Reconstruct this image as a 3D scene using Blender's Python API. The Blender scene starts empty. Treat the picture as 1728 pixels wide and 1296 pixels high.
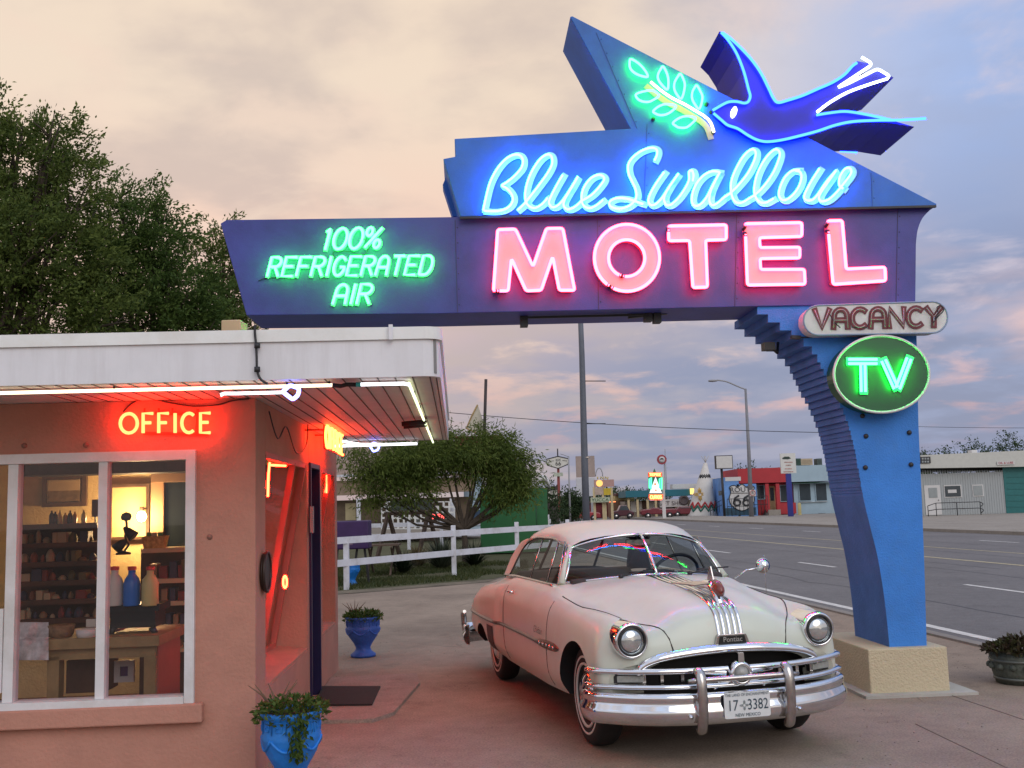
import bpy, bmesh, math, random
from mathutils import Vector, Matrix, noise
rad = math.radians
V3 = Vector
SC = bpy.context.scene
COL = SC.collection

# ------------------------------------------------------------------ camera
CAM_H, FPX, ROLL, PITCH = 1.74, 1720.0, rad(1.75), rad(6.8439)
cd = bpy.data.cameras.new("camera"); cam = bpy.data.objects.new("camera", cd); COL.objects.link(cam)
cd.sensor_width = 36.0; cd.lens = 36.0 * FPX / 1728.0; cd.clip_end = 6000; cd.clip_start = 0.05
_up = V3((0, -math.sin(PITCH), math.cos(PITCH))); _fw = V3((0, math.cos(PITCH), math.sin(PITCH)))
_r2 = V3((1, 0, 0)) * math.cos(ROLL) - _up * math.sin(ROLL)
_u2 = V3((1, 0, 0)) * math.sin(ROLL) + _up * math.cos(ROLL)
cam.matrix_world = Matrix(((_r2.x, _u2.x, -_fw.x, 0), (_r2.y, _u2.y, -_fw.y, 0), (_r2.z, _u2.z, -_fw.z, CAM_H), (0, 0, 0, 1)))
SC.camera = cam

# ------------------------------------------------------------------ view, world, sun
SC.view_settings.view_transform = 'Standard'; SC.view_settings.look = 'None'
SC.view_settings.exposure = 0.0; SC.view_settings.gamma = 1.0
SC.render.engine = 'CYCLES'
cy = SC.cycles
cy.use_denoising = True
try: cy.denoiser = 'OPENIMAGEDENOISE'
except Exception: pass
cy.max_bounces = 6; cy.transparent_max_bounces = 12; cy.sample_clamp_indirect = 6.0; cy.caustics_reflective = False; cy.caustics_refractive = False

def new_world():
    w = bpy.data.worlds.new("World"); SC.world = w; w.use_nodes = True
    nt = w.node_tree; N = nt.nodes; L = nt.links
    for n in list(N): N.remove(n)
    out = N.new('ShaderNodeOutputWorld'); bg = N.new('ShaderNodeBackground')
    tc = N.new('ShaderNodeTexCoord'); sep = N.new('ShaderNodeSeparateXYZ'); L.new(tc.outputs['Generated'], sep.inputs[0])
    def math_(op, a, b=None, clamp=False):
        m = N.new('ShaderNodeMath'); m.operation = op; m.use_clamp = clamp
        for i, q in enumerate((a, b)):
            if q is None: continue
            if isinstance(q, (int, float)): m.inputs[i].default_value = q
            else: L.new(q, m.inputs[i])
        return m.outputs[0]
    def ramp(v, a, b):
        m = N.new('ShaderNodeMapRange'); m.interpolation_type = 'SMOOTHSTEP'
        L.new(v, m.inputs['Value']); m.inputs['From Min'].default_value = a; m.inputs['From Max'].default_value = b
        return m.outputs[0]
    def mix(f, a, b):
        m = N.new('ShaderNodeMix'); m.data_type = 'RGBA'
        if isinstance(f, (int, float)): m.inputs[0].default_value = f
        else: L.new(f, m.inputs[0])
        for i, q in ((6, a), (7, b)):
            if isinstance(q, tuple): m.inputs[i].default_value = (*q, 1)
            else: L.new(q, m.inputs[i])
        return m.outputs[2]
    X, Y, Z = sep.outputs[0], sep.outputs[1], sep.outputs[2]
    # clear dusk air: cream and peach on the left, blue to the right and behind
    hi = mix(ramp(X, 0.06, 0.44), mix(ramp(Z, 0.40, 0.22), (0.87, 0.70, 0.54), (0.91, 0.61, 0.47)), (0.37, 0.49, 0.79))
    hi = mix(ramp(Y, 0.55, -0.25), hi, (0.66, 0.76, 0.98))
    hi = mix(ramp(Z, 0.48, 0.9), hi, (0.62, 0.74, 1.0))
    lo = mix(ramp(X, -0.35, 0.15), (0.62, 0.43, 0.37), (0.26, 0.285, 0.42)); lo = mix(ramp(Y, 0.55, -0.25), lo, (0.52, 0.48, 0.47))
    sky = mix(ramp(math_('ADD', Z, math_('MULTIPLY', X, -0.15)), 0.07, 0.33), lo, hi)
    ns = N.new('ShaderNodeTexSky'); ns.sky_type = 'NISHITA'; ns.sun_disc = False
    ns.sun_elevation = rad(20); ns.sun_rotation = rad(150); ns.dust_density = 2.0
    nsm = N.new('ShaderNodeMix'); nsm.data_type = 'RGBA'; nsm.blend_type = 'ADD'; nsm.inputs[0].default_value = 0.012
    L.new(sky, nsm.inputs[6]); L.new(ns.outputs[0], nsm.inputs[7]); sky = nsm.outputs[2]
    # cloud sheet: project the direction on a plane overhead
    zz = math_('ADD', math_('ABSOLUTE', Z), 0.16)
    comb = N.new('ShaderNodeCombineXYZ'); L.new(math_('DIVIDE', X, zz), comb.inputs[0]); L.new(math_('DIVIDE', Y, zz), comb.inputs[1])
    def fbm(scale, detail, rough, off, dist=0.0):
        mp = N.new('ShaderNodeMapping'); mp.inputs['Location'].default_value = off; L.new(comb.outputs[0], mp.inputs[0])
        n = N.new('ShaderNodeTexNoise'); n.inputs['Scale'].default_value = scale; n.inputs['Detail'].default_value = detail
        n.inputs['Roughness'].default_value = rough; n.inputs['Distortion'].default_value = dist
        L.new(mp.outputs[0], n.inputs[0]); return n.outputs[0]
    n1 = fbm(2.1, 7, 0.52, (3.1, 0.7, 0), 0.15); n2 = fbm(3.2, 6, 0.55, (7.7, 2.2, 0), 0.3); n3 = fbm(0.9, 5, 0.5, (1.3, 5.2, 0), 0.2)
    shade = math_('MULTIPLY', ramp(n1, 0.43, 0.64), 0.62)
    c_dark = mix(ramp(X, 0.0, 0.42), (0.57, 0.475, 0.445), (0.38, 0.44, 0.63))
    sky = mix(shade, sky, c_dark)
    lite = math_('MULTIPLY', ramp(n2, 0.50, 0.70), 0.8)
    c_lite = mix(ramp(Z, 0.04, 0.20), (0.70, 0.42, 0.40), mix(ramp(X, 0.05, 0.45), (0.90, 0.71, 0.58), (0.66, 0.60, 0.70)))
    sky = mix(math_('MULTIPLY', lite, ramp(Z, 0.03, 0.10)), sky, c_lite)
    band = math_('MULTIPLY', ramp(n3, 0.50, 0.66), math_('MULTIPLY', ramp(Z, 0.06, 0.13), ramp(Z, 0.27, 0.17)))
    sky = mix(math_('MULTIPLY', band, 0.85), sky, mix(ramp(X, -0.1, 0.35), (0.78, 0.55, 0.47), (0.82, 0.57, 0.53)))
    L.new(sky, bg.inputs[0]); bg.inputs[1].default_value = 1.0
    L.new(bg.outputs[0], out.inputs[0])
new_world()
sd = bpy.data.lights.new("sun", 'SUN'); sd.energy = 1.0; sd.angle = rad(45); sd.color = (1.0, 0.93, 0.86)
sun = bpy.data.objects.new("sun", sd); COL.objects.link(sun)
sun.rotation_euler = (rad(58), 0, rad(25))

# ------------------------------------------------------------------ pixel helpers (authoring)
def ray(px, py):
    U, Vv = px - 864, py - 648; c, s = math.cos(ROLL), math.sin(ROLL)
    u = U * c - Vv * s; v = U * s + Vv * c
    x, z = u / FPX, -v / FPX; c, s = math.cos(PITCH), math.sin(PITCH)
    return V3((x, c - z * s, s + z * c))
ORI = V3((0, 0, CAM_H))
def G(px, py, z=0.0):
    d = ray(px, py); return ORI + d * ((z - CAM_H) / d.z)
def W(px, py, Y):
    d = ray(px, py); return ORI + d * (Y / d.y)
class Plane:
    def __init__(s, O, N):
        s.O = V3(O); s.N = V3(N).normalized(); s.U = V3((0, 0, 1)); s.R = s.U.cross(s.N).normalized()
        if s.R.x < 0 and abs(s.R.x) > .5: s.R = -s.R
    def at(s, px, py, off=0.0):
        d = ray(px, py); o = s.O + s.N * off
        return ORI + d * ((o - ORI).dot(s.N) / d.dot(s.N))

# ------------------------------------------------------------------ materials
MATS = {}
def M(name, col, rough=0.6, metal=0.0, var=0.12, vscale=3.0, bump=0.0, bscale=60.0, spec=0.5, coat=0.0, dirt=None, dscale=1.2, trans=0.0, streak=None):
    if name in MATS: return MATS[name]
    m = bpy.data.materials.new(name); m.use_nodes = True; nt = m.node_tree; N = nt.nodes; L = nt.links
    b = N['Principled BSDF']; b.inputs['Roughness'].default_value = rough; b.inputs['Metallic'].default_value = metal
    b.inputs['Specular IOR Level'].default_value = spec; b.inputs['Coat Weight'].default_value = coat; b.inputs['Coat Roughness'].default_value = 0.06
    tc = N.new('ShaderNodeTexCoord')
    if var or dirt:
        n = N.new('ShaderNodeTexNoise'); n.inputs['Scale'].default_value = vscale; n.inputs['Detail'].default_value = 8; n.inputs['Roughness'].default_value = 0.65
        L.new(tc.outputs['Object'], n.inputs[0])
        r = N.new('ShaderNodeMapRange'); r.inputs['From Min'].default_value = 0.3; r.inputs['From Max'].default_value = 0.7
        r.inputs['To Min'].default_value = 1 - var; r.inputs['To Max'].default_value = 1 + var
        L.new(n.outputs[0], r.inputs[0])
        mx = N.new('ShaderNodeMix'); mx.data_type = 'RGBA'; mx.blend_type = 'MULTIPLY'; mx.inputs[0].default_value = 1
        mx.inputs[6].default_value = (*col, 1); L.new(r.outputs[0], mx.inputs[7]); src = mx.outputs[2]
        if dirt:
            d = N.new('ShaderNodeTexNoise'); d.inputs['Scale'].default_value = dscale; d.inputs['Detail'].default_value = 10; d.inputs['Roughness'].default_value = 0.7
            (lambda mp: (mp.inputs['Scale'].__setattr__('default_value', streak), L.new(tc.outputs['Object'], mp.inputs[0]), L.new(mp.outputs[0], d.inputs[0])))(N.new('ShaderNodeMapping')) if streak else L.new(tc.outputs['Object'], d.inputs[0])
            r2 = N.new('ShaderNodeMapRange'); r2.inputs['From Min'].default_value = 0.48; r2.inputs['From Max'].default_value = 0.75; L.new(d.outputs[0], r2.inputs[0])
            m2 = N.new('ShaderNodeMix'); m2.data_type = 'RGBA'; L.new(r2.outputs[0], m2.inputs[0]); L.new(src, m2.inputs[6]); m2.inputs[7].default_value = (*dirt, 1); src = m2.outputs[2]
        L.new(src, b.inputs['Base Color'])
    else: b.inputs['Base Color'].default_value = (*col, 1)
    if bump:
        n = N.new('ShaderNodeTexNoise'); n.inputs['Scale'].default_value = bscale; n.inputs['Detail'].default_value = 6; L.new(tc.outputs['Object'], n.inputs[0])
        bp = N.new('ShaderNodeBump'); bp.inputs['Strength'].default_value = bump; bp.inputs['Distance'].default_value = 0.02
        L.new(n.outputs[0], bp.inputs['Height']); L.new(bp.outputs[0], b.inputs['Normal'])
    if trans:
        b.inputs['Transmission Weight'].default_value = trans
    MATS[name] = m; return m
def EM(name, rgb):
    if name in MATS: return MATS[name]
    m = bpy.data.materials.new(name); m.use_nodes = True; nt = m.node_tree
    for n in list(nt.nodes): nt.nodes.remove(n)
    o = nt.nodes.new('ShaderNodeOutputMaterial'); e = nt.nodes.new('ShaderNodeEmission'); s = max(rgb)
    e.inputs[0].default_value = (*[c / s for c in rgb], 1); e.inputs[1].default_value = s; nt.links.new(e.outputs[0], o.inputs[0])
    MATS[name] = m; return m
def GLASS(name, tint=(1, 1, 1), refl=1.0):
    if name in MATS: return MATS[name]
    m = bpy.data.materials.new(name); m.use_nodes = True; nt = m.node_tree; N = nt.nodes; L = nt.links
    for n in list(N): N.remove(n)
    o = N.new('ShaderNodeOutputMaterial'); t = N.new('ShaderNodeBsdfTransparent'); t.inputs[0].default_value = (*tint, 1)
    g = N.new('ShaderNodeBsdfGlossy'); g.inputs['Roughness'].default_value = 0.01; g.inputs[0].default_value = (1, 1, 1, 1)
    lw = N.new('ShaderNodeFresnel'); lw.inputs[0].default_value = 1.5
    geo = N.new('ShaderNodeNewGeometry')
    inv = N.new('ShaderNodeMath'); inv.operation = 'MULTIPLY'; inv.inputs[1].default_value = refl; L.new(lw.outputs[0], inv.inputs[0])
    mp = N.new('ShaderNodeMix'); mp.data_type = 'FLOAT'; L.new(geo.outputs['Backfacing'], mp.inputs[0]); L.new(inv.outputs[0], mp.inputs[2]); mp.inputs[3].default_value = 0.06
    mx = N.new('ShaderNodeMixShader'); L.new(mp.outputs[0], mx.inputs[0]); L.new(t.outputs[0], mx.inputs[1]); L.new(g.outputs[0], mx.inputs[2]); L.new(mx.outputs[0], o.inputs[0])
    MATS[name] = m; return m

# ------------------------------------------------------------------ objects
ORG = {}
def tag(o, label=None, cat=None, group=None, kind=None):
    if label: o['label'] = label
    if cat: o['category'] = cat
    if group: o['group'] = group
    if kind: o['kind'] = kind
    return o
def thing(name, label, cat, loc=(0, 0, 0), rotz=0.0, group=None):
    o = bpy.data.objects.new(name, None); COL.objects.link(o); o.location = loc; o.rotation_euler = (0, 0, rotz); o.empty_display_size = 0.2
    ORG[o.name] = V3(loc) if rotz == 0 else V3((0, 0, 0))
    return tag(o, label, cat, group)
def root_of(o):
    while o.parent: o = o.parent
    return o
def link_mesh(name, me, parent=None):
    o = bpy.data.objects.new(name, me); COL.objects.link(o)
    if parent: o.parent = parent
    return o

class MB:
    def __init__(s): s.v = []; s.f = []; s.m = []; s.sm = []
    def add(s, vs, fs, mi=0, smooth=False):
        b = len(s.v); s.v += [V3(p) for p in vs]
        for f in fs: s.f.append([b + i for i in f]); s.m.append(mi); s.sm.append(smooth)
        return s
    def box(s, x0, x1, y0, y1, z0, z1, mi=0):
        return s.add([(x0, y0, z0), (x1, y0, z0), (x1, y1, z0), (x0, y1, z0), (x0, y0, z1), (x1, y0, z1), (x1, y1, z1), (x0, y1, z1)],
                     [(0, 3, 2, 1), (4, 5, 6, 7), (0, 1, 5, 4), (1, 2, 6, 5), (2, 3, 7, 6), (3, 0, 4, 7)], mi)
    def obox(s, c, ax, hs, mi=0):
        c = V3(c); a, b, d = [V3(q).normalized() * h for q, h in zip(ax, hs)]
        P = [c + a * i + b * j + d * k for k in (-1, 1) for j in (-1, 1) for i in (-1, 1)]
        return s.add(P, [(0, 2, 3, 1), (4, 5, 7, 6), (0, 1, 5, 4), (1, 3, 7, 5), (3, 2, 6, 7), (2, 0, 4, 6)], mi)
    def bar(s, p0, p1, w, h, up=(0, 0, 1), mi=0):
        p0, p1 = V3(p0), V3(p1); d = p1 - p0; up = V3(up); sd_ = d.cross(up)
        if sd_.length < 1e-6: sd_ = d.cross(V3((1, 0, 0)))
        up2 = sd_.cross(d)
        return s.obox((p0 + p1) / 2, (d, sd_, up2), (d.length / 2, w / 2, h / 2), mi)
    def prism(s, pts, dv, mi=0, mside=None):
        n = len(pts); P = [V3(p) for p in pts]; dv = V3(dv); Q = [p + dv for p in P]
        s.add(P + Q, [tuple(range(n))], mi); b = len(s.v) - 2 * n
        s.f.append([b + n + i for i in reversed(range(n))]); s.m.append(mi); s.sm.append(False)
        for i in range(n):
            j = (i + 1) % n; s.f.append([b + i, b + j, b + n + j, b + n + i]); s.m.append(mi if mside is None else mside); s.sm.append(False)
        return s
    def frame(s, quad, w, dv, mi=0):
        P = [V3(p) for p in quad]; c = sum(P, V3()) / 4
        e0 = (P[1] - P[0]).normalized() * w; e1 = (P[3] - P[0]).normalized() * w
        I = [P[0] + e0 + e1, P[1] - e0 + e1, P[2] - e0 - e1, P[3] + e0 - e1]; dv = V3(dv)
        vs = P + I + [p + dv for p in P] + [p + dv for p in I]; fs = []
        for i in range(4):
            j = (i + 1) % 4
            fs += [(i, j, 4 + j, 4 + i), (8 + i, 12 + i, 12 + j, 8 + j), (i, 8 + i, 8 + j, j), (4 + i, 4 + j, 12 + j, 12 + i)]
        return s.add(vs, fs, mi)
    def tube(s, pts, r, n=8, closed=False, mi=0, cap=True):
        P = [V3(p) for p in pts]; k = len(P)
        if k < 2: return s
        rr = r if isinstance(r, (list, tuple)) else [r] * k
        T = []
        for i in range(k):
            a = P[(i - 1) % k] if (closed or i > 0) else P[i]; b = P[(i + 1) % k] if (closed or i < k - 1) else P[i]
            t = b - a; T.append(t.normalized() if t.length > 1e-9 else V3((0, 0, 1)))
        u = T[0].orthogonal().normalized(); vs = []
        for i in range(k):
            u = u - T[i] * u.dot(T[i]); u = u.normalized() if u.length > 1e-6 else T[i].orthogonal().normalized()
            w = T[i].cross(u)
            for j in range(n):
                a = 2 * math.pi * j / n; vs.append(P[i] + (u * math.cos(a) + w * math.sin(a)) * rr[i])
        fs = []
        for i in range(k if closed else k - 1):
            i2 = (i + 1) % k
            for j in range(n): fs.append((i * n + j, i * n + (j + 1) % n, i2 * n + (j + 1) % n, i2 * n + j))
        s.add(vs, fs, mi, True)
        if cap and not closed:
            b = len(s.v) - k * n
            s.f += [[b + j for j in reversed(range(n))], [b + (k - 1) * n + j for j in range(n)]]; s.m += [mi, mi]; s.sm += [False, False]
        return s
    def lathe(s, prof, c=(0, 0, 0), n=24, axis='Z', mi=0, smooth=True, ax=None):
        c = V3(c)
        if ax is None: A = {'Z': ((1, 0, 0), (0, 1, 0), (0, 0, 1)), 'Y': ((1, 0, 0), (0, 0, 1), (0, 1, 0)), 'X': ((0, 1, 0), (0, 0, 1), (1, 0, 0))}[axis]
        else: A = ax
        e, f, g = [V3(q) for q in A]; vs = []; fs = []
        for (r, z) in prof:
            for j in range(n):
                a = 2 * math.pi * j / n; vs.append(c + e * (r * math.cos(a)) + f * (r * math.sin(a)) + g * z)
        for i in range(len(prof) - 1):
            for j in range(n): fs.append((i * n + j, i * n + (j + 1) % n, (i + 1) * n + (j + 1) % n, (i + 1) * n + j))
        return s.add(vs, fs, mi, smooth)
    def grid(s, rows, mi=0, smooth=True, close_u=False):
        a, b = len(rows), len(rows[0]); fs = []
        for i in range(a - 1):
            for j in range(b if close_u else b - 1):
                j2 = (j + 1) % b; fs.append((i * b + j, i * b + j2, (i + 1) * b + j2, (i + 1) * b + j))
        return s.add([p for r in rows for p in r], fs, mi, smooth)
    def ribbon(s, pts, w, nrm, h, mi=0, ends=True):
        """raised flat stroke of width w along pts lying in a plane of normal nrm, thickness h along nrm"""
        P = [V3(p) for p in pts]; N_ = V3(nrm).normalized(); k = len(P); L_, R_ = [], []
        for i in range(k):
            t = (P[min(i + 1, k - 1)] - P[max(i - 1, 0)]); t = t.normalized() if t.length > 1e-9 else V3((1, 0, 0))
            q = N_.cross(t) * (w / 2)
            p = P[i]
            if ends and i == 0: p = p - t * w * 0.35
            if ends and i == k - 1: p = p + t * w * 0.35
            L_.append(p + q); R_.append(p - q)
        up = N_ * h; vs = L_ + R_ + [p + up for p in L_] + [p + up for p in R_]; fs = []
        for i in range(k - 1):
            fs += [(2 * k + i, 2 * k + i + 1, 3 * k + i + 1, 3 * k + i), (i, i + 1, 2 * k + i + 1, 2 * k + i), (k + i, 3 * k + i, 3 * k + i + 1, k + i + 1)]
        fs += [(0, 2 * k, 3 * k, k), (k - 1, 2 * k - 1, 4 * k - 1, 3 * k - 1)]
        return s.add(vs, fs, mi)
    def build(s, name, mats, parent=None, org=None, recalc=True, bevel=0.0):
        if org is None: org = ORG.get(root_of(parent).name, V3()) if parent else V3()
        me = bpy.data.meshes.new(name); me.from_pydata([p - org for p in s.v], [], s.f)
        mats = mats if isinstance(mats, (list, tuple)) else [mats]
        for m in mats: me.materials.append(m)
        me.polygons.foreach_set('material_index', s.m); me.polygons.foreach_set('use_smooth', s.sm)
        if recalc:
            bm = bmesh.new(); bm.from_mesh(me)
            bmesh.ops.recalc_face_normals(bm, faces=bm.faces)
            bm.to_mesh(me); bm.free()
        me.update()
        o = link_mesh(name, me, parent)
        if bevel:
            md = o.modifiers.new('bevel', 'BEVEL'); md.width = bevel; md.segments = 2; md.limit_method = 'ANGLE'; md.angle_limit = rad(40)
        return o
    def solo(s, name, label, cat, mats, group=None, kind=None, bevel=0.0, recalc=True):
        lo = V3((min(p.x for p in s.v), min(p.y for p in s.v), min(p.z for p in s.v))); hi = V3((max(p.x for p in s.v), max(p.y for p in s.v), max(p.z for p in s.v)))
        org = V3(((lo.x + hi.x) / 2, (lo.y + hi.y) / 2, lo.z))
        o = s.build(name, mats, None, org, recalc, bevel); o.location = org; ORG[o.name] = org
        return tag(o, label, cat, group, kind)

def spline(pts, k=6, closed=False):
    P = [V3(p) if len(p) == 3 else V3((p[0], p[1], 0)) for p in pts]; n = len(P); out = []
    for i in range(n if closed else n - 1):
        g = (lambda q: P[q % n]) if closed else (lambda q: P[max(0, min(n - 1, q))])
        p0, p1, p2, p3 = g(i - 1), g(i), g(i + 1), g(i + 2)
        for t in range(k):
            t /= k
            out.append(0.5 * ((2 * p1) + (-p0 + p2) * t + (2 * p0 - 5 * p1 + 4 * p2 - p3) * t * t + (-p0 + 3 * p1 - 3 * p2 + p3) * t ** 3))
    if not closed: out.append(P[-1])
    return out
def rounded(pts, r, k=4, closed=True):
    """round the corners of a polyline"""
    P = [V3(p) if len(p) == 3 else V3((p[0], p[1], 0)) for p in pts]; n = len(P); out = []
    for i in range(n):
        if not closed and i in (0, n - 1): out.append(P[i]); continue
        a, b, c = P[i - 1], P[i], P[(i + 1) % n]
        d1 = min(r, (a - b).length * .45); d2 = min(r, (c - b).length * .45)
        s0 = b + (a - b).normalized() * d1; s1 = b + (c - b).normalized() * d2
        for q in range(k + 1):
            t = q / k; out.append(s0 * (1 - t) ** 2 + b * 2 * t * (1 - t) + s1 * t * t)
    return out
def ell(cx, cy_, rx, ry, n=32, a0=0, a1=2 * math.pi, rot=0):
    o = []
    for i in range(n):
        a = a0 + (a1 - a0) * i / (n if abs(a1 - a0 - 2 * math.pi) < 1e-6 else n - 1)
        x, y = rx * math.cos(a), ry * math.sin(a)
        o.append((cx + x * math.cos(rot) - y * math.sin(rot), cy_ + x * math.sin(rot) + y * math.cos(rot)))
    return o

# single-stroke letters, unit box, y up
def _arc(cx, cy_, rx, ry, a0, a1, n=8): return [(cx + rx * math.cos(rad(a0 + (a1 - a0) * i / n)), cy_ + ry * math.sin(rad(a0 + (a1 - a0) * i / n))) for i in range(n + 1)]
GLY = {
 'A': [[(0, 0), (.05, .62)] + _arc(.5, .65, .45, .35, 180, 0)[1:] + [(1, 0)], [(.03, .42), (.97, .42)]],
 'B': [[(0, 0), (0, 1), (.55, 1)] + _arc(.55, .77, .38, .23, 90, -90)[1:] + [(0, .54)], [(.55, .54)] + _arc(.55, .27, .42, .27, 90, -90)[1:] + [(0, 0)]],
 'C': [_arc(.55, .5, .55, .5, 50, 310, 14)],
 'D': [[(0, 0), (0, 1), (.5, 1)] + _arc(.5, .5, .5, .5, 90, -90, 10)[1:] + [(0, 0)]],
 'E': [[(1, 1), (0, 1), (0, 0), (1, 0)], [(0, .52), (.8, .52)]],
 'F': [[(1, 1), (0, 1), (0, 0)], [(0, .52), (.8, .52)]],
 'G': [_arc(.52, .5, .52, .5, 40, 340, 14) + [(1, .45), (.6, .45)]],
 'H': [[(0, 0), (0, 1)], [(1, 0), (1, 1)], [(0, .5), (1, .5)]],
 'I': [[(.5, 0), (.5, 1)]],
 'K': [[(0, 0), (0, 1)], [(1, 1), (0, .45), (1, 0)]],
 'L': [[(0, 1), (0, 0), (1, 0)]],
 'N': [[(0, 0), (0, 1), (1, 0), (1, 1)]],
 'O': [_arc(.5, .5, .5, .5, 90, 450, 20)],
 'P': [[(0, 0), (0, 1), (.55, 1)] + _arc(.55, .75, .43, .25, 90, -90)[1:] + [(0, .5)]],
 'R': [[(0, 0), (0, 1), (.55, 1)] + _arc(.55, .75, .43, .25, 90, -90)[1:] + [(0, .5)], [(.5, .5), (1, 0)]],
 'S': [_arc(.5, .75, .45, .25, 30, 270, 8) + _arc(.5, .25, .47, .25, 90, -150, 8)[1:]],
 'T': [[(0, 1), (1, 1)], [(.5, 1), (.5, 0)]],
 'U': [[(0, 1), (0, .35)] + _arc(.5, .35, .5, .35, 180, 360)[1:] + [(1, 1)]],
 'V': [[(0, 1), (.5, 0), (1, 1)]],
 'Y': [[(0, 1), (.5, .5), (1, 1)], [(.5, .5), (.5, 0)]],
 '0': [_arc(.5, .5, .5, .5, 90, 450, 20)],
 '1': [[(.1, .85), (.55, 1), (.45, 0)]],
 '6': [_arc(.5, .28, .48, .28, 0, 360, 14), [(.05, .35), (.2, .75), (.75, 1)]],
 '%': [_arc(.2, .8, .2, .2, 0, 360, 12), _arc(.85, .2, .2, .2, 0, 360, 12), [(.98, .95), (.1, .05)]],
}
def strokes(text, TL, TR, BL, gap=0.35, slant=0.0, widths=None):
    """polylines in picture pixels for a word filling the parallelogram"""
    ws = [1.0 if not widths else widths.get(ch, 1.0) for ch in text]
    tot = sum(ws) + gap * (len(text) - 1); x = 0; out = []
    for ch, w in zip(text, ws):
        if ch != ' ':
            for pl in GLY[ch]:
                o = []
                for (a, b) in pl:
                    u = (x + a * w) / tot; vv = 1 - b
                    sx = slant * (b - .5)
                    o.append((TL[0] + u * (TR[0] - TL[0]) + vv * (BL[0] - TL[0]) + sx, TL[1] + u * (TR[1] - TL[1]) + vv * (BL[1] - TL[1])))
                out.append((ch, o))
        x += w + gap
    return out
_deps = None
def text_mb(mb, s, O, R, U, size, align='CENTER', ext=0.002, mi=0, squeeze=1.0):
    cu = bpy.data.curves.new('t', 'FONT'); cu.body = s; cu.size = 1.0; cu.align_x = align; cu.align_y = 'CENTER'; cu.resolution_u = 3
    ob = bpy.data.objects.new('t', cu); COL.objects.link(ob)
    dg = bpy.context.evaluated_depsgraph_get(); dg.update(); me = bpy.data.meshes.new_from_object(ob.evaluated_get(dg))
    O, R, U = V3(O), V3(R).normalized(), V3(U).normalized(); Nn = R.cross(U)
    vs = [O + R * (v.co.x * size * squeeze) + U * (v.co.y * size) + Nn * ext for v in me.vertices]
    mb.add(vs, [tuple(p.vertices) for p in me.polygons], mi)
    bpy.data.objects.remove(ob); bpy.data.curves.remove(cu); bpy.data.meshes.remove(me)
    return mb
def copy_tree(o, parent=None):
    c = o.copy(); COL.objects.link(c)
    if parent: c.parent = parent
    for ch in list(o.children): copy_tree(ch, c)
    return c
RND = random.Random(7)
# ================================================================== the big neon sign
SP = Plane((3.74, 9.28, 0), (0.05, -1, 0)); SD = -SP.N; TH = 0.68
M_NAVY = M('navy_sign_paint', (0.046, 0.054, 0.275), 0.5, var=0.25, vscale=2.5, bump=0.08, bscale=90, dirt=(0.055, 0.065, 0.24), dscale=1.0)
M_BLUE = M('blue_sign_paint', (0.022, 0.15, 0.52), 0.5, var=0.2, vscale=2.2, bump=0.08, bscale=90, dirt=(0.05, 0.18, 0.48), dscale=.9)
M_LBLUE = M('light_blue_stucco', (0.045, 0.225, 0.67), 0.75, var=0.16, vscale=2.0, bump=0.35, bscale=70, dirt=(0.07, 0.2, 0.48), dscale=.8)
M_BIRD = M('ultramarine_paint', (0.004, 0.006, 0.30), 0.45, var=0.15, vscale=4)
M_SCRIPT = M('pale_blue_letter_paint', (0.45, 0.72, 0.85), 0.5, var=0.1)
M_PINK = M('pink_letter_paint', (0.80, 0.53, 0.50), 0.5, var=0.06, vscale=5)
M_PINKSIDE = M('rose_letter_side', (0.60, 0.16, 0.26), 0.5, var=0.1)
M_MINT = M('mint_letter_paint', (0.35, 0.75, 0.62), 0.5, var=0.12)
M_CREAMB = M('cream_stucco', (0.58, 0.49, 0.33), 0.85, var=0.1, vscale=3, bump=0.6, bscale=55, dirt=(0.40, 0.33, 0.23), dscale=1.5)
M_DARK = M('dark_metal', (0.02, 0.02, 0.022), 0.5, var=0.2)
M_WHITEP = M('white_sign_enamel', (0.68, 0.68, 0.66), 0.45, var=0.08, dirt=(0.5, 0.48, 0.44), dscale=5)
M_MAROON = M('faded_maroon_letter_paint', (0.17, 0.035, 0.045), 0.6, var=0.35, vscale=9)
M_DGREEN = M('deep_green_enamel', (0.006, 0.075, 0.032), 0.35, var=0.1)
M_DEADTUBE = M('unlit_glass_tube', (0.35, 0.33, 0.32), 0.2, var=0.2, spec=0.6)
E_CYAN = EM('cyan_neon', (0.95, 8.0, 44.0)); E_BLUE = EM('blue_neon', (0.22, 0.95, 30.0)); E_WHITE = EM('white_neon', (4.0, 4.6, 6.0))
E_PINK = EM('pink_neon', (30.0, 0.95, 2.0)); E_GREEN = EM('green_neon', (0.62, 30.0, 2.0)); E_GOLD = EM('gold_neon', (4.2, 3.4, 1.5))
E_TV = EM('bright_green_neon', (0.6, 26.0, 2.2)); E_EYE = EM('eye_lamp', (6, 6, 6.5))

SG = thing('motel_sign', 'huge blue and navy motel sign arch on a stepped column, topped by a neon swallow', 'neon sign', G(1540, 1171))
def sp(px, py, off=0.0): return SP.at(px, py, off)
def spl(pts, off=0.0): return [SP.at(p[0], p[1], off) for p in pts]
def slab(name, pts, off, depth, mat, parent=SG, bevel=0.0):
    mb = MB(); mb.prism(spl(pts, off), SD * depth); return mb.build(name, mat, parent, bevel=bevel)

# beam cabinet carrying MOTEL
beam_pts = [(372, 377), (382, 371), (770, 366), (1581, 347)] + [tuple(p[:2]) for p in spline([(1570, 354), (1557, 368), (1549, 388), (1546, 412)], 4)] + [(1545, 512), (1277, 517), (740, 529), (416, 532)]
beam = slab('beam_cabinet', beam_pts, 0, TH, M_NAVY, bevel=0.006)
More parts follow.
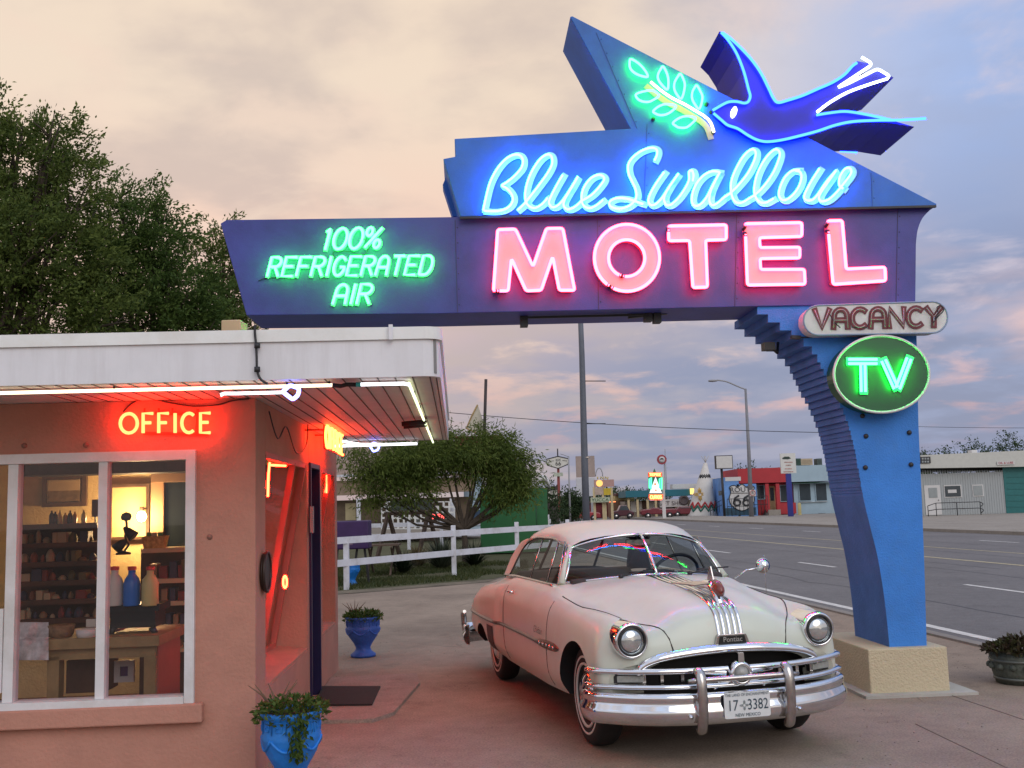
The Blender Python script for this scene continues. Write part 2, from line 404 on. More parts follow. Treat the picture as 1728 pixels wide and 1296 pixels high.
# hardware hanging under the beam
mb = MB()
ub = lambda px, py, dd: sp(px, py, -dd)
for (px, py, l) in ((884, 541, .12), (1093, 534, .10), (1108, 533, .14)):
    c = ub(px, py, .25); mb.obox(c, (SP.R, V3((0, 0, 1)), SD), (.035, l / 2, .05))
mb.bar(ub(884, 536, .2), ub(1093, 531, .2), .02, .02); mb.bar(ub(1060, 534, .28), ub(1125, 527, .28), .05, .04)
mb.build('bracket', M_DARK, beam)
# trim line along the joint of the two cabinets
mb = MB(); a, b = sp(776, 368, .062), sp(1579, 348.5, .062); mb.bar(a, b, .03, .02); mb.build('joint_strip', M_DARK, beam)

upper_pts = [(767, 234), (1064, 217), (962, 28), (966, 27), (1581, 344), (1579, 347), (777, 365.5), (748, 268), (769, 264)]
upper = slab('script_cabinet', upper_pts, 0.06, TH + .05, M_BLUE, bevel=0.006)
mb = MB(); mb.prism(spl([(747, 312), (752, 300), (779, 365), (764, 365)], -0.35), SD * .2); mb.build('side_cabinet', M_BLUE, upper)
OFU = 0.06
# rivets and cable holes on the face
for (px, py) in ((1102, 202), (1192, 177), (1200, 190), (1203, 224)):
    mb = MB(); mb.lathe([(.018, 0), (.018, .02), (.0, .024)], sp(px, py, OFU), 10, ax=(SP.R, V3((0, 0, 1)), SP.N)); mb.build('cable_gland', M_DARK, upper)

M_SEAMN = M('navy_seam', (.03, .03, .10), .6); M_SEAMB = M('blue_seam', (.02, .09, .28), .6)
for (a_, b_, par, mt, of) in (((768, 371), (772, 527), beam, M_SEAMN, .0), ((1008, 369), (1010, 522), beam, M_SEAMN, .0), ((1243, 362), (1240, 517), beam, M_SEAMN, .0), ((1515, 352), (1512, 511), beam, M_SEAMN, .0), ((1092, 210), (1086, 357), upper, M_SEAMB, OFU), ((1075, 217), (1006, 55), upper, M_SEAMB, OFU), ((1470, 292), (1472, 348), upper, M_SEAMB, OFU)):
    mb = MB(); p_, q_ = sp(*a_, of + .001), sp(*b_, of + .001); mb.bar(p_, q_, .006, .004, up=SP.N)
    n_r = int((q_ - p_).length / .14)
    for i in range(n_r):
        mb.lathe([(.007, 0), (.005, .003), (0, .004)], p_.lerp(q_, (i + .5) / n_r) + SP.R * .02, 6, ax=(SP.R, V3((0, 0, 1)), SP.N))
    mb.build('sheet_seam', mt, par)
# olive sprig
def S4(pts, ox, oy, sc): return [(ox + x / sc, oy + y / sc) for x, y in pts]
leafc = [[(200, 160), (300, 215), (390, 310), (430, 400), (330, 385), (240, 340), (190, 280), (182, 210)],
         [(640, 262), (690, 350), (712, 450), (700, 575), (630, 520), (575, 440), (570, 370), (605, 300)],
         [(875, 362), (915, 430), (937, 530), (890, 700), (820, 630), (790, 550), (800, 470), (840, 400)],
         [(1100, 520), (1150, 600), (1178, 690), (1135, 840), (1070, 770), (1035, 690), (1040, 610), (1070, 550)],
         [(270, 640), (380, 600), (500, 590), (585, 655), (500, 720), (430, 745), (350, 735), (290, 700)],
         [(505, 870), (590, 800), (690, 775), (815, 800), (760, 870), (680, 915), (600, 925), (540, 905)],
         [(775, 1030), (870, 960), (980, 940), (1085, 970), (1020, 1050), (950, 1095), (860, 1095), (810, 1070)]]
spr = thing('olive_sprig', None, None, ORG[SG.name]); spr.parent = SG; spr.location = (0, 0, 0)
for lf in leafc:
    pth = spl(spline(S4(lf, 1040, 80, 8.1), 4, True), OFU + .045)
    mb = MB(); mb.tube(pth, .0105, 8, True); mb.build('leaf', E_GREEN, spr)
st = spline(S4([(470, 470), (600, 580), (760, 690), (920, 770), (1090, 870), (1210, 945), (1290, 1030), (1335, 1160)], 1040, 80, 8.1), 5)
mb = MB(); mb.tube(spl(st, OFU + .05), .012, 8); mb.build('stem_tube', E_GOLD, spr)
mb = MB(); mb.ribbon(spl([(x - 6, y + 9) for x, y, _ in [tuple(p) for p in st]], OFU + .004), .055, SP.N, .006); mb.build('painted_stem', M('ochre_stem_paint', (.62, .52, .30), .5), spr)

# swallow
bt = [(1202, 187), (1206, 184), (1222, 175), (1232, 171), (1244, 171), (1256, 174), (1263, 171), (1266, 162), (1263, 150), (1255, 120), (1243, 90), (1229, 68), (1214, 53), (1219, 54), (1234, 65), (1252, 82), (1270, 102), (1285, 124), (1297, 148), (1305, 165), (1313, 174), (1330, 170), (1355, 162), (1380, 151), (1405, 140), (1425, 127), (1438, 113), (1446, 103), (1472, 108), (1440, 132), (1414, 147), (1430, 141), (1455, 129), (1482, 115), (1508, 131), (1465, 144), (1430, 157), (1400, 174), (1380, 191), (1400, 188), (1425, 187), (1450, 190), (1480, 196), (1505, 203), (1543, 214), (1500, 207), (1470, 206), (1440, 208), (1410, 214), (1380, 224), (1350, 232), (1320, 238), (1295, 241), (1278, 239), (1262, 231), (1245, 220), (1228, 214), (1218, 206), (1208, 195)]
OB = OFU + 0.05
bird = slab('swallow', bt, OB, TH + .1, M_BIRD)
def btube(pts, k=5): return spl([tuple(p[:2]) for p in spline(pts, k)], OB + .035)
def piece(name, pts, em, parent, r=.0125, k=5):
    mb = MB(); mb.tube(btube(pts, k), r, 8); return mb.build(name, em, parent)
piece('outline_tube', [(1203, 186), (1222, 175), (1232, 171.5), (1244, 171.5), (1256, 174), (1263, 171), (1266, 162), (1263, 150), (1255, 120), (1243, 90), (1229, 68), (1217, 54.5)], E_BLUE, bird)
piece('outline_tube', [(1219, 55), (1234, 66), (1252, 83), (1270, 103), (1285, 125), (1297, 149), (1305, 165.5), (1313, 173), (1330, 169), (1355, 161), (1380, 150), (1405, 139), (1425, 126), (1438, 112), (1446, 106)], E_BLUE, bird)
piece('outline_tube', [(1204, 191), (1218, 203), (1228, 211), (1245, 217), (1262, 228), (1278, 236), (1295, 239), (1320, 236), (1350, 229), (1380, 221), (1410, 211), (1440, 205), (1480, 203), (1520, 202.5), (1562, 200)], E_BLUE, bird)
piece('outline_tube', [(1378, 194), (1400, 190.5), (1425, 188), (1450, 191), (1480, 197), (1506, 203)], E_BLUE, bird)
mb = MB(); mb.tube(spl(rounded([(1454, 96.5), (1470, 106), (1469, 111), (1413, 148), (1431, 141), (1481, 116), (1501, 128), (1497, 133)] , 5, 3, False), OB + .035), .013, 8)
mb.tube(btube([(1497, 133), (1465, 143), (1430, 156), (1400, 173), (1379, 189)]), .013, 8); mb.build('tail_tube', E_WHITE, bird)
mb = MB(); c = sp(1237.5, 190.5, OB)
mb.prism([c + SP.R * (.034 * math.cos(a) * .75 + .034 * math.sin(a) * .35) + V3((0, 0, 1)) * (.05 * math.sin(a)) for a in [i * math.pi / 9 for i in range(18)]], SP.N * .03); mb.build('eye', E_EYE, bird)
# tubes of the far side of the swallow that show below and behind the tail
mb = MB(); q = lambda px, py: sp(px, py, OB - TH - .13)
mb.tube([q(1418, 255), (q(1432, 255.5)), q(1446, 257)], .0125, 8); mb.build('far_side_tube', E_BLUE, bird); mb = MB(); mb.tube([q(1488, 257), q(1494, 253)], .0125, 8); mb.build('far_side_tube', E_BLUE, bird)

# script lettering
scr = {}
def sc1(p): return S4(p, 800, 240, 7.2)
def sc2(p): return S4(p, 1020, 240, 7.855)
def sc3(p): return S4(p, 1220, 240, 7.2)
script = [('B', sc1([(120, 830), (150, 690), (200, 500), (280, 340), (380, 220), (480, 160), (560, 160), (600, 215), (590, 300), (540, 370), (470, 440), (390, 500), (345, 530), (400, 560), (460, 625), (480, 700), (440, 780), (350, 830), (230, 842), (125, 835)])),
 ('l', sc1([(540, 825), (620, 750), (700, 650), (800, 520), (900, 380), (955, 270), (950, 180), (900, 152), (810, 210), (720, 340), (660, 480), (630, 620), (640, 730), (690, 790), (760, 800), (840, 750), (900, 680)])),
 ('u', sc1([(1085, 400), (1010, 530), (930, 690), (925, 760), (975, 795), (1060, 740), (1160, 600), (1270, 420), (1200, 545), (1110, 700), (1100, 780), (1150, 820), (1230, 790), (1310, 720)])),
 ('e', sc1([(1310, 720), (1440, 640), (1550, 520), (1590, 440), (1530, 400), (1430, 440), (1350, 540), (1315, 650), (1330, 760), (1400, 805), (1480, 780), (1575, 705)])),
 ('S', sc2([(672, 245), (705, 170), (700, 100), (625, 78), (500, 120), (390, 200), (325, 300), (330, 420), (375, 520), (420, 620), (432, 720), (395, 800), (300, 865), (180, 885), (85, 850), (85, 785), (180, 745), (300, 752), (400, 780), (525, 825)])),
 ('w', sc2([(800, 400), (700, 540), (620, 680), (590, 780), (630, 840), (700, 815), (780, 730), (870, 590), (990, 420), (860, 610), (800, 740), (825, 830), (890, 830), (990, 740), (1080, 610), (1130, 500), (1130, 400), (1170, 380), (1190, 440), (1180, 520)])),
 ('a', sc2([(1540, 400), (1440, 390), (1330, 440), (1230, 550), (1175, 690), (1170, 800), (1220, 850), (1290, 820), (1370, 720), (1450, 560), (1540, 400), (1430, 620), (1400, 770), (1440, 840), (1520, 800), (1620, 710)])),
 ('l', sc3([(0, 690), (100, 620), (200, 520), (310, 380), (390, 220), (405, 120), (355, 92), (260, 170), (170, 320), (110, 480), (110, 620), (150, 720), (230, 740), (320, 690)])),
 ('l', sc3([(320, 690), (400, 640), (510, 530), (620, 370), (690, 200), (695, 120), (640, 92), (540, 180), (450, 330), (400, 480), (390, 620), (440, 720), (520, 740), (620, 690)])),
 ('o', sc3([(940, 340), (850, 350), (760, 430), (700, 560), (690, 660), (750, 710), (840, 660), (920, 560), (960, 450), (950, 370), (890, 350)])),
 ('w', sc3([(1180, 325), (1080, 480), (1000, 640), (1010, 700), (1080, 710), (1150, 650), (1260, 490), (1385, 345), (1290, 480), (1180, 650), (1200, 720), (1290, 700), (1390, 610), (1480, 500), (1565, 380), (1550, 320), (1490, 330), (1430, 420), (1420, 520), (1470, 570)]))]
for ch, pts in script:
    pp = [tuple(p[:2]) for p in spline(pts, 4)]
    mb = MB(); mb.ribbon(spl([(x + 2.0, y + 1.6) for x, y in pp], OFU + .003), .058, SP.N, .012); lt = mb.build('script_letter', M_SCRIPT, upper)
    mb = MB(); mb.tube(spl([(x - 1.2, y - .6) for x, y in pp], OFU + .05), .0105, 8); mb.build('neon_tube', E_CYAN, lt)

# MOTEL
def c1(p): return S4(p, 820, 370, 5.082)
def c2(p): return S4(p, 1140, 360, 4.547)
motel = [c1([(60, 617), (97, 92), (250, 87), (400, 408), (515, 82), (655, 80), (757, 612), (625, 612), (568, 325), (470, 612), (340, 617), (215, 342), (187, 617)]), None,
         [(1127.5, 382), (1224.7, 380), (1224.7, 405), (1190, 406), (1193, 485), (1168.5, 486), (1163, 406.5), (1127.5, 407)],
         c2([(530, 82), (965, 74), (965, 180), (640, 190), (645, 265), (950, 262), (950, 345), (645, 350), (650, 433), (985, 432), (990, 546), (548, 553)]),
         c2([(1162, 60), (1275, 58), (1306, 430), (1603, 416), (1608, 520), (1205, 548)])]
LO = 0.075
def ring(outer, inner, off, depth, mat, name, par):
    mb = MB(); n = len(outer); A = spl(outer, off); B_ = spl(inner, off); Cc = [p + SD * depth for p in A]; D_ = [p + SD * depth for p in B_]
    fs = []
    for i in range(n):
        j = (i + 1) % n; fs += [(i, j, n + j, n + i), (2 * n + i, 3 * n + i, 3 * n + j, 2 * n + j), (i, 2 * n + i, 2 * n + j, j), (n + i, n + j, 3 * n + j, 3 * n + i)]
    mb.add(A + B_ + Cc + D_, fs); return mb.build(name, mat, par)
def neon_run(mb, P, par):
    mb.tube(P, .0135, 8)
    for p, q in ((P[0], P[1]), (P[-1], P[-2])):
        e = MB(); d = (p - q).normalized(); e.tube([q.lerp(p, .3) if (p - q).length < .03 else p - d * .02, p + d * .012, p + d * .02 - SP.N * .05], .0145, 8); e.build('electrode', M_DARK, par)
    for i in range(4, len(P) - 3, 9):
        e = MB(); e.tube([P[i] - SP.N * .010, P[i] - SP.N * .045], .005, 6); e.build('tube_support', M_DEADTUBE, par)
for k, pts in enumerate(motel):
    mb = MB()
    if pts is None:
        oo, ii = ell(1057, 436, 55.5, 57, 44), ell(1056.5, 436.5, 30, 30.5, 44)
        lt = ring(oo, ii, LO, LO - .002, M_PINKSIDE, 'block_letter', beam)
        ring(oo, ii, LO + .006, .006, M_PINK, 'letter_face', lt)
        neon_run(mb, spl(ell(1058, 435, 55, 56.5, 60, 2.15, 2.15 + 6.2), LO + .035), lt); neon_run(mb, spl(ell(1057.5, 435.5, 30.5, 31, 50, 1.9, 1.9 + 6.15), LO + .035), lt)
    else:
        rp = [tuple(p[:2]) for p in rounded(pts, 4, 3)]
        mb0 = MB(); mb0.prism(spl([(x - .5, y + .5) for x, y in rp], LO), SD * (LO - .002)); lt = mb0.build('block_letter', M_PINKSIDE, beam)
        mb0 = MB(); mb0.prism(spl(rp, LO + .006), SD * .006); mb0.build('letter_face', M_PINK, lt)
        neon_run(mb, spl([(x + .8, y - .6) for x, y in rp + [(rp[0][0] + (rp[-1][0] - rp[0][0]) * .15, rp[0][1] + (rp[-1][1] - rp[0][1]) * .15)]], LO + .035), lt)
    mb.build('neon_tube', E_PINK, lt)

# 100% REFRIGERATED AIR
def word(text, TL, TR, BL, gap, slant, parent, mpaint, eneon, off, wr, tr_, dx=1.4, dy=1.6, widths=None, pl=SP, nm='neon_letter', h=.015, lift=.04, paint=True):
    byc = []
    last = None
    for ch, pts in strokes(text, TL, TR, BL, gap, slant, widths):
        byc.append((ch, pts))
    # group the strokes of one letter: consecutive strokes of same glyph
    i = 0
    for ch in text:
        if ch == ' ': continue
        n = len(GLY[ch]); grp = byc[i:i + n]; i += n; o = None
        if paint:
            mb = MB()
            for q, (_, pts) in enumerate(grp): mb.ribbon([pl.at(x + dx, y + dy, off + .002 * q) for x, y in pts], wr, pl.N, h)
            o = mb.build(nm, mpaint, parent)
        mb = MB()
        for (_, pts) in grp: mb.tube([pl.at(x, y, off + h + lift) for x, y in pts], tr_, 7)
        mb.build('neon_tube', eneon, o or parent)
gw = {'I': .25, '1': .4}
word('100%', (549, 386), (643, 383), (546, 421), .22, 5, beam, M_MINT, E_GREEN, .003, .036, .0105, widths={'1': .5, '%': 1.15})
word('REFRIGERATED', (455, 434), (729, 431), (454, 466), .36, 7, beam, M_MINT, E_GREEN, .003, .034, .0105, widths=gw)
word('AIR', (566, 480), (627, 479), (564, 513), .35, 6, beam, M_MINT, E_GREEN, .003, .036, .0105, widths=gw)
mb = MB()
mb.tube(spl([tuple(p[:2]) for p in spline([(566, 437), (563, 426), (585, 424), (612, 430), (622, 420), (620, 408), (612, 402)], 5)], .02), .004, 5)
mb.tube(spl([tuple(p[:2]) for p in spline([(436, 474), (446, 470), (456, 469), (480, 467)], 4)], .012), .004, 5); mb.build('feed_wire', M_DARK, beam)

# column with the stepped arch
zb = G(1598, 1169)
base_top = SP.at(1598, 1091, .08).z
fr = spline([(1278, 517), (1320, 549), (1367, 584), (1400, 645), (1425, 696), (1442, 758), (1456, 836), (1470, 895), (1481, 940), (1491, 1000), (1497, 1050), (1501, 1092)], 12)
arch = [(p.x, p.y) for p in fr]
steps = []; y = 517.0; x = 1278.0; i = 0
while y < 830:
    h = 13.5 if y < 600 else (11.0 if y < 700 else (8.0 if y < 800 else 5.0))
    y2 = min(y + h, 1092); xs = [a for a in arch if a[1] >= y2]; nx = xs[0][0] if xs else arch[-1][0]
    steps += [(x, y), (x, y2)] if i else [(x, y2)]
    if not i: steps = [(1278, 517), (1278, y2)]
    steps.append((nx, y2)); x, y = nx, y2; i += 1
steps += [a for a in arch if a[1] > y + 2]
clean = []
for p in steps:
    if not clean or abs(p[0] - clean[-1][0]) + abs(p[1] - clean[-1][1]) > .2: clean.append(p)
zc = lambda px: (px, 1092)
col_pts = [(1545.5, 512.5)] + [(1550, 720), (1556, 853), (1560, 960), (1564, 1091.5)] + list(reversed(clean))
P3 = spl(col_pts, -0.02)
for p in P3: p.z = max(p.z, base_top)
mb = MB(); mb.prism(P3, SD * .80)
M_SOFFIT = M('shaded_blue_soffit', (0.06, 0.15, 0.42), 0.8, var=0.2, bump=0.3)
# shade on the column's stepped left side is painted in as darker blue
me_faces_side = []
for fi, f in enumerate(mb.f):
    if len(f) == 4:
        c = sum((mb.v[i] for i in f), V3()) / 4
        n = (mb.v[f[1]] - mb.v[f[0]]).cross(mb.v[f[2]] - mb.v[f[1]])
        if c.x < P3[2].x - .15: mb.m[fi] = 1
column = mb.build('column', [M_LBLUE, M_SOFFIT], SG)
for (px, py) in ((1455, 702), (1461, 736), (1534, 730), (1460, 789), (1537, 784)):
    mb = MB(); mb.lathe([(.022, 0), (.022, .012), (.012, .02), (.0, .02)], sp(px, py, -.02), 10, ax=(SP.R, V3((0, 0, 1)), SP.N)); mb.build('bolt', M_DARK, column)
mb = MB(); mb.bar(sp(1347, 569.5, -.016), sp(1450, 567, -.016), .006, .012); mb.bar(sp(1335, 569, -.02), sp(1350, 569.8, -.02), .06, .03); mb.build('panel_seam', M_DARK, column)
mb = MB(); c = sp(1300, 585, -.25); mb.obox(c + V3((-.02, 0, -.0)), (SP.R, V3((0, 0, 1)), SD), (.05, .035, .06)); mb.tube([c, c + V3((.06, 0, -.06)), c + V3((.1, 0.1, .05))], .015); mb.build('light_fitting', M_DARK, column)
# base block
B0 = SP.at(1598, 1091, .08); B0.z = 0
bl_ = SP.at(1490, 1091, .08); wid = (B0 - bl_).length
mb = MB(); c = B0 - SP.R * (wid / 2) + SD * .6 + V3((0, 0, base_top / 2))
mb.obox(c, (SP.R, SD, V3((0, 0, 1))), (wid / 2, .6, base_top / 2)); base = mb.build('base_block', M_CREAMB, SG, bevel=0.012)
mb = MB(); mb.obox(c + V3((.05, 0, -base_top / 2 + .012)), (SP.R, SD, V3((0, 0, 1))), (wid / 2 + .14, .72, .012)); mb.build('footing_slab', M('pale_concrete', (.42, .40, .36), .9, var=.15, bump=.3), base)

# VACANCY capsule
cap = [(1379, 541)]
caps = [SP.at(1381 + 25.0 * math.cos(a), 540.5 + 25 * math.sin(a), .13) for a in [math.pi / 2 + i * math.pi / 12 for i in range(13)]]
caps += [SP.at(1573 + 26 * math.cos(a), 535.5 + 26.5 * math.sin(a), .13) for a in [-math.pi / 2 + i * math.pi / 12 for i in range(13)]]
mb = MB(); mb.prism(caps, SD * .15); vac = mb.build('vacancy_panel', M_WHITEP, SG)
mb = MB(); mb.tube([p + SP.N * .001 for p in caps], .008, 6, True); mb.build('rim', M('grey_blue_trim', (.25, .32, .45), .5), vac)
word('VACANCY', (1375, 523), (1588, 519), (1375, 554), .30, 0, vac, M_MAROON, M_DEADTUBE, .132, .052, .0045, dx=0, dy=0, nm='painted_letter', h=.006, lift=.03)
mb = MB()
mb.tube([SP.at(x, y, .17) for x, y in [tuple(p[:2]) for p in spline([(1574, 545), (1584, 533), (1592, 524), (1588, 516), (1581, 519), (1583, 530), (1577, 538)], 5)]], .005, 6)
mb.build('loose_wire', M_DARK, vac); mb = MB()
mb.tube([SP.at(x, y, .165) for x, y in ((1400, 530), (1408, 544), (1418, 553))], .005, 6); mb.build('loose_wire', M_DARK, vac); mb = MB(); mb.tube([SP.at(x, y, .165) for x, y in ((1437, 552), (1462, 553), (1466, 546))], .005, 6)
mb.build('loose_wire', M_DARK, vac)

# TV disc
tv = [SP.at(1487.5 + 80.5 * math.cos(a), 631.5 + 64.5 * math.sin(a), .16) for a in [2 * math.pi * i / 56 for i in range(56)]]
mb = MB(); mb.prism(tv, SD * .18); tvo = mb.build('tv_disc', M_DGREEN, SG)
mb = MB(); mb.tube([p + SP.N * .002 for p in tv], .013, 8, True); mb.build('rim', M_WHITEP, tvo)
M_TVP = M('green_letter_paint', (0.10, 0.72, 0.38), .5)
for a in ([((1432, 610), (1480, 610)), ((1456, 612), (1457, 661))], [((1491, 608), (1512, 655)), ((1515, 655), (1534, 605))]):
    mb = MB(); mt = MB()
    for q, (p, r_) in enumerate(a):
        mb.ribbon([SP.at(*p, .164 + .002 * q), SP.at(*r_, .164 + .002 * q)], .075, SP.N, .01)
        dx, dy = r_[0] - p[0], r_[1] - p[1]; l = math.hypot(dx, dy); nx, ny = -dy / l * 3.6, dx / l * 3.6
        for sgn in (-1, 1): mt.tube([SP.at(p[0] + nx * sgn, p[1] + ny * sgn, .21), SP.at(r_[0] + nx * sgn, r_[1] + ny * sgn, .21)], .012, 8)
    lt = mb.build('tv_letter', M_TVP, tvo); mt.build('neon_tube', E_TV, lt)
# ================================================================== motel office
C0 = W(431, 900, 6.95); C0 = V3((C0.x, C0.y, 0))
BD = V3((-0.057, 1, 0)).normalized(); BR = V3((BD.y, -BD.x, 0)); UP = V3((0, 0, 1))
def B(r, d, z=0.0): return C0 + BR * r + BD * d + UP * z
FP = Plane(C0, -BD); SW = Plane(C0, BR)
def rdz(p): q = p - C0; return q.dot(BR), q.dot(BD), p.z
def FPx(px, py, d=0.0): return rdz(FP.at(px, py, -d))
def SPx(px, py, r=0.0): return rdz(SW.at(px, py, r))
def bbox(mb, r0, r1, d0, d1, z0, z1, mi=0):
    c = B((r0 + r1) / 2, (d0 + d1) / 2, (z0 + z1) / 2)
    return mb.obox(c, (BR, BD, UP), (abs(r1 - r0) / 2, abs(d1 - d0) / 2, abs(z1 - z0) / 2), mi)
M_STUCCO = M('pink_stucco', (0.46, 0.225, 0.165), 0.9, var=0.10, vscale=2.0, bump=0.30, bscale=42, dirt=(0.37, 0.18, 0.135), dscale=1.1)
M_WHITEW = M('white_painted_wood', (0.66, 0.66, 0.67), 0.5, var=0.06, vscale=4, bump=0.08, bscale=30, dirt=(0.50, 0.49, 0.46), dscale=2.2)
M_FASCIA = M('white_fascia_metal', (0.74, 0.74, 0.76), 0.45, var=0.05, vscale=3, bump=0.05, bscale=12, dirt=(0.64, 0.63, 0.64), dscale=1.6, streak=(5, 5, .45))
M_SOFF = M('white_beadboard', (0.56, 0.53, 0.51), 0.55, var=0.08, vscale=6)
M_GROOVE = M('board_groove', (0.12, 0.10, 0.09), 0.9, var=0.1)
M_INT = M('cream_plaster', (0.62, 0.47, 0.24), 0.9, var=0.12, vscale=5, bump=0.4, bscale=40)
M_BROWN = M('dark_stained_wood', (0.09, 0.045, 0.025), 0.6, var=0.35, vscale=6)
M_PINE = M('pine_wood', (0.30, 0.20, 0.085), 0.55, var=0.25, vscale=5)
M_BLACKI = M('black_iron', (0.012, 0.012, 0.014), 0.45, var=0.2)
M_DOOR = M('navy_door_paint', (0.012, 0.008, 0.055), 0.4, var=0.15)
M_GLS = GLASS('window_glass', (.80, .78, .80)); M_GLSI = GLASS('showcase_glass', (1, 1, 1), 0.8)
WALL_TOP = 2.53
OFB = thing('motel_office', 'low pink stucco motel office with white fascia roof and lit shop window', 'office building', B(0, 0))
wl = lambda px, py: FPx(px, py)
r_win, _, z_wt = FPx(329, 764); _, _, z_wb = FPx(328, 1187)
r_left, LEN, TW = -3.3, rdz(G(578, 746, WALL_TOP))[1], 0.22
mb = MB()
bbox(mb, r_win, 0, 0, TW, 0, WALL_TOP); bbox(mb, r_left - 2, r_win - .0, 0.001, TW, z_wt, WALL_TOP); bbox(mb, r_left - 2, r_win, 0.001, TW, 0, z_wb); bbox(mb, r_left - 2, r_left, 0.002, TW, z_wb, z_wt)
# side wall openings from the photograph
dw0, dw1 = SPx(448, 900)[1], SPx(518, 900)[1]; dd0, dd1 = SPx(520, 900)[1] + .06, SPx(538, 900)[1]; dv0, dv1 = SPx(542, 900)[1] + .05, LEN - .10
zt1 = SPx(480, 771)[2]; zs1 = SPx(450, 1163)[2]
def side_seg(a, b, z0, z1, rr=0.0): bbox(mb, -TW, rr, a, b, z0, z1)
side_seg(TW, dw0, 0, WALL_TOP, -.001); side_seg(dw0, dw1, 0, zs1); side_seg(dw0, dw1, zt1, WALL_TOP)
side_seg(dw1, dd0, 0, WALL_TOP, -.001); side_seg(dd0, dd1, zt1 + .02, WALL_TOP); side_seg(dd1, dv0, 0, WALL_TOP, -.001)
side_seg(dv0, dv1, 0, zs1); side_seg(dv0, dv1, zt1, WALL_TOP); side_seg(dv1, LEN, 0, WALL_TOP, -.001)
bbox(mb, r_left - 2, 0, LEN - TW, LEN, 0, WALL_TOP - .002)
wall = mb.build('wall', M_STUCCO, OFB)
# ledge under the shop window
mb = MB(); rl = FPx(345, 1200); z1 = FPx(345, 1184)[2]; z0 = FPx(345, 1216)[2]
bbox(mb, r_left - 2, rl[0], -.07, -.002, z0, z1); mb.build('ledge', M_STUCCO, wall, bevel=0.01)
# shop window frame
WF = thing('shop_window', None, None); WF.parent = OFB
mb = MB(); w_ = .058
bbox(mb, r_win - w_ * .9, r_win + .01, -.035, .08, z_wb - .015, z_wt + .02); bbox(mb, r_left, r_win - w_ * .9 - .001, -.034, .08, z_wt - .045, z_wt + .02)
bbox(mb, r_left, r_win - w_ * .9 - .001, -.05, .09, z_wb - .03, z_wb + .055)
for (a, b) in ((165, 180), (11, 28)):
    ra, rb = FPx(a, 980)[0], FPx(b, 980)[0]; bbox(mb, ra, rb, -.02, .07, z_wb + .056, z_wt - .046)
mb.build('frame', M_WHITEW, WF)
r1, r0 = FPx(165, 980)[0], FPx(28, 980)[0]; r3 = FPx(180, 980)[0]; r5 = FPx(11, 980)[0]
for (a, b) in ((r3, r_win - w_ * .9), (r0, r1), (r_left, r5)):
    mb = MB(); mb.add([B(a, .03, z_wb + .05), B(b, .03, z_wb + .05), B(b, .03, z_wt - .04), B(a, .03, z_wt - .04)], [(0, 1, 2, 3)]); mb.build('pane', M_GLS, WF)
mb = MB(); bbox(mb, r5 - .028, r5 - .004, -.03, -.004, z_wb + .12, z_wb + .66); mb.build('poster_edge', M_WHITEW, WF)
# slanted show windows in the side wall
M_RED = M('red_painted_frame', (0.50, 0.13, 0.10), 0.6, var=0.1)
for (a, b) in ((dw0, dw1), (dv0, dv1)):
    sw = thing('slanted_window', None, None); sw.parent = OFB; DP = .30
    for dd in (a + .003, b - .003):
        mb = MB()
        s_ = .003 if dd < (a + b) / 2 else -.003
        mb.prism([B(-.01, dd, zt1 - .003), B(-DP - .12, dd, zt1 - .003), B(-DP - .12, dd, zs1 + .003), B(-.01, dd, zs1 + .003)], BD * s_ * 3); mb.build('reveal', M_STUCCO, sw)
    mb = MB(); mb.prism([B(-.004, a + .012, zs1 + .002), B(-.004, b - .012, zs1 + .002), B(-DP, b - .012, zs1 + .03), B(-DP, a + .012, zs1 + .03)], UP * .02); mb.build('sill', M_STUCCO, sw)
    p = lambda dd, t: B(-.02 - t * (DP - .02), dd, zt1 - .004 + t * (zs1 + .05 - zt1))
    mb = MB(); n_ = V3()
    for dd, w2 in ((a + .04, .04), (b - .05, .05), (a + (b - a) * .68, .022)): mb.bar(p(dd, 0.01), p(dd, 1), w2, .05, up=BR)
    mb.bar(p(a + .02, .01), p(b - .02, .01), .05, .04, up=BR); mb.bar(p(a + .02, .99), p(b - .02, .99), .05, .04, up=BR); mb.build('frame', M_RED, sw)
    mb = MB(); mb.add([p(a + .02, .01), p(b - .02, .01), p(b - .02, .99), p(a + .02, .99)], [(0, 1, 2, 3)]); mb.build('pane', M_GLSI, sw)
E_WNEON = EM('window_red_neon', (85.0, 1.3, 0.4))
def wnp(px, py): return SW.at(px, py, -.05)
for lab, segs in (('thin orange neon border with a small ring in the larger slanted window', [[(455, 781), (453, 800), (452, 838)], [(458, 785), (482, 786)], [(481 + 3.2 * math.cos(a), 982 + 10 * math.sin(a)) for a in [2 * math.pi * i / 12 for i in range(13)]]]), ('short orange neon bar at the top of the narrow slanted window', [[(552, 797), (562, 797)], [(551, 790), (551, 832)]])):
    wn = thing('window_neon', lab, 'neon tube', wnp(*segs[0][-1]))
    for sg_ in segs: mb = MB(); mb.tube([wnp(*p_) for p_ in sg_], .009, 7); mb.build('tube', E_WNEON, wn)
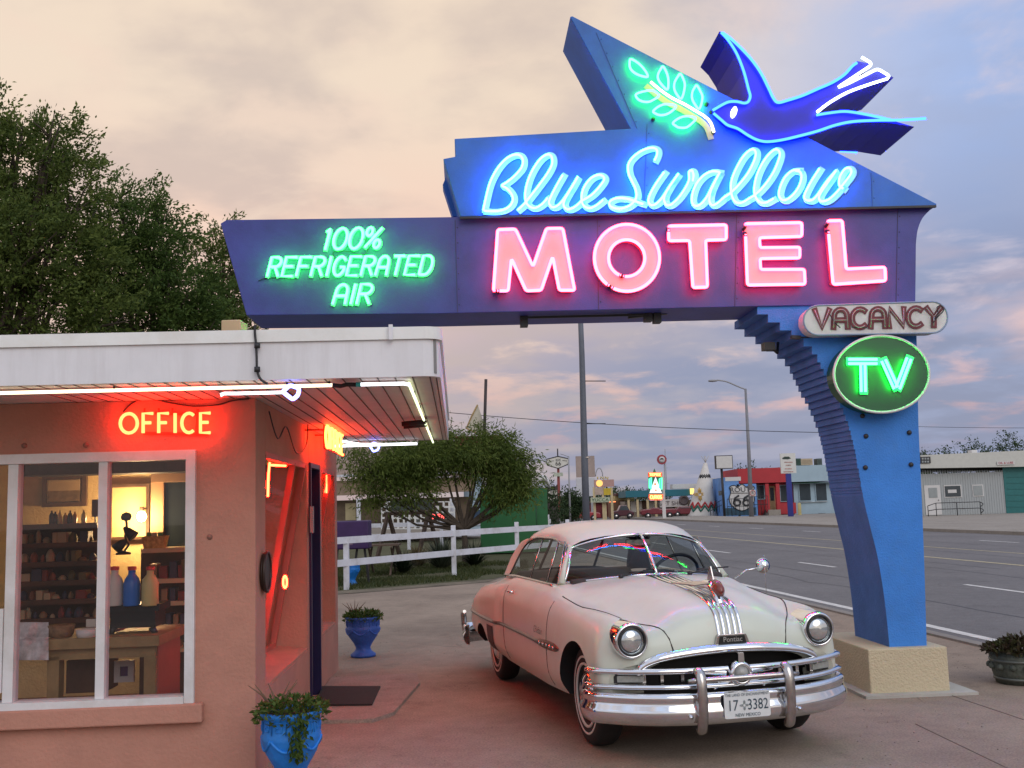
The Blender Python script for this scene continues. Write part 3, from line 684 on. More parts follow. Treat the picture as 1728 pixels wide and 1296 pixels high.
# door set back in its frame
dr = thing('door', None, None); dr.parent = OFB
mb = MB(); bbox(mb, -.18, -.13, dd0 + .05, dd1 - .05, .02, zt1 - .01); mb.build('door_leaf', M_DOOR, dr)
mb = MB(); bbox(mb, -.20, .02, dd0 + .001, dd0 + .045, .0, zt1 + .015); bbox(mb, -.20, .018, dd1 - .04, dd1 - .001, .0, zt1 + .015); bbox(mb, -.2, .016, dd0 + .046, dd1 - .041, zt1 - .03, zt1 + .014); mb.build('door_frame', M_DOOR, dr)
zk = SPx(519, 877)[2]; mb = MB(); bbox(mb, .021, .05, dd0 - .09, dd0 - .03, zk - .12, zk + .12); mb.build('door_plate', M('grey_steel', (.35, .35, .36), .4, metal=.8), dr)
# oval plaque
cz = SPx(443, 965); mb = MB(); hz = abs(SPx(443, 932)[2] - SPx(443, 998)[2]) / 2
rng = [B(.012, cz[1] + .13 * math.cos(t), cz[2] + hz * math.sin(t)) for t in [i * math.pi / 16 for i in range(32)]]
mb.prism(rng, BR * .02); pq = mb.build('wall_plaque', M('dark_bronze', (.05, .035, .03), .45, metal=.5), OFB)
mb = MB(); mb.tube([p_ + BR * .02 for p_ in rng], .012, 6, True); mb.build('plaque_rim', MATS['dark_bronze'], pq)
# little wall studs
mb = MB()
for (px, py) in ((41, 752), (145, 751), (354, 906)): mb.lathe([(.02, 0), (.016, .012), (0, .016)], FP.at(px, py, .0), 10, ax=(BR, UP, -BD))
mb.build('wall_stud', M('stud_paint', (.25, .13, .10), .8), wall)
# roof
FR = rdz(G(743, 634, WALL_TOP)); fd = FR[1]; fr_ = FR[0]
ZT = rdz(Plane(B(0, fd), -BD).at(740, 551))[2]; rb = LEN + .12
roof = thing('roof', None, None); roof.parent = OFB
mb = MB(); bbox(mb, r_left - 2.2, fr_ - .02, fd + .022, rb, WALL_TOP + .02, ZT - .05); mb.build('roof_deck', M('grey_roofing', (.25, .25, .25), .9), roof)
mb = MB()
# fascia with a rounded front right corner
pts = [B(r_left - 2.2, fd, 0)] + [B(fr_ - .10 + .10 * math.sin(t), fd + .10 - .10 * math.cos(t), 0) for t in [i * math.pi / 12 for i in range(7)]] + [B(fr_, rb, 0)]
rows = []
for z in (WALL_TOP, ZT - .075): rows.append([p_ + UP * z for p_ in pts])
ins = [p_ + (B(-1, 1) - B(0, 0)).normalized() * .03 for p_ in pts]
mb.grid([rows[0], rows[1], [p_ + UP * (ZT - .075) for p_ in ins], [p_ + UP * WALL_TOP for p_ in ins], rows[0]], smooth=False); fas = mb.build('fascia', M_FASCIA, roof)
mb = MB()
out = [p_ + (B(1, -1) - B(0, 0)).normalized() * .022 for p_ in pts]
mb.grid([[p_ + UP * (ZT - .074) for p_ in out], [p_ + UP * ZT for p_ in out], [p_ + UP * ZT for p_ in ins], [p_ + UP * (ZT - .074) for p_ in ins], [p_ + UP * (ZT - .074) for p_ in out]], smooth=False)
mb.build('roof_trim', M('bright_white_trim', (.82, .83, .80), .45, var=.05, dirt=(.68, .66, .60), dscale=2), roof)
mb = MB(); q = rdz(Plane(B(0, fd), -BD).at(660, 553)); bbox(mb, q[0] - .012, q[0] + .012, fd - .05, fd - .0225, ZT - .08, ZT + .01); mb.build('trim_joint', M_FASCIA, roof)
# soffit boards
mb = MB(); bbox(mb, r_left - 2.2, fr_ - .03, fd + .03, rb, WALL_TOP + .003, WALL_TOP + .018); sf = mb.build('soffit', M_SOFF, roof)
mb = MB(); k = -1.2
while k < fr_ - .06:
    bbox(mb, k, k + .008, fd + .035, rb - .01, WALL_TOP - .0005, WALL_TOP + .004); k += .105
mb.build('soffit_groove', M_GROOVE, sf)
# roof vent box
q = FPx(375, 552, fd - 1.5 if False else 0); Yv = B(0, 1.2).y
a, b = W(373, 552, Yv), W(406, 539, Yv); mb = MB(); mb.box(a.x, b.x, Yv, Yv + .22, ZT - .08, b.z); mb.build('vent_box', M('tan_metal', (.55, .38, .22), .6), roof, bevel=.01)

# ---------------------------------------------------------------- OFFICE neons
E_ORANGE = EM('orange_neon', (42.0, 1.05, 0.30)); E_ORANGE2 = EM('side_orange_neon', (52.0, 2.0, 0.36))
M_RUST = M('red_painted_steel', (0.40, 0.05, 0.03), 0.6, var=.2)
ofs = thing('office_sign', 'orange neon OFFICE lettering on the front wall above the shop window', 'neon sign', B(FPx(280, 715)[0], -.05, FPx(280, 735)[2]))
FW = {'I': .12, 'F': .72, 'E': .72, 'C': .95, 'O': 1.25}
class OffPl:  # letters stand off the wall
    pass
word('OFFICE', (203, 698), (355, 697), (203, 731), .42, 0, ofs, M_RUST, E_ORANGE, .0, .03, .0115, dx=5, dy=-3, widths=FW, pl=FP, nm='neon_letter', h=.002, lift=.075, paint=False)
mb = MB()
mb.bar(FP.at(242, 731, .03), FP.at(352, 733, .03), .012, .02); mb.bar(FP.at(262, 697, .03), FP.at(330, 699, .03), .012, .02); mb.bar(FP.at(334, 690, .03), FP.at(331, 734, .03), .02, .012)
for x in (244, 268, 291): mb.bar(FP.at(x, 697, .01), FP.at(x, 690, .06), .012, .012)
mb.build('support_rail', M_RUST, ofs)
mb = MB(); mb.tube([FP.at(x, y, .012) for x, y in [tuple(p[:2]) for p in spline([(208, 695), (222, 681), (240, 672), (262, 674), (290, 680), (320, 685), (348, 685), (372, 682), (392, 676), (420, 673)], 5)]], .006, 6); mb.build('supply_wire', M_DARK, ofs)

zc_ = SPx(535, 740); za, zb_ = SPx(521, 722)[2], SPx(521, 758)[2]
ofs2 = thing('office_sign', 'orange neon OFFICE lettering seen edge on above the side door', 'neon sign', B(.3, (dd0 + dd1) / 2, zb_))
d_a, d_b = dd0 - .25, dd1 + .45
class SidePl:
    N = BR
    @staticmethod
    def at(u, v, off=0.0): return B(.16 + off, d_a + (d_b - d_a) * u, zb_ + (za - zb_) * (1 - v))
word('OFFICE', (0, 0), (1, 0), (0, 1), .42, 0, ofs2, M_RUST, E_ORANGE2, .0, .03, .0125, dx=0.02, dy=-0.03, widths=FW, pl=SidePl, h=.002, lift=.03, paint=False)
mb = MB()
for u in (.02, .5, .98): mb.bar(SidePl.at(u, .2, -.16), SidePl.at(u, .2, .02), .015, .015); mb.bar(SidePl.at(u, -.05, .012), SidePl.at(u, 1.05, .012), .015, .012)
mb.bar(SidePl.at(.02, 1.03, .012), SidePl.at(.98, 1.03, .012), .015, .012); mb.build('support_rail', M_RUST, ofs2)
mb = MB(); mb.tube([B(.03, d, z) for d, z in [tuple(p[:2]) for p in spline([(.35, 2.47), (.7, 2.30), (1.1, 2.42), (1.6, 2.24), (2.2, 2.36), (d_a, za + .15)], 6)]], .006, 6)
mb.build('supply_wire', M_DARK, ofs2)

# ---------------------------------------------------------------- neon under the eaves
E_EAVE = EM('warm_white_tube', (2.6, 2.15, 1.45)); E_EWHITE = EM('cool_white_tube', (2.6, 2.6, 2.8)); E_ERET = EM('pale_green_white_tube', (2.0, 2.3, 1.3)); E_BLUERING = EM('blue_ring_tube', (1.6, 1.9, 9.0))
M_TEAL = M('teal_sleeve', (0.05, 0.5, 0.45), 0.4); M_BLACKS = M('black_sleeve', (0.02, .012, .012), .6)
EPf = Plane(B(0, fd + .14), -BD)
zE = WALL_TOP - .05
def ep(px, py): return EPf.at(px, py)
rE = rdz(ep(690, 648))[0]; zE = rdz(ep(560, 650))[2]
ev = thing('eave_neon', 'long warm white neon tube along the front eave of the office', 'neon tube', B(-1, fd + .14, zE))
mb = MB(); mb.tube([B(r_left - 2, fd + .14, zE), B(rdz(ep(561, 650))[0], fd + .14, zE)], .011, 10); mb.build('tube', E_EAVE, ev)
mb = MB(); mb.tube([B(rdz(ep(561, 650))[0], fd + .14, zE), ep(575, 651.5), ep(585, 649), B(rdz(ep(601, 650))[0], fd + .14, zE)], .013, 8); mb.build('end_sleeve', M_BLACKS, ev)
mb = MB()
for px in (193, 484, 556): p_ = ep(px, 650); p_.z = zE; mb.bar(p_, V3((p_.x, p_.y, WALL_TOP)), .012, .012)
mb.build('tube_hook', M_DARK, ev)
ev2 = thing('eave_neon', 'white neon tube turning the roof corner and running back under the side eave', 'neon tube', B(rE, fd + .14, zE))
p0 = B(rdz(ep(609, 650))[0], fd + .14, zE); pc = B(rE, fd + .14, zE); pe = B(rE + .02, rb - .25, WALL_TOP - .04)
mb = MB(); mb.tube([p0, pc + BR * -.03, pc + BD * .06], .011, 10); mb.build('tube', E_EWHITE, ev2)
for t0, t1 in ((.0, .27), (.29, .47), (.53, .78), (.80, 1.0)): mb = MB(); mb.tube([pc.lerp(pe, t0), pc.lerp(pe, t1)], .010, 10); mb.build('tube', E_ERET, ev2)
mb = MB(); mb.tube([B(rdz(ep(601, 650))[0], fd + .14, zE), p0], .015, 8); mb.build('end_sleeve', M_TEAL, ev2)
for t in (.12, .3, .5, .55, .72):
    mb = MB(); p_ = pc.lerp(pe, t); mb.bar(p_, V3((p_.x, p_.y, WALL_TOP)), .02, .02)
    if t in (.5, .55): mb.tube([p_ + BR * .01, p_ - BR * .2 - UP * .015], .022, 8)
    mb.build('tube_holder', M_BLACKS, ev2)
ev3 = thing('eave_neon', 'short white neon tube with a hooked end and blue ring on the front eave', 'neon tube', ep(430, 666))
pts = [(375, 668), (373, 665.5), (379, 664), (400, 664), (478, 662)]
mb = MB(); mb.tube([EPf.at(x, y, .05) for x, y in pts], .010, 8); mb.build('tube', E_EWHITE, ev3)
mb = MB(); mb.tube([EPf.at(x, y, .06) for x, y in rounded([(477, 660), (491, 650), (506, 655), (503, 668), (494, 675)], 3, 3)], .012, 8, True) if False else mb.tube([EPf.at(p_[0], p_[1], .06) for p_ in rounded([(477, 661), (489, 650), (505, 655), (503, 667), (494, 674.5)], 4, 3)], .0125, 8, True); mb.build('ring_tube', E_BLUERING, ev3)
EPb = Plane(B(0, rb - .3), -BD)
ev4 = thing('eave_neon', 'white neon tube with a small blue ring on the far eave of the office', 'neon tube', EPb.at(650, 748))
mb = MB(); mb.tube([EPb.at(560, 753), EPb.at(704, 748.5)], .015, 8); mb.tube([EPb.at(574, 744, .05), EPb.at(622, 752, .05)], .013, 8); mb.build('tube', E_EWHITE, ev4)
mb = MB(); mb.tube([EPb.at(p_[0], p_[1], .06) for p_ in rounded([(624, 752), (631, 747), (640, 752), (638, 759), (630, 762)], 2, 3)], .012, 8, True); mb.build('ring_tube', E_BLUERING, ev4)
# cable over the fascia
FAP = Plane(B(0, fd), -BD)
mb = MB(); mb.tube([FAP.at(p_[0], p_[1], .03) for p_ in spline([(431, 548), (430, 560), (432, 580), (433, 600), (434, 625), (440, 640), (452, 648)], 5)], .008, 6)
for y in (582, 622): mb.lathe([(.0, -.02), (.018, -.02), (.018, .01), (0, .01)], FAP.at(434, y, .03), 10)
mb.solo('power_cable', 'black cable hanging down over the white roof fascia', 'cable', M_DARK)

# ---------------------------------------------------------------- inside the office
RD = 3.5
mb = MB(); bbox(mb, r_left - 2, -TW, RD, RD + .05, 0, WALL_TOP); mb.build('interior_wall', M_INT, OFB)
mb = MB(); bbox(mb, r_left - 2, -TW - .002, TW, RD - .002, .0, .02); mb.build('interior_floor', M_BROWN, OFB)
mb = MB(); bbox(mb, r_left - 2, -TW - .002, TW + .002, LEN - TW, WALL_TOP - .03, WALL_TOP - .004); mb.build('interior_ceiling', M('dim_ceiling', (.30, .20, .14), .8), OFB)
def IB(mb, px0, py0, px1, py1, d, t, mi=0):
    a, b = FPx(px0, py0, d), FPx(px1, py1, d); return bbox(mb, min(a[0], b[0]), max(a[0], b[0]), d, d + t, min(a[2], b[2]), max(a[2], b[2]), mi)
# ceiling beam
mb = MB(); IB(mb, 28, 770, 330, 795, 1.0, .3); mb.build('ceiling_beam', M_BROWN, OFB)
def picture(label, x0, y0, x1, y1, mat, d=RD - .06, w=7):
    t = thing('framed_picture', label, 'picture', B(*FPx((x0 + x1) / 2, y1, d)))
    a, b = FPx(x0, y1, d), FPx(x1, y0, d); mb = MB()
    quad = [B(a[0], d, a[2]), B(b[0], d, a[2]), B(b[0], d, b[2]), B(a[0], d, b[2])]; ww = w / 1720 * (B(0, d).y)
    mb.frame(quad, ww, BD * .04); mb.build('frame', M_BROWN, t)
    mb = MB(); mb.add([B(a[0] + ww, d + .02, a[2] + ww), B(b[0] - ww, d + .02, a[2] + ww), B(b[0] - ww, d + .02, b[2] - ww), B(a[0] + ww, d + .02, b[2] - ww)], [(0, 1, 2, 3)]); mb.build('image', mat, t); return t
t = picture('dark framed landscape picture high on the cream office wall', 70, 800, 146, 856, M('picture_mount', (.55, .48, .36), .8))
d = RD - .05; mb = MB(); a, b = FPx(80, 847, d), FPx(136, 809, d); zm = (a[2] + b[2]) / 2
for z0, z1, mi in ((a[2], zm, 0), (zm, b[2], 1)): bbox(mb, a[0], b[0], d - .006, d + .01, z0, z1, mi)
mb.build('landscape', [M('brown_land', (.16, .10, .05), .8, var=.5, vscale=14), M('tan_sky', (.38, .28, .17), .8, var=.2)], t)
picture('large thin framed cream panel behind the glowing bulb', 182, 816, 252, 912, M('cream_panel', (.66, .50, .24), .8), w=5)
mb = MB(); IB(mb, 281, 790, 318, 925, RD - .1, .08); mb.solo('dark_doorway', 'dark glass doorway at the right end of the office back wall', 'doorway', M('night_glass', (.01, .014, .016), .1))
mb = MB(); IB(mb, 255, 790, 275, 925, RD - .14, .1); IB(mb, 255, 788, 330, 812, RD - .2, .1); mb.solo('door_post', 'brown post and header beside the dark doorway inside', 'door frame', M('brown_plaster', (.26, .15, .08), .8))
bp = B(*FPx(239, 872, RD - .2))
lamp = thing('wall_lamp', 'bare glowing bulb on the cream back wall of the office', 'lamp', bp)
mb = MB(); mb.lathe([(0, -.05), (.03, -.04), (.048, 0), (.036, .035), (.02, .055), (0, .06)], bp, 14); mb.build('bulb', EM('warm_bulb', (60, 38, 14)), lamp)
mb = MB(); mb.lathe([(.022, .05), (.022, .1), (0, .1)], bp, 10); mb.bar(bp + UP * .08, bp + UP * .08 + BD * .2, .02, .02); mb.build('socket', M_BROWN, lamp)
ld = bpy.data.lights.new('bulb_light', 'POINT'); ld.energy = 60; ld.color = (1, .66, .30); ld.shadow_soft_size = .06
lo = bpy.data.objects.new('bulb_light', ld); COL.objects.link(lo); lo.parent = lamp; lo.location = -BD * .08 + UP * -.0
# counter with boxes and shelving
def item(name, label, cat, rects, mats, d, t, group=None):
    mb = MB()
    for i, r_ in enumerate(rects): IB(mb, *r_[:4], d + (.003 * i), t, r_[4] if len(r_) > 4 else 0)
    return mb.solo(name, label, cat, mats, group, bevel=.004)
M_SHB = M('dim_brown_shelf', (.10, .05, .028), .6, var=.3, vscale=5)
ct = thing('display_rack', 'tall brown display rack crowded with souvenirs behind the middle pane', 'rack', B(*FPx(100, 1100, 2.7)))
mb = MB()
for y in (886, 918, 950, 982, 1014, 1046): IB(mb, 30, y, 164, y + 4, 2.6, .35)
IB(mb, 28, 886, 166, 1090, 2.95, .03); mb.build('shelf', M_SHB, ct)
cols = [M('souvenir_%s' % n, c, .6) for n, c in (('tan', (.30, .19, .09)), ('maroon', (.20, .04, .03)), ('slate', (.06, .06, .09)), ('olive', (.14, .11, .04)), ('cream', (.45, .36, .22)), ('rust', (.30, .10, .05)))]
rr = random.Random(3); k = 0
for y in (918, 950, 982, 1014, 1046):
    x = 33
    while x < 158:
        w = rr.uniform(7, 17); h = rr.uniform(9, 22)
        mb = MB(); sh = rr.random()
        if sh < .45: IB(mb, x, y - h, x + w, y - .6, 2.62, .14)
        else:
            c = B(*FPx(x + w / 2, y - .6, 2.7)); r_ = w / 1720 * 9.7 / 2; hh = h / 1720 * 9.7
            mb.lathe([(0, 0), (r_ * .8, 0), (r_, hh * .5), (r_ * .7, hh * .8), (r_ * .3, hh), (0, hh)], c, 10)
        o = mb.solo('souvenir', 'small souvenir crowded on the brown display rack behind the middle pane', 'souvenir', cols[rr.randrange(6)], 'souvenirs on the display rack', bevel=.003)
        x += w + rr.uniform(1, 5); k += 1
def bottle(label, px, py, h_px, w_px, d, mat, capm=None, group=None, name='bottle', neck=.35):
    c = B(*FPx(px, py, d)); s_ = B(0, d).y / 1720; r_ = w_px * s_ / 2; h = h_px * s_
    t = thing(name, label, 'bottle', c, 0, group); mb = MB()
    mb.lathe([(0, 0), (r_ * .95, 0), (r_, h * .03), (r_, h * .55), (r_ * .85, h * .68), (r_ * neck, h * .80), (r_ * neck, h * .92), (0, h * .92)], c, 16); mb.build('glass', mat, t)
    if capm: mb = MB(); mb.lathe([(r_ * neck * 1.25, h * .9), (r_ * neck * 1.25, h * .99), (0, h)], c, 12); mb.build('cap', capm, t)
    return t
bc = [M('bottle_%s' % n, c, .25) for n, c in (('dark', (.03, .02, .015)), ('amber', (.30, .15, .03)), ('straw', (.55, .48, .22)), ('green', (.05, .09, .04)))]
for px, n, h in ((87, 0, 26), (93, 0, 24), (101, 2, 27), (110, 1, 22), (118, 0, 26), (126, 1, 24), (141, 2, 27)):
    bottle('dark bottle in the row along the top of the brown rack' if n == 0 else ('pale straw coloured bottle on top of the brown rack' if n == 2 else 'amber bottle among dark ones on top of the brown rack'), px, 886, h, 8, 2.7, bc[n], None, 'bottles on the rack')
# counter sign on a stick
mb = MB(); IB(mb, 155, 843, 166, 872, 2.6, .015); IB(mb, 159.5, 872, 161.5, 886, 2.605, .01); mb.solo('card_stand', 'small brown card on a stick beside the bottle row', 'card stand', M_BROWN)
# gooseneck desk lamp
t = thing('desk_lamp', 'black desk lamp with two stacked cone shades before the lit panel', 'lamp', B(*FPx(212, 935, 2.2)))
dl = lambda x, y: B(*FPx(x, y, 2.2)); s_ = B(0, 2.2).y / 1720
mb = MB(); mb.lathe([(0, 0), (12 * s_, 0), (12 * s_, 3 * s_), (3 * s_, 6 * s_), (0, 7 * s_)], dl(208, 936), 16); mb.build('base', M_BLACKI, t)
mb = MB(); mb.tube([dl(x, y) for x, y in ((208, 933), (217, 920), (211, 905), (214, 890), (213, 875))], 2 * s_, 8); mb.build('stem', M_BLACKI, t)
mb = MB(); mb.lathe([(0, -8 * s_), (7 * s_, -5 * s_), (9 * s_, 0), (7 * s_, 5 * s_), (0, 8 * s_)], dl(213, 872), 14); mb.build('ball', M_BLACKI, t)
for (a, b) in (((209, 890), (226, 906)), ((213, 910), (196, 927))):
    p0_, p1_ = dl(*a), dl(*b); mb = MB(); mb.tube([p0_, p0_.lerp(p1_, .3), p1_], [2 * s_, 6 * s_, 10 * s_], 14); mb.build('lamp_shade', M_BLACKI, t)
# wicker basket
t = thing('wicker_basket', 'yellow wicker basket holding packets on the inner white shelf', 'basket', B(*FPx(262, 925, 2.4)))
mb = MB(); s_ = B(0, 2.4).y / 1720; c = B(*FPx(262, 925, 2.4))
rows = []
for (w, z) in ((16, 0), (19, 18), (20, 20), (18, 20), (15, 3)):
    rows.append([c + BR * (w * s_ * x) + BD * (w * s_ * .6 * y) + UP * z * s_ for x, y in ((-1, -1), (0, -1.05), (1, -1), (1.05, 0), (1, 1), (0, 1.05), (-1, 1), (-1.05, 0))])
mb.grid(rows, close_u=True, smooth=False); mb.build('basket', M('wicker', (.55, .38, .10), .7, var=.5, vscale=30), t)
mb = MB()
for i, x in enumerate((-10, -2, 8)): mb.obox(c + BR * x * s_ + UP * 18 * s_, (BR, BD, UP), (4 * s_, 2 * s_, 8 * s_), i % 2)
mb.build('packet', [M('green_packet', (.10, .25, .05), .5), M('cream_packet', (.6, .5, .3), .5)], t)
# shelves at the right
t = thing('wall_shelf', 'pale open shelves with dark goods at the right of the shop window', 'shelf', B(*FPx(285, 1170, 2.5)))
mb = MB()
for y in (926, 978, 1016, 1056, 1095): IB(mb, 240 if y < 1000 else 262, y, 318, y + 5, 2.35, .4)
mb.build('board', M('pale_shelf', (.62, .50, .28), .5), t)
mb = MB(); IB(mb, 238, 926, 320, 1170, 2.78, .03); mb.build('back_panel', M_SHB, t)
for i, (x, w, y, h, c_) in enumerate(((252, 12, 978, 26, 0), (268, 14, 978, 22, 1), (286, 12, 978, 30, 2), (300, 10, 978, 24, 1), (306, 9, 978, 34, 3), (272, 10, 1016, 22, 0), (286, 9, 1016, 24, 2), (300, 12, 1016, 18, 1), (268, 8, 1056, 18, 2), (280, 8, 1056, 20, 2), (292, 8, 1056, 19, 0), (304, 8, 1056, 20, 2), (274, 9, 1095, 16, 4), (290, 12, 1095, 14, 3))):
    item('boxed_good', 'small dark boxed good on the pale open shelves at right', 'box', [(x, y - h, x + w, y - .5)], cols[c_], 2.42, .14, 'goods on the pale shelves')
# three soap bottles on a black stove
for px, m_, lab, cm in ((193, M('white_soap', (.62, .58, .52), .35), 'white soap bottle, left of three on the black iron stove', (.5, .05, .04)), (222, M('blue_soap', (.03, .16, .55), .3), 'bright blue soap bottle between two pale ones on the stove', (.5, .05, .04)), (253, M('yellow_soap', (.62, .52, .22), .35), 'pale yellow soap bottle, right of three on the black iron stove', (.45, .04, .03))):
    t = bottle(lab, px, 1022, 64, 27, .95, m_, M('red_pump', cm, .4), 'soap bottles on the stove', name='soap_bottle', neck=.42)
t = thing('iron_stove', 'small black cast iron stove standing on the shop table', 'stove', B(*FPx(225, 1078, .95)))
mb = MB(); a = .95; IB(mb, 180, 1022, 269, 1031, a - .02, .3); IB(mb, 186, 1031, 262, 1058, a, .26); mb.build('firebox', M_BLACKI, t)
for x in (192, 256):
    for d in (a + .02, a + .22): mb = MB(); mb.tube([B(*FPx(x, 1058, d)), B(*FPx(x + (6 if x > 220 else -4), 1068, d)), B(*FPx(x + (2 if x > 220 else 2), 1079, d))], [.03, .022, .012], 8); mb.build('leg', M_BLACKI, t)
# shop table
t = thing('shop_table', 'rough pine table with a red end panel inside the shop window', 'table', B(*FPx(170, 1190, .85)))
mb = MB(); IB(mb, 66, 1080, 268, 1090, .75, .75); mb.build('tabletop', M_PINE, t)
mb = MB(); IB(mb, 75, 1091, 262, 1108, .80, .04); mb.build('apron', M_PINE, t)
for x in (80, 243):
    mb = MB(); a = FPx(x, 1109, .8); b = FPx(x + 20, 1109, .8); bbox(mb, a[0], b[0], .8, .9, .02, a[2]); mb.build('leg', M_PINE, t)
mb = MB(); a = FPx(266, 1092, .86); bbox(mb, a[0] - .02, a[0] + .01, .84, 1.45, .1, a[2] + .06); mb.build('end_panel', M('red_panel', (.42, .13, .09), .5), t)
# cloth and bowls on the table
mb = MB(); rows = []
for i in range(9):
    z_ = i / 8; row = []
    for j in range(9):
        x = 30 + 52 * j / 8; y = 1050 + 64 * z_; q = FPx(x, y, .70 + .03 * math.sin(j * 1.3 + i * .6) + (.2 * (1 - z_) if z_ < .5 else 0)); row.append(B(*q))
    rows.append(row)
mb.grid(rows); mb.solo('folded_cloth', 'white cloth with blue print draped over the left table end', 'cloth', M('white_print_cloth', (.55, .52, .52), .8, var=.5, vscale=9))
def bowl(label, px, py, w, h, mat, d=.9, name='bowl'):
    s_ = B(0, d).y / 1720; c = B(*FPx(px, py, d)); mb = MB()
    mb.lathe([(0, 0), (w * .3 * s_, 0), (w * .45 * s_, h * .4 * s_), (w * .5 * s_, h * s_), (w * .46 * s_, h * s_), (0, h * .3 * s_)], c, 18); return mb.solo(name, label, 'bowl', mat)
bowl('brown basket bowl on the table beside the white cloth', 103, 1080, 42, 24, M('brown_wicker', (.20, .11, .05), .7, var=.5, vscale=30))
bowl('white china bowl near the middle mullion on the table', 146, 1080, 34, 18, M('white_china', (.6, .57, .55), .3), .85)
item('paper_card', 'small white card standing above the china bowl', 'card', [(145, 1045, 161, 1058)], M('white_paper', (.6, .56, .5), .7), 1.0, .01)
item('folded_shirt', 'folded pink shirt lying beside the black stove legs', 'shirt', [(182, 1062, 200, 1078)], M('pink_cloth', (.40, .14, .14), .8), 1.15, .2)
t = thing('tile_panel', 'white framed purple tile panel leaning under the shop table', 'tile', B(*FPx(208, 1152, 1.2)))
mb = MB(); a, b = FPx(192, 1152, 1.2), FPx(226, 1114, 1.2); quad = [B(a[0], 1.2, a[2]), B(b[0], 1.2, a[2]), B(b[0], 1.2, b[2]), B(a[0], 1.2, b[2])]
mb.frame(quad, .045, BD * .03); mb.build('frame', MATS['white_china'], t)
mb = MB(); bbox(mb, a[0] + .03, b[0] - .03, 1.215, 1.225, a[2] + .03, b[2] - .03); mb.build('tile', M('purple_glaze', (.10, .04, .16), .3), t)
item('table_front_crate', 'dark slatted crate on the floor beneath the pine table', 'crate', [(112, 1115, 178, 1168)], M_SHB, 1.2, .3)
# ================================================================== planters, mat, ground-level things by the office
def leaf_mat(name, a, b, tr=0.25):
    if name in MATS: return MATS[name]
    m = bpy.data.materials.new(name); m.use_nodes = True; nt = m.node_tree; N = nt.nodes; L = nt.links
    bs = N['Principled BSDF']; bs.inputs['Roughness'].default_value = .6; bs.inputs['Specular IOR Level'].default_value = .25
    tc = N.new('ShaderNodeTexCoord'); n = N.new('ShaderNodeTexNoise'); n.inputs['Scale'].default_value = 1.6; n.inputs['Detail'].default_value = 6; L.new(tc.outputs['Object'], n.inputs[0])
    wn = N.new('ShaderNodeTexWhiteNoise'); geo = N.new('ShaderNodeNewGeometry'); L.new(geo.outputs['Random Per Island'], wn.inputs['Vector'])
    ad = N.new('ShaderNodeMath'); ad.operation = 'ADD'; L.new(n.outputs[0], ad.inputs[0])
    sb = N.new('ShaderNodeMath'); sb.operation = 'MULTIPLY_ADD'; sb.inputs[1].default_value = .5; sb.inputs[2].default_value = -.25; L.new(geo.outputs['Random Per Island'], sb.inputs[0]); L.new(sb.outputs[0], ad.inputs[1])
    r = N.new('ShaderNodeMapRange'); r.inputs['From Min'].default_value = .3; r.inputs['From Max'].default_value = .75; L.new(ad.outputs[0], r.inputs[0])
    mx = N.new('ShaderNodeMix'); mx.data_type = 'RGBA'; L.new(r.outputs[0], mx.inputs[0]); mx.inputs[6].default_value = (*a, 1); mx.inputs[7].default_value = (*b, 1); L.new(mx.outputs[2], bs.inputs['Base Color'])
    t = N.new('ShaderNodeBsdfTranslucent'); L.new(mx.outputs[2], t.inputs[0]); ms = N.new('ShaderNodeMixShader'); ms.inputs[0].default_value = tr
    L.new(bs.outputs[0], ms.inputs[1]); L.new(t.outputs[0], ms.inputs[2]); L.new(ms.outputs[0], N['Material Output'].inputs[0])
    MATS[name] = m; return m
def add_leaf(mb, c, d, w, l, rnd, curl=.3):
    d = V3(d).normalized(); s = d.orthogonal().normalized(); q = Matrix.Rotation(rnd.uniform(0, 6.28), 3, d); s = q @ s; n = d.cross(s)
    mb.add([c, c + d * l * .45 + s * w + n * l * curl * .15, c + d * l - n * l * curl * .3, c + d * l * .45 - s * w + n * l * curl * .15], [(0, 1, 2, 3)])
M_POT = M('blue_glazed_paint', (0.012, 0.19, 0.62), 0.55, var=0.2, vscale=7, bump=0.3, bscale=30, dirt=(0.03, 0.2, 0.5), dscale=5)
M_POT2 = M('violet_blue_paint', (0.03, 0.10, 0.42), 0.55, var=0.2, vscale=7, bump=0.3, bscale=30)
M_SOIL = M('dark_soil', (.03, .022, .016), .95)
LM_POT = leaf_mat('planter_leaves', (.035, .07, .010), (.10, .15, .03))
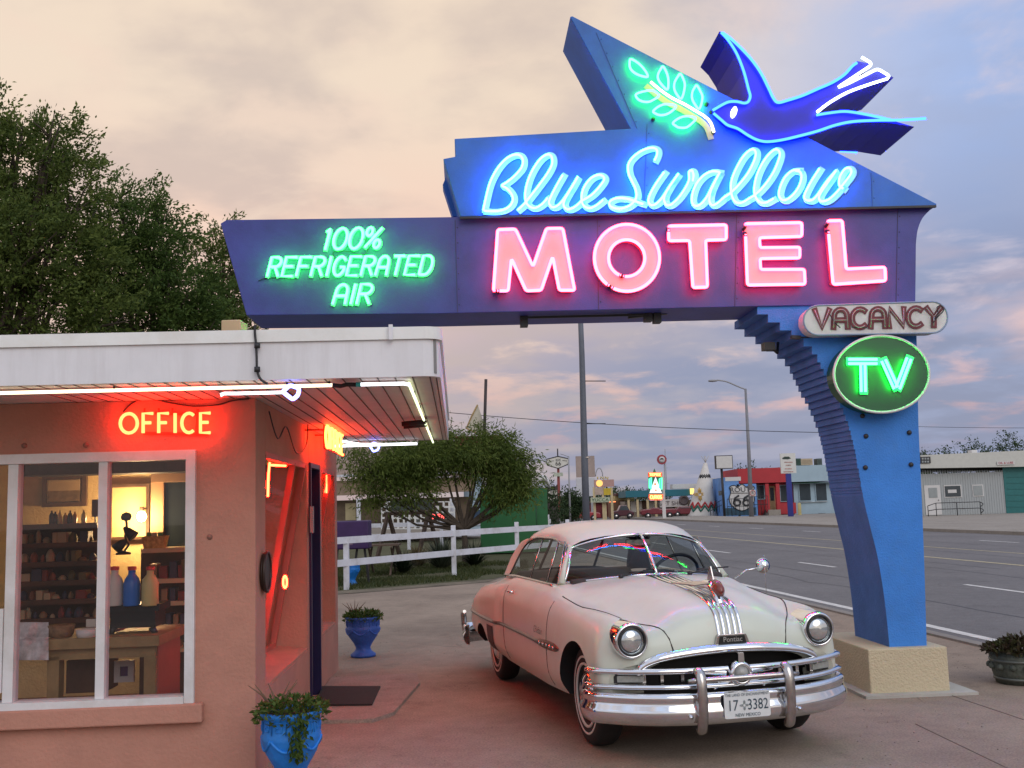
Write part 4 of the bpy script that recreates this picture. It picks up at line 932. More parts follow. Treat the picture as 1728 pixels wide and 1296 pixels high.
def urn(label, c, R_, H_, mat, foot=True, plants=220, seed=1, trail=True, spike=True, pspread=1.1):
    t = thing('planter_urn', label, 'planter', c, 0); r_ = random.Random(seed); c = V3(c)
    pr = [(0, 0), (R_ * .72, 0), (R_ * .74, H_ * .06), (R_ * .5, H_ * .14), (R_ * .42, H_ * .22), (R_ * .55, H_ * .34), (R_ * .85, H_ * .52), (R_ * .99, H_ * .68), (R_ * 1.0, H_ * .72), (R_ * .97, H_ * .74), (R_ * .96, H_ * .93), (R_ * 1.02, H_ * .95), (R_ * 1.02, H_), (R_ * .9, H_), (R_ * .88, H_ * .9), (0, H_ * .88)]
    mb = MB(); mb.lathe(pr, c, 40)
    mb.build('pot', mat, t)
    # greek key frieze and swags in relief
    mb = MB(); nk = 12
    for k in range(nk):
        a0 = 2 * math.pi * k / nk; w = 2 * math.pi / nk
        def pt(u, v): a = a0 + w * u; return c + V3((R_ * .975 * math.cos(a), R_ * .975 * math.sin(a), H_ * (.765 + .14 * v)))
        mb.tube([pt(.08, 0), pt(.08, 1), pt(.8, 1), pt(.8, .25), pt(.4, .25), pt(.4, .6), pt(.6, .6)], R_ * .022, 5)
    for k in range(6):
        a0 = 2 * math.pi * k / 6; P = []
        for q in range(9):
            u = q / 8; a = a0 + u * 2 * math.pi / 6; z = H_ * (.70 - .13 * math.sin(u * math.pi)); rr_ = R_ * (1.0 - .09 * math.sin(u * math.pi)); P.append(c + V3((rr_ * math.cos(a), rr_ * math.sin(a), z)))
        mb.tube(P, R_ * .05, 6)
    mb.build('relief', mat, t)
    mb = MB(); mb.lathe([(R_ * .89, H_ * .95), (R_ * .5, H_ * .98), (0, H_)], c, 24); mb.build('soil', M_SOIL, t)
    mb = MB()
    for i in range(plants * 3):
        a = r_.uniform(0, 6.28); rr_ = R_ * pspread * math.sqrt(r_.random()); z = H_ * (.98 + .22 * r_.random() * (1 - .5 * rr_ / R_)) if rr_ < R_ * 1.0 else H_ * (1.06 - .18 * r_.random())
        p = c + V3((rr_ * math.cos(a), rr_ * math.sin(a), z)); add_leaf(mb, p, (math.cos(a) * .6 + r_.gauss(0, .5), math.sin(a) * .6 + r_.gauss(0, .5), r_.gauss(.35, .5)), R_ * .055, R_ * .22, r_)
    if trail:
        for q in range(170):
            u = r_.random(); a = -1.15 + r_.gauss(0, .10 + .12 * (1 - u)); z = H_ * (1.04 - u * .55); rr_ = R_ * (1.06 if z > H_ * .6 else 1.0)
            add_leaf(mb, c + V3((rr_ * math.cos(a), rr_ * math.sin(a), z)), (math.cos(a) * .4 + r_.gauss(0, .4), math.sin(a) * .4 + r_.gauss(0, .4), -.6), R_ * .06, R_ * .22, r_)
    mb.build('foliage', LM_POT, t, recalc=False)
    if spike:
        mb = MB()
        for q in range(6):
            a = r_.uniform(0, 6.28); p = c + V3((-R_ * .45 + .03 * math.cos(a), .03 * math.sin(a), H_)); mb.tube([p, p + V3((.05 * math.cos(a) - .02, .05 * math.sin(a), R_ * .5)), p + V3((.13 * math.cos(a) - .03, .1 * math.sin(a), R_ * r_.uniform(.7, 1.0)))], [.009, .006, .002], 5)
        mb.build('dry_stem', M('dry_stem', (.16, .10, .06), .9), t)
    return t
def on_ground(px, py): p = G(px, py); return V3((p.x, p.y, 0.004))
p1 = G(492, 1345); urn('large turquoise blue urn with trailing plant by the front corner of the office', (p1.x, p1.y, .004), .185, .52, M_POT, seed=2, pspread=1.2)
p2 = G(613, 1108); urn('violet blue footed urn beyond the doormat along the office side wall', (p2.x, p2.y, .004), .205, .47, M_POT2, seed=5, trail=False)
p3 = G(594, 987); urn('small turquoise urn by the white fence end behind the office', (p3.x, p3.y, .004), .19, .52, M_POT, seed=6, plants=30, trail=False, spike=False)
# door mat
a, b, c_, d_ = G(533, 1198), G(628, 1197), G(642, 1166), G(543, 1166)
mb = MB(); mb.prism([V3((p.x, p.y, .034)) for p in (a, b, c_, d_)], (0, 0, .014)); mb.solo('door_mat', 'dark rubber mat lying before the navy side door', 'mat', M('black_rubber_mat', (.022, .016, .016), .9, bump=.4, bscale=120))
# oak half-barrel planter at the right edge
pb = G(1742, 1158); cb = V3((pb.x, pb.y + .2, 0.004))
t = thing('barrel_planter', 'weathered half barrel planter with reddish plant at the right edge of the sidewalk', 'planter', cb)
Rb_, Hb_ = .25, .25
mb = MB(); mb.lathe([(0, 0), (Rb_ * .84, 0), (Rb_ * .95, Hb_ * .4), (Rb_ * 1.0, Hb_ * .8), (Rb_ * 1.02, Hb_), (Rb_ * .93, Hb_), (Rb_ * .9, Hb_ * .85), (0, Hb_ * .85)], cb, 28); mb.build('barrel', M('weathered_oak', (.085, .095, .075), .8, var=.5, vscale=12, bump=.4, bscale=40), t)
for z in (.14, .78):
    mb = MB(); r_ = Rb_ * (.90 if z < .5 else 1.01); mb.lathe([(r_ * .99, Hb_ * z), (r_ * 1.02, Hb_ * z), (r_ * 1.035, Hb_ * (z + .09)), (r_ * .99, Hb_ * (z + .09))], cb, 28); mb.build('hoop', M('dull_hoop', (.16, .17, .15), .5, metal=.5), t)
for k in range(14):
    mb = MB(); a = 2 * math.pi * k / 14; p = cb + V3((Rb_ * 1.02 * math.cos(a), Rb_ * 1.02 * math.sin(a), Hb_ * .62)); mb.lathe([(0, -.03), (.025, -.02), (.03, 0), (.02, .02), (0, .03)], p, 8); mb.build('relief_boss', MATS['weathered_oak'], t)
mb = MB(); r_ = random.Random(11)
for i in range(900):
    a = r_.uniform(0, 6.28); rr_ = Rb_ * 1.15 * math.sqrt(r_.random()); z = Hb_ + .02 + .12 * r_.random() * (1.2 - rr_ / Rb_) + .02
    add_leaf(mb, cb + V3((rr_ * math.cos(a), rr_ * math.sin(a), z)), (math.cos(a) * .5 + r_.gauss(0, .5), math.sin(a) * .5 + r_.gauss(0, .5), r_.gauss(.4, .5)), .016, .06, r_)
mb.build('foliage', leaf_mat('barrel_leaves', (.05, .03, .018), (.06, .07, .02)), t, recalc=False)
# ================================================================== cream two-door hardtop
CAR_YAW = 0.23405
CAR = thing('vintage_car', 'cream 1950s two door hardtop with heavy chrome bumper parked under the sign', 'car', (1.274, 7.845, 0), 0)
CAR.rotation_euler = (0, 0, math.atan2(-math.cos(CAR_YAW), math.sin(CAR_YAW)))
ORG[CAR.name] = V3((0, 0, 0))
M_PAINT = M('cream_car_paint', (0.60, 0.64, 0.545), 0.38, var=0.04, vscale=2.0, spec=0.45, coat=0.22, dirt=(0.58, 0.53, 0.44), dscale=1.6)
M_ROOF = M('ivory_roof_paint', (0.65, 0.68, 0.61), 0.32, var=0.03, coat=0.4)
M_CHROME = M('chrome', (0.78, 0.80, 0.82), 0.07, metal=1.0, var=0.05, vscale=8)
M_DULLCH = M('aged_chrome', (0.50, 0.48, 0.46), 0.22, metal=1.0, var=0.2, vscale=14)
M_TYRE = M('tyre_rubber', (0.012, 0.011, 0.011), 0.75, var=0.2, bump=.1)
M_WW = M('whitewall_rubber', (0.62, 0.58, 0.52), 0.6, var=0.08)
M_HUB = M('maroon_wheel_paint', (0.10, 0.022, 0.018), 0.3, var=0.1, coat=.5)
M_CINT = M('dark_car_cloth', (0.05, 0.042, 0.038), 0.9, var=0.2)
M_SEAT = M('tan_seat_cloth', (0.16, 0.12, 0.09), 0.9, var=0.2)
M_GAP = M('panel_gap_shadow', (0.03, 0.022, 0.018), 0.9, var=0)
M_BLK = M('black_grille_cavity', (0.006, 0.006, 0.007), 0.7, var=0)
M_CGL = GLASS('car_glass', (0.70, 0.74, 0.72), 0.85)
ST = [  # x, bow, 12 half-profile points (y, z): sill ... hood centre
 (.735, .20, [(0.800, .46), (0.830, .50), (0.840, .54), (0.830, .58), (0.791, .62), (0.760, .645), (0.680, .655), (0.580, .67), (0.450, .70), (0.300, .73), (0.150, .745), (0, .75)]),
 (.715, .19, [(0.802, .42), (0.864, .48), (0.879, .56), (0.869, .66), (0.831, .74), (0.800, .785), (0.700, .79), (0.580, .78), (0.450, .80), (0.300, .83), (0.150, .85), (0, .855)]),
 (.65, .17, [(0.817, .38), (0.888, .46), (0.902, .58), (0.898, .72), (0.864, .83), (0.779, .90), (0.700, .905), (0.580, .865), (0.460, .885), (0.300, .945), (0.150, .972), (0, .98)]),
 (.48, .14, [(0.822, .34), (0.893, .44), (0.907, .58), (0.902, .74), (0.869, .87), (0.784, .945), (0.710, .95), (0.600, .90), (0.480, .935), (0.320, 1.015), (0.160, 1.045), (0, 1.05)]),
 (.20, .08, [(0.822, .32), (0.893, .42), (0.907, .58), (0.902, .76), (0.869, .89), (0.784, .96), (0.720, .96), (0.620, .935), (0.500, .985), (0.340, 1.06), (0.170, 1.09), (0, 1.095)]),
 (-.20, .03, [(0.831, .31), (0.902, .42), (0.917, .58), (0.912, .76), (0.879, .90), (0.807, .97), (0.750, .98), (0.660, .985), (0.540, 1.035), (0.360, 1.095), (0.180, 1.12), (0, 1.125)]),
 (-.55, .0, [(0.848, .30), (0.916, .42), (0.931, .58), (0.926, .76), (0.897, .90), (0.839, .985), (0.790, 1.01), (0.710, 1.035), (0.580, 1.08), (0.380, 1.125), (0.180, 1.145), (0, 1.15)]),
 (-.92, .0, [(.87, .30), (.935, .42), (.95, .58), (.945, .76), (.925, .90), (.875, .99), (.825, 1.04), (.775, 1.075), (.70, 1.09), (.45, 1.12), (.2, 1.14), (0, 1.15)]),
 (-1.35, .0, [(.87, .30), (.93, .42), (.945, .58), (.94, .76), (.925, .90), (.88, 1.0), (.83, 1.05), (.78, 1.078), (.70, 1.08), (.45, 1.08), (.2, 1.08), (0, 1.08)]),
 (-2.0, .0, [(.87, .30), (.93, .42), (.945, .58), (.94, .76), (.925, .90), (.88, 1.0), (.83, 1.05), (.78, 1.075), (.70, 1.08), (.45, 1.08), (.2, 1.08), (0, 1.08)]),
 (-2.27, .0, [(.87, .30), (.935, .42), (.95, .58), (.945, .76), (.93, .90), (.885, .99), (.835, 1.04), (.785, 1.07), (.70, 1.08), (.45, 1.08), (.2, 1.08), (0, 1.08)]),
 (-2.42, .0, [(.87, .31), (.965, .42), (.985, .58), (.985, .76), (.97, .90), (.925, .985), (.855, 1.015), (.79, 1.045), (.70, 1.075), (.45, 1.08), (.2, 1.08), (0, 1.08)]),
 (-2.8, .0, [(.88, .32), (.97, .42), (.99, .58), (.99, .76), (.97, .89), (.92, .965), (.84, .99), (.765, 1.03), (.70, 1.065), (.45, 1.08), (.2, 1.085), (0, 1.085)]),
 (-3.2, .0, [(.88, .34), (.965, .44), (.985, .58), (.98, .74), (.955, .86), (.90, .935), (.82, .955), (.73, .97), (.61, 1.025), (.41, 1.07), (.20, 1.09), (0, 1.095)]),
 (-3.6, .03, [(.87, .36), (.95, .46), (.97, .58), (.96, .70), (.935, .80), (.87, .87), (.78, .89), (.68, .90), (.55, .95), (.38, .99), (.2, 1.01), (0, 1.015)]),
 (-3.92, .08, [(.84, .40), (.91, .48), (.925, .58), (.915, .66), (.88, .74), (.80, .79), (.71, .80), (.60, .80), (.48, .81), (.33, .835), (.17, .85), (0, .855)]),
 (-4.05, .12, [(.78, .44), (.84, .50), (.85, .56), (.84, .60), (.80, .64), (.72, .66), (.62, .66), (.5, .66), (.4, .665), (.3, .67), (.15, .675), (0, .68)])]
def pchip(xs, ys):
    n = len(xs); h = [xs[i + 1] - xs[i] for i in range(n - 1)]; dl = [(ys[i + 1] - ys[i]) / h[i] for i in range(n - 1)]; m = [0.0] * n
    m[0], m[-1] = dl[0], dl[-1]
    for i in range(1, n - 1):
        m[i] = 0.0 if dl[i - 1] * dl[i] <= 0 else (lambda w1, w2: (w1 + w2) / (w1 / dl[i - 1] + w2 / dl[i]))(2 * h[i] + h[i - 1], h[i] + 2 * h[i - 1])
    def f(x):
        x = min(max(x, xs[0]), xs[-1]); i = 0
        while i < n - 2 and x > xs[i + 1]: i += 1
        t = (x - xs[i]) / h[i]; t2, t3 = t * t, t ** 3
        return ys[i] * (2 * t3 - 3 * t2 + 1) + h[i] * m[i] * (t3 - 2 * t2 + t) + ys[i + 1] * (-2 * t3 + 3 * t2) + h[i] * m[i + 1] * (t3 - t2)
    return f
xs_ = [-s[0] for s in ST]
FY = [pchip(xs_, [s[2][j][0] for s in ST]) for j in range(12)]; FZ = [pchip(xs_, [s[2][j][1] for s in ST]) for j in range(12)]; FB = pchip(xs_, [s[1] for s in ST])
NJ = 34
def prof_at(x):
    """dense half-profile (list of (x,y,z)) at station x"""
    P = [V3((0, FY[j](-x), FZ[j](-x))) for j in range(12)]
    # centripetal resampling by chord length so fenders stay round
    out = []; segs = 11
    for q in range(NJ + 1):
        u = q / NJ * segs; i = min(int(u), segs - 1); t = u - i
        p0 = P[i - 1] if i > 0 else P[0] * 2 - P[1]; p1, p2 = P[i], P[i + 1]; p3 = P[i + 2] if i + 2 < 12 else V3((0, -P[10].y, P[10].z))
        p = 0.5 * ((2 * p1) + (-p0 + p2) * t + (2 * p0 - 5 * p1 + 4 * p2 - p3) * t * t + (-p0 + 3 * p1 - 3 * p2 + p3) * t ** 3)
        b = FB(-x); xx = x - b * (abs(p.y) / .93) ** 3 if x > -2 else x + b * (abs(p.y) / .93) ** 2
        out.append(V3((xx, max(p.y, 0), p.z)))
    return out
XS = []
for i in range(len(ST) - 1):
    k = 4 if abs(ST[i][0] - ST[i + 1][0]) < .2 else 7
    XS += [ST[i][0] + (ST[i + 1][0] - ST[i][0]) * q / k for q in range(k)]
XS.append(ST[-1][0])
def ws_base_x(y): return -.62 - .30 * (abs(y) / .70) ** 1.6
def rear_base_x(y): return -3.26 + .12 * (abs(y) / .70) ** 2
rows = []
for x in XS:
    hp = prof_at(x); full = [V3((p.x, -p.y, p.z)) for p in hp] + [V3((p.x, p.y, p.z)) for p in reversed(hp[:-1])]
    for p in full:
        if abs(p.y) < .725 and rear_base_x(p.y) + .06 < p.x < ws_base_x(p.y) - .16 and p.z > .8: p.z = .50
    rows.append(full)
nv = len(rows[0]); mb = MB()
mb.grid(rows)
for r_, rev in ((0, True), (len(rows) - 1, False)):
    idx = [r_ * nv + j for j in range(nv)]; mb.f.append(list(reversed(idx)) if rev else idx); mb.m.append(0); mb.sm.append(False)
for i in range(len(rows) - 1): mb.f.append([i * nv, (i + 1) * nv, (i + 1) * nv + nv - 1, i * nv + nv - 1]); mb.m.append(1); mb.sm.append(False)
# dark cloth inside the cabin tub
for fi, f in enumerate(mb.f):
    if len(f) == 4 and fi < (len(rows) - 1) * (nv - 1):
        zs = [mb.v[k].z for k in f]; c = sum((mb.v[k] for k in f), V3()) / 4
        if min(zs) < .51 and abs(c.y) < .76 and -3.3 < c.x < -.7: mb.m[fi] = 2
        elif abs(c.y) < .70 and c.x < ws_base_x(c.y) - .02 and c.x > -1.2 and c.z > 1.0: mb.m[fi] = 2
body = mb.build('body', [M_PAINT, M_BLK, M_CINT], CAR)
def boolean(ob, cutter_mb):
    c = cutter_mb.build('cutter', M_BLK); md = ob.modifiers.new('b', 'BOOLEAN'); md.operation = 'DIFFERENCE'; md.object = c; md.solver = 'EXACT'; md.material_mode = 'TRANSFER' if hasattr(md, 'material_mode') else 'INDEX'
    bpy.context.view_layer.update(); dg = bpy.context.evaluated_depsgraph_get(); me = bpy.data.meshes.new_from_object(ob.evaluated_get(dg))
    ob.modifiers.clear(); old = ob.data; ob.data = me; bpy.data.meshes.remove(old); d = c.data; bpy.data.objects.remove(c); bpy.data.meshes.remove(d)
cw = CAR.matrix_world.copy(); _r = CAR.rotation_euler.copy(); _l = CAR.location.copy()
CAR.rotation_euler = (0, 0, 0); CAR.location = (0, 0, 0); bpy.context.view_layer.update()
cut = MB()
for sgn in (-1, 1):
    for x0, z0, r_, d0 in ((.02, .345, .405, .55), (-3.05, .20, .37, .62)):
        cut.lathe([(0, d0 * sgn), (r_, d0 * sgn), (r_, 1.3 * sgn), (0, 1.3 * sgn)], (x0, 0, z0), 40, axis='Y')
cut.box(.45, 1.2, -.60, .60, .40, .60)
arch_ = [(.61, .55)] + [(.61 * math.cos(a), .575 + .135 * math.sin(a) ** .8) for a in [math.pi * i / 20 for i in range(21)] if math.sin(a) >= 0][0:] + [(-.61, .55)]
cut2 = MB(); cut2.prism([V3((.35, y, z)) for y, z in arch_], (.8, 0, 0))
boolean(body, cut); boolean(body, cut2)
for p in body.data.polygons: p.use_smooth = True
try:
    body.data.set_sharp_from_angle(angle=rad(38))
except Exception: pass
CAR.rotation_euler = _r; CAR.location = _l
def cp(name, mb, mats, parent=CAR, bevel=0.0, recalc=True): return mb.build(name, mats, parent, org=V3(), bevel=bevel, recalc=recalc)
def surf_top(x, y):
    """height of the hood or deck at (x,y)"""
    best = None; xx = x
    for _ in range(3):
        b = FB(-xx); xx = x + (b * (abs(y) / .93) ** 3 if x > -2 else 0)
    hp = prof_at(min(max(xx, -4.05), .735)); y = abs(y)
    for i in range(len(hp) - 1, 0, -1):
        a, b_ = hp[i], hp[i - 1]
        if a.y - 1e-5 <= y <= b_.y + 1e-9:
            t = (y - a.y) / max(b_.y - a.y, 1e-6); return a.z + (b_.z - a.z) * t
    return hp[0].z
def surf_side(x, z):
    hp = prof_at(x)
    for i in range(len(hp) - 1):
        a, b_ = hp[i], hp[i + 1]
        if a.z <= z <= b_.z: t = (z - a.z) / max(b_.z - a.z, 1e-6); return a.y + (b_.y - a.y) * t, a.x + (b_.x - a.x) * t
    return hp[3].y, x
# ---- roof and pillars
RX = [-.97, -1.08, -1.25, -1.6, -2.0, -2.4, -2.62, -2.74]; RZ = [1.478, 1.515, 1.552, 1.588, 1.588, 1.555, 1.51, 1.46]
fz = pchip([-x for x in RX], RZ); mb = MB(); rows = []
def roof_row(x, dz=0.0, k=1.0):
    zc = fz(-x) + dz; e = 1.0; w = [(0, 0), (.15, -.003), (.30, -.012), (.42, -.03), (.50, -.052), (.56, -.082), (.595, -.115), (.603, -.14)]
    bow = lambda y: (-.13 * (y / .6) ** 2 if x > -1.3 else 0) * max(0, min(1, (x + 1.45) / .4)) + (.10 * (y / .6) ** 2) * max(0, min(1, (-2.3 - x) / .4))
    h = [V3((x + bow(y), y * k, zc + d)) for y, d in w]
    return [V3((p.x, -p.y, p.z)) for p in reversed(h)] + h[1:]
for i in range(29): rows.append(roof_row(RX[0] + (RX[-1] - RX[0]) * i / 28))
rows2 = [roof_row(RX[0] + (RX[-1] - RX[0]) * i / 28, -.022, .97) for i in range(29)]
mb.grid(rows); mb.grid(rows2, mi=1); roofc = cp('roof', mb, [M_ROOF, M_CINT], recalc=False)
# fix normals for double sheet
for sgn in (-1, 1):
    A = [(-2.18, .604, 1.43), (-2.36, .625, 1.40), (-2.52, .652, 1.33), (-2.63, .69, 1.22), (-2.68, .73, 1.12), (-2.69, .765, 1.055)]
    A = spline(A, 4)
    C_ = spline([(-2.64, .600, 1.395), (-2.80, .605, 1.36), (-2.94, .62, 1.29), (-3.06, .645, 1.20), (-3.16, .665, 1.10), (-3.22, .68, 1.03)], 4)
    rows = []
    for a, c in zip(A, C_):
        m_ = (a + c) / 2 + V3((0, .025, .012)); q = [a, a.lerp(m_, .5) + V3((0, .008, .004)), m_, m_.lerp(c, .5) + V3((0, .006, .003)), c]
        rows.append([V3((p.x, p.y * sgn, p.z)) for p in q])
    mb = MB(); mb.grid(rows)
    mb.grid([[p - V3((0, .02 * sgn, .0)) for p in r_] for r_ in rows], mi=1); cp('pillar', mb, [M_PAINT, M_CINT], recalc=False)
    # windscreen pillar and door glass channel
    a0, a1 = V3((-.905, .728 * sgn, 1.085)), V3((-1.10, .580 * sgn, 1.37))
    mb = MB(); mb.tube([a0, a0.lerp(a1, .5) + V3((.01, .01 * sgn, .0)), a1, V3((-1.17, .578 * sgn, 1.395))], [.034, .028, .024, .016], 10); cp('pillar', mb, M_PAINT)
    # drip rail over the side opening
    rail = [V3((p.x, p.y + .006 * sgn, p.z - .004)) for p in [r_[-1 if sgn > 0 else 0] for r_ in [roof_row(RX[0] + (RX[-1] - RX[0]) * i / 28) for i in range(3, 25)]]]
    mb = MB(); mb.tube([V3((-.93, .735 * sgn, 1.09)), V3((-1.11, .61 * sgn, 1.38))] + rail[1:] , .009, 6); cp('drip_rail', mb, M_DULLCH)
    # side glass, vent wing
    def sg(x, z): return V3((x, (.752 - .150 * (z - 1.07) / .37) * sgn, z))
    mb = MB(); mb.add([sg(-1.30, 1.07), sg(-2.66, 1.07), sg(-2.60, 1.25), sg(-2.44, 1.38), sg(-2.2, 1.43), sg(-1.36, 1.435)], [(0, 1, 2, 3, 4, 5)]); cp('side_window', mb, M_CGL, recalc=False)
    mb = MB(); mb.add([sg(-.96, 1.08), sg(-1.29, 1.07), sg(-1.35, 1.43), sg(-1.17, 1.425)], [(0, 1, 2, 3)]); vw = cp('vent_window', mb, M_CGL, recalc=False)
    mb = MB(); mb.tube([sg(-1.30, 1.07), sg(-1.355, 1.43)], .010, 6); mb.tube([sg(-.95, 1.085), sg(-1.165, 1.425)], .009, 6); mb.build('vent_frame', M_DULLCH, vw, org=V3())
    mb = MB(); mb.tube([sg(-1.88, 1.07), sg(-1.90, 1.43)], .008, 6); cp('window_channel', mb, M_DULLCH)
    # belt moulding
    mb = MB(); mb.tube([V3((x, (.79 - .01) * sgn, 1.078 if x > -2.3 else 1.078 - .02 * (-(x + 2.3)) / .4)) for x in [-.95 - i * .1 for i in range(18)]], .014, 6); cp('belt_moulding', mb, M_DULLCH)
# ---- windscreen, rear window
for sgn in (-1, 1):
    rows = []
    for i in range(9):
        t = i / 8; row = []
        for j in range(7):
            v = j / 6; y0, y1 = .70 * t, .585 * t; y = (y0 + (y1 - y0) * v) * sgn
            xb = ws_base_x(y); zb2 = surf_top(xb, abs(y)) + .006; xt = -.965 - .135 * t ** 2; zt = 1.472 - .10 * t ** 2.2
            x = xb + (xt - xb) * v + .03 * math.sin(math.pi * v); row.append(V3((x, y, zb2 + (zt - zb2) * v)))
        rows.append(row)
    mb = MB(); mb.grid(rows); wsn = cp('windshield', mb, M_CGL, recalc=True)
    edge = [r_[0] for r_ in rows] + rows[-1][1:] + [r_[-1] for r_ in reversed(rows[:-1])]
    mb = MB(); mb.tube([p + V3((.008, 0, .0)) for p in edge], .0105, 6); mb.build('windshield_trim', M_CHROME, wsn, org=V3())
    if sgn > 0:
        mb = MB(); mb.tube([p + V3((.012, 0, 0)) for p in rows[0]], .013, 8); cp('divider_bar', mb, M_CHROME)
    # wiper
    pv = V3((ws_base_x(.30) + .06, .30 * sgn, surf_top(ws_base_x(.3) + .06, .3) + .012)); wp = thing('wiper', None, None); wp.parent = CAR
    mb = MB(); mb.lathe([(.0, -.02), (.02, -.01), (.02, .015), (0, .02)], pv, 10); mb.tube([pv, pv + V3((-.01, .20, .035))], .006, 6); mb.tube([pv + V3((-.03, .08, .03)), pv + V3((-.06 - .06 * (1 if sgn > 0 else 0), .40, .03))], .006, 6); mb.build('arm', M_DARK, wp, org=V3())
rows = []
for i in range(17):
    y = -.66 + 1.32 * i / 16; row = []
    for j in range(6):
        v = j / 5; yy = y * (1 - .12 * v); xb = rear_base_x(y); row.append(V3((xb + (-2.73 + .1 * (y / .6) ** 2 - xb) * v, yy, 1.075 + (1.455 - .07 * (y / .6) ** 2 - 1.075) * v)))
    rows.append(row)
mb = MB(); mb.grid(rows); rw = cp('rear_window', mb, M_CGL, recalc=False)
# division bars of the three-piece rear window
mb = MB()
for y in (-.30, .30): mb.tube([V3((rear_base_x(y) + .01, y, 1.08)), V3((-2.72, y * .9, 1.44))], .014, 6)
mb.build('rear_window_bar', M_CINT, rw, org=V3())
# ---- cabin
def seat(x, zb_, hgt, w, name='seat'):
    s_ = thing(name, None, None); s_.parent = CAR
    mb = MB(); mb.box(x - .05, x + .48, -w, w, zb_, zb_ + .18); mb.build('cushion', M_SEAT, s_, org=V3(), bevel=.05)
    mb = MB(); mb.prism([V3((x - .02, -w, zb_ + .12)), V3((x + .12, -w, zb_ + .12)), V3((x - .06, -w, zb_ + hgt)), V3((x - .20, -w, zb_ + hgt))], (0, 2 * w, 0)); mb.build('backrest', M_SEAT, s_, org=V3(), bevel=.05)
seat(-1.85, .55, .52, .66); seat(-2.85, .58, .50, .62)
stw = thing('steering_wheel', None, None); stw.parent = CAR
c = V3((-1.12, .36, 1.10)); n_ = V3((-.85, 0, .52)).normalized(); u_ = V3((0, 1, 0)); w_2 = n_.cross(u_)
mb = MB(); mb.tube([c + (u_ * math.cos(a) + w_2 * math.sin(a)) * .215 for a in [2 * math.pi * i / 32 for i in range(32)]], .014, 8, True); mb.build('rim', M_BLK, stw, org=V3())
mb = MB(); mb.lathe([(0, -.03), (.05, -.02), (.045, .02), (0, .03)], c, 14, ax=(u_, w_2, n_)); mb.build('hub', M_CHROME, stw, org=V3())
mb = MB(); mb.tube([c - u_ * .2, c, c + u_ * .2], .010, 6); mb.tube([c, c - n_ * .4], .022, 8); mb.build('spokes', M_BLK, stw, org=V3())
mb = MB(); mb.obox((-1.02, 0, 1.40), ((0, 1, 0), (0, 0, 1), (1, 0, 0)), (.11, .03, .012)); mb.bar((-1.02, 0, 1.43), (-1.06, 0, 1.47), .015, .015); cp('rear_view_mirror', mb, M_DULLCH, bevel=.008)
mb = MB(); mb.tube([V3((-.84, y, 1.075 + .03 * (1 - (y / .7) ** 2))) for y in [-.66 + 1.32 * i / 14 for i in range(15)]], .05, 8); cp('dashboard', mb, M_CINT)
# ---- wheels
def wheel(x, sgn, steer=0.0):
    t = thing('wheel', None, None); t.parent = CAR; t.location = (x, .735 * sgn, .36); t.rotation_euler = (0, 0, steer)
    o = [(.20, -.085), (.25, -.095), (.30, -.095), (.335, -.085), (.352, -.06), (.358, -.02), (.358, .02), (.352, .06), (.335, .085), (.30, .096), (.25, .095), (.20, .085), (.195, 0), (.20, -.085)]
    mb = MB(); mb.lathe([(r_, z * sgn) for r_, z in o], (0, 0, 0), 48, axis='Y'); mb.build('tyre', M_TYRE, t, org=V3())
    mb = MB(); mb.lathe([(r_, z * sgn) for r_, z in ((.262, .0945), (.262, .0975), (.278, .0975), (.278, .0945))], (0, 0, 0), 56, axis='Y'); mb.build('whitewall', M_WW, t, org=V3())
    mb = MB(); mb.lathe([(r_, z * sgn) for r_, z in ((.212, .08), (.212, .098), (.228, .099), (.230, .08))], (0, 0, 0), 56, axis='Y'); mb.build('trim_ring', M_WW, t, org=V3())
    mb = MB(); mb.lathe([(r_, z * sgn) for r_, z in ((.212, .085), (.20, .06), (.17, .045), (.14, .07), (.13, .075))], (0, 0, 0), 48, axis='Y'); mb.build('rim', M_HUB, t, org=V3())
    mb = MB(); mb.lathe([(r_, z * sgn) for r_, z in ((.165, .05), (.168, .07), (.15, .088), (.11, .108), (.08, .112), (.05, .125), (0, .13))], (0, 0, 0), 40, axis='Y'); mb.build('hubcap', M_CHROME, t, org=V3())
wheel(0, -1, .0); wheel(0, 1, .0); wheel(-3.05, -1); wheel(-3.05, 1)
# ---- headlights
for sgn in (-1, 1):
    hl = thing('headlight', None, None); hl.parent = CAR
    c = V3((.665, .697 * sgn, .815)); ax = V3((1, 0, 0)); A = (V3((0, 1, 0)), V3((0, 0, 1)), ax)
    mb = MB(); mb.lathe([(.126, -.22), (.124, -.02), (.118, .012), (.109, .026), (.099, .020), (.094, .0), (.091, -.02)], c, 40, ax=A); mb.build('bezel', M_CHROME, hl, org=V3())
    mb = MB(); mb.lathe([(.092, -.01), (.082, .012), (.058, .026), (.03, .033), (0, .035)], c, 36, ax=A); mb.build('lens', M('lamp_lens', (.62, .66, .66), .10, metal=.85, var=.25, vscale=9), hl, org=V3())
    mb = MB(); mb.tube([c + V3((.5, 0, 0)) * 0 + V3((.02, .094 * math.cos(a), .094 * math.sin(a))) for a in [2 * math.pi * i / 32 for i in range(32)]], .006, 6, True); mb.build('retainer_ring', M_DARK, hl, org=V3())
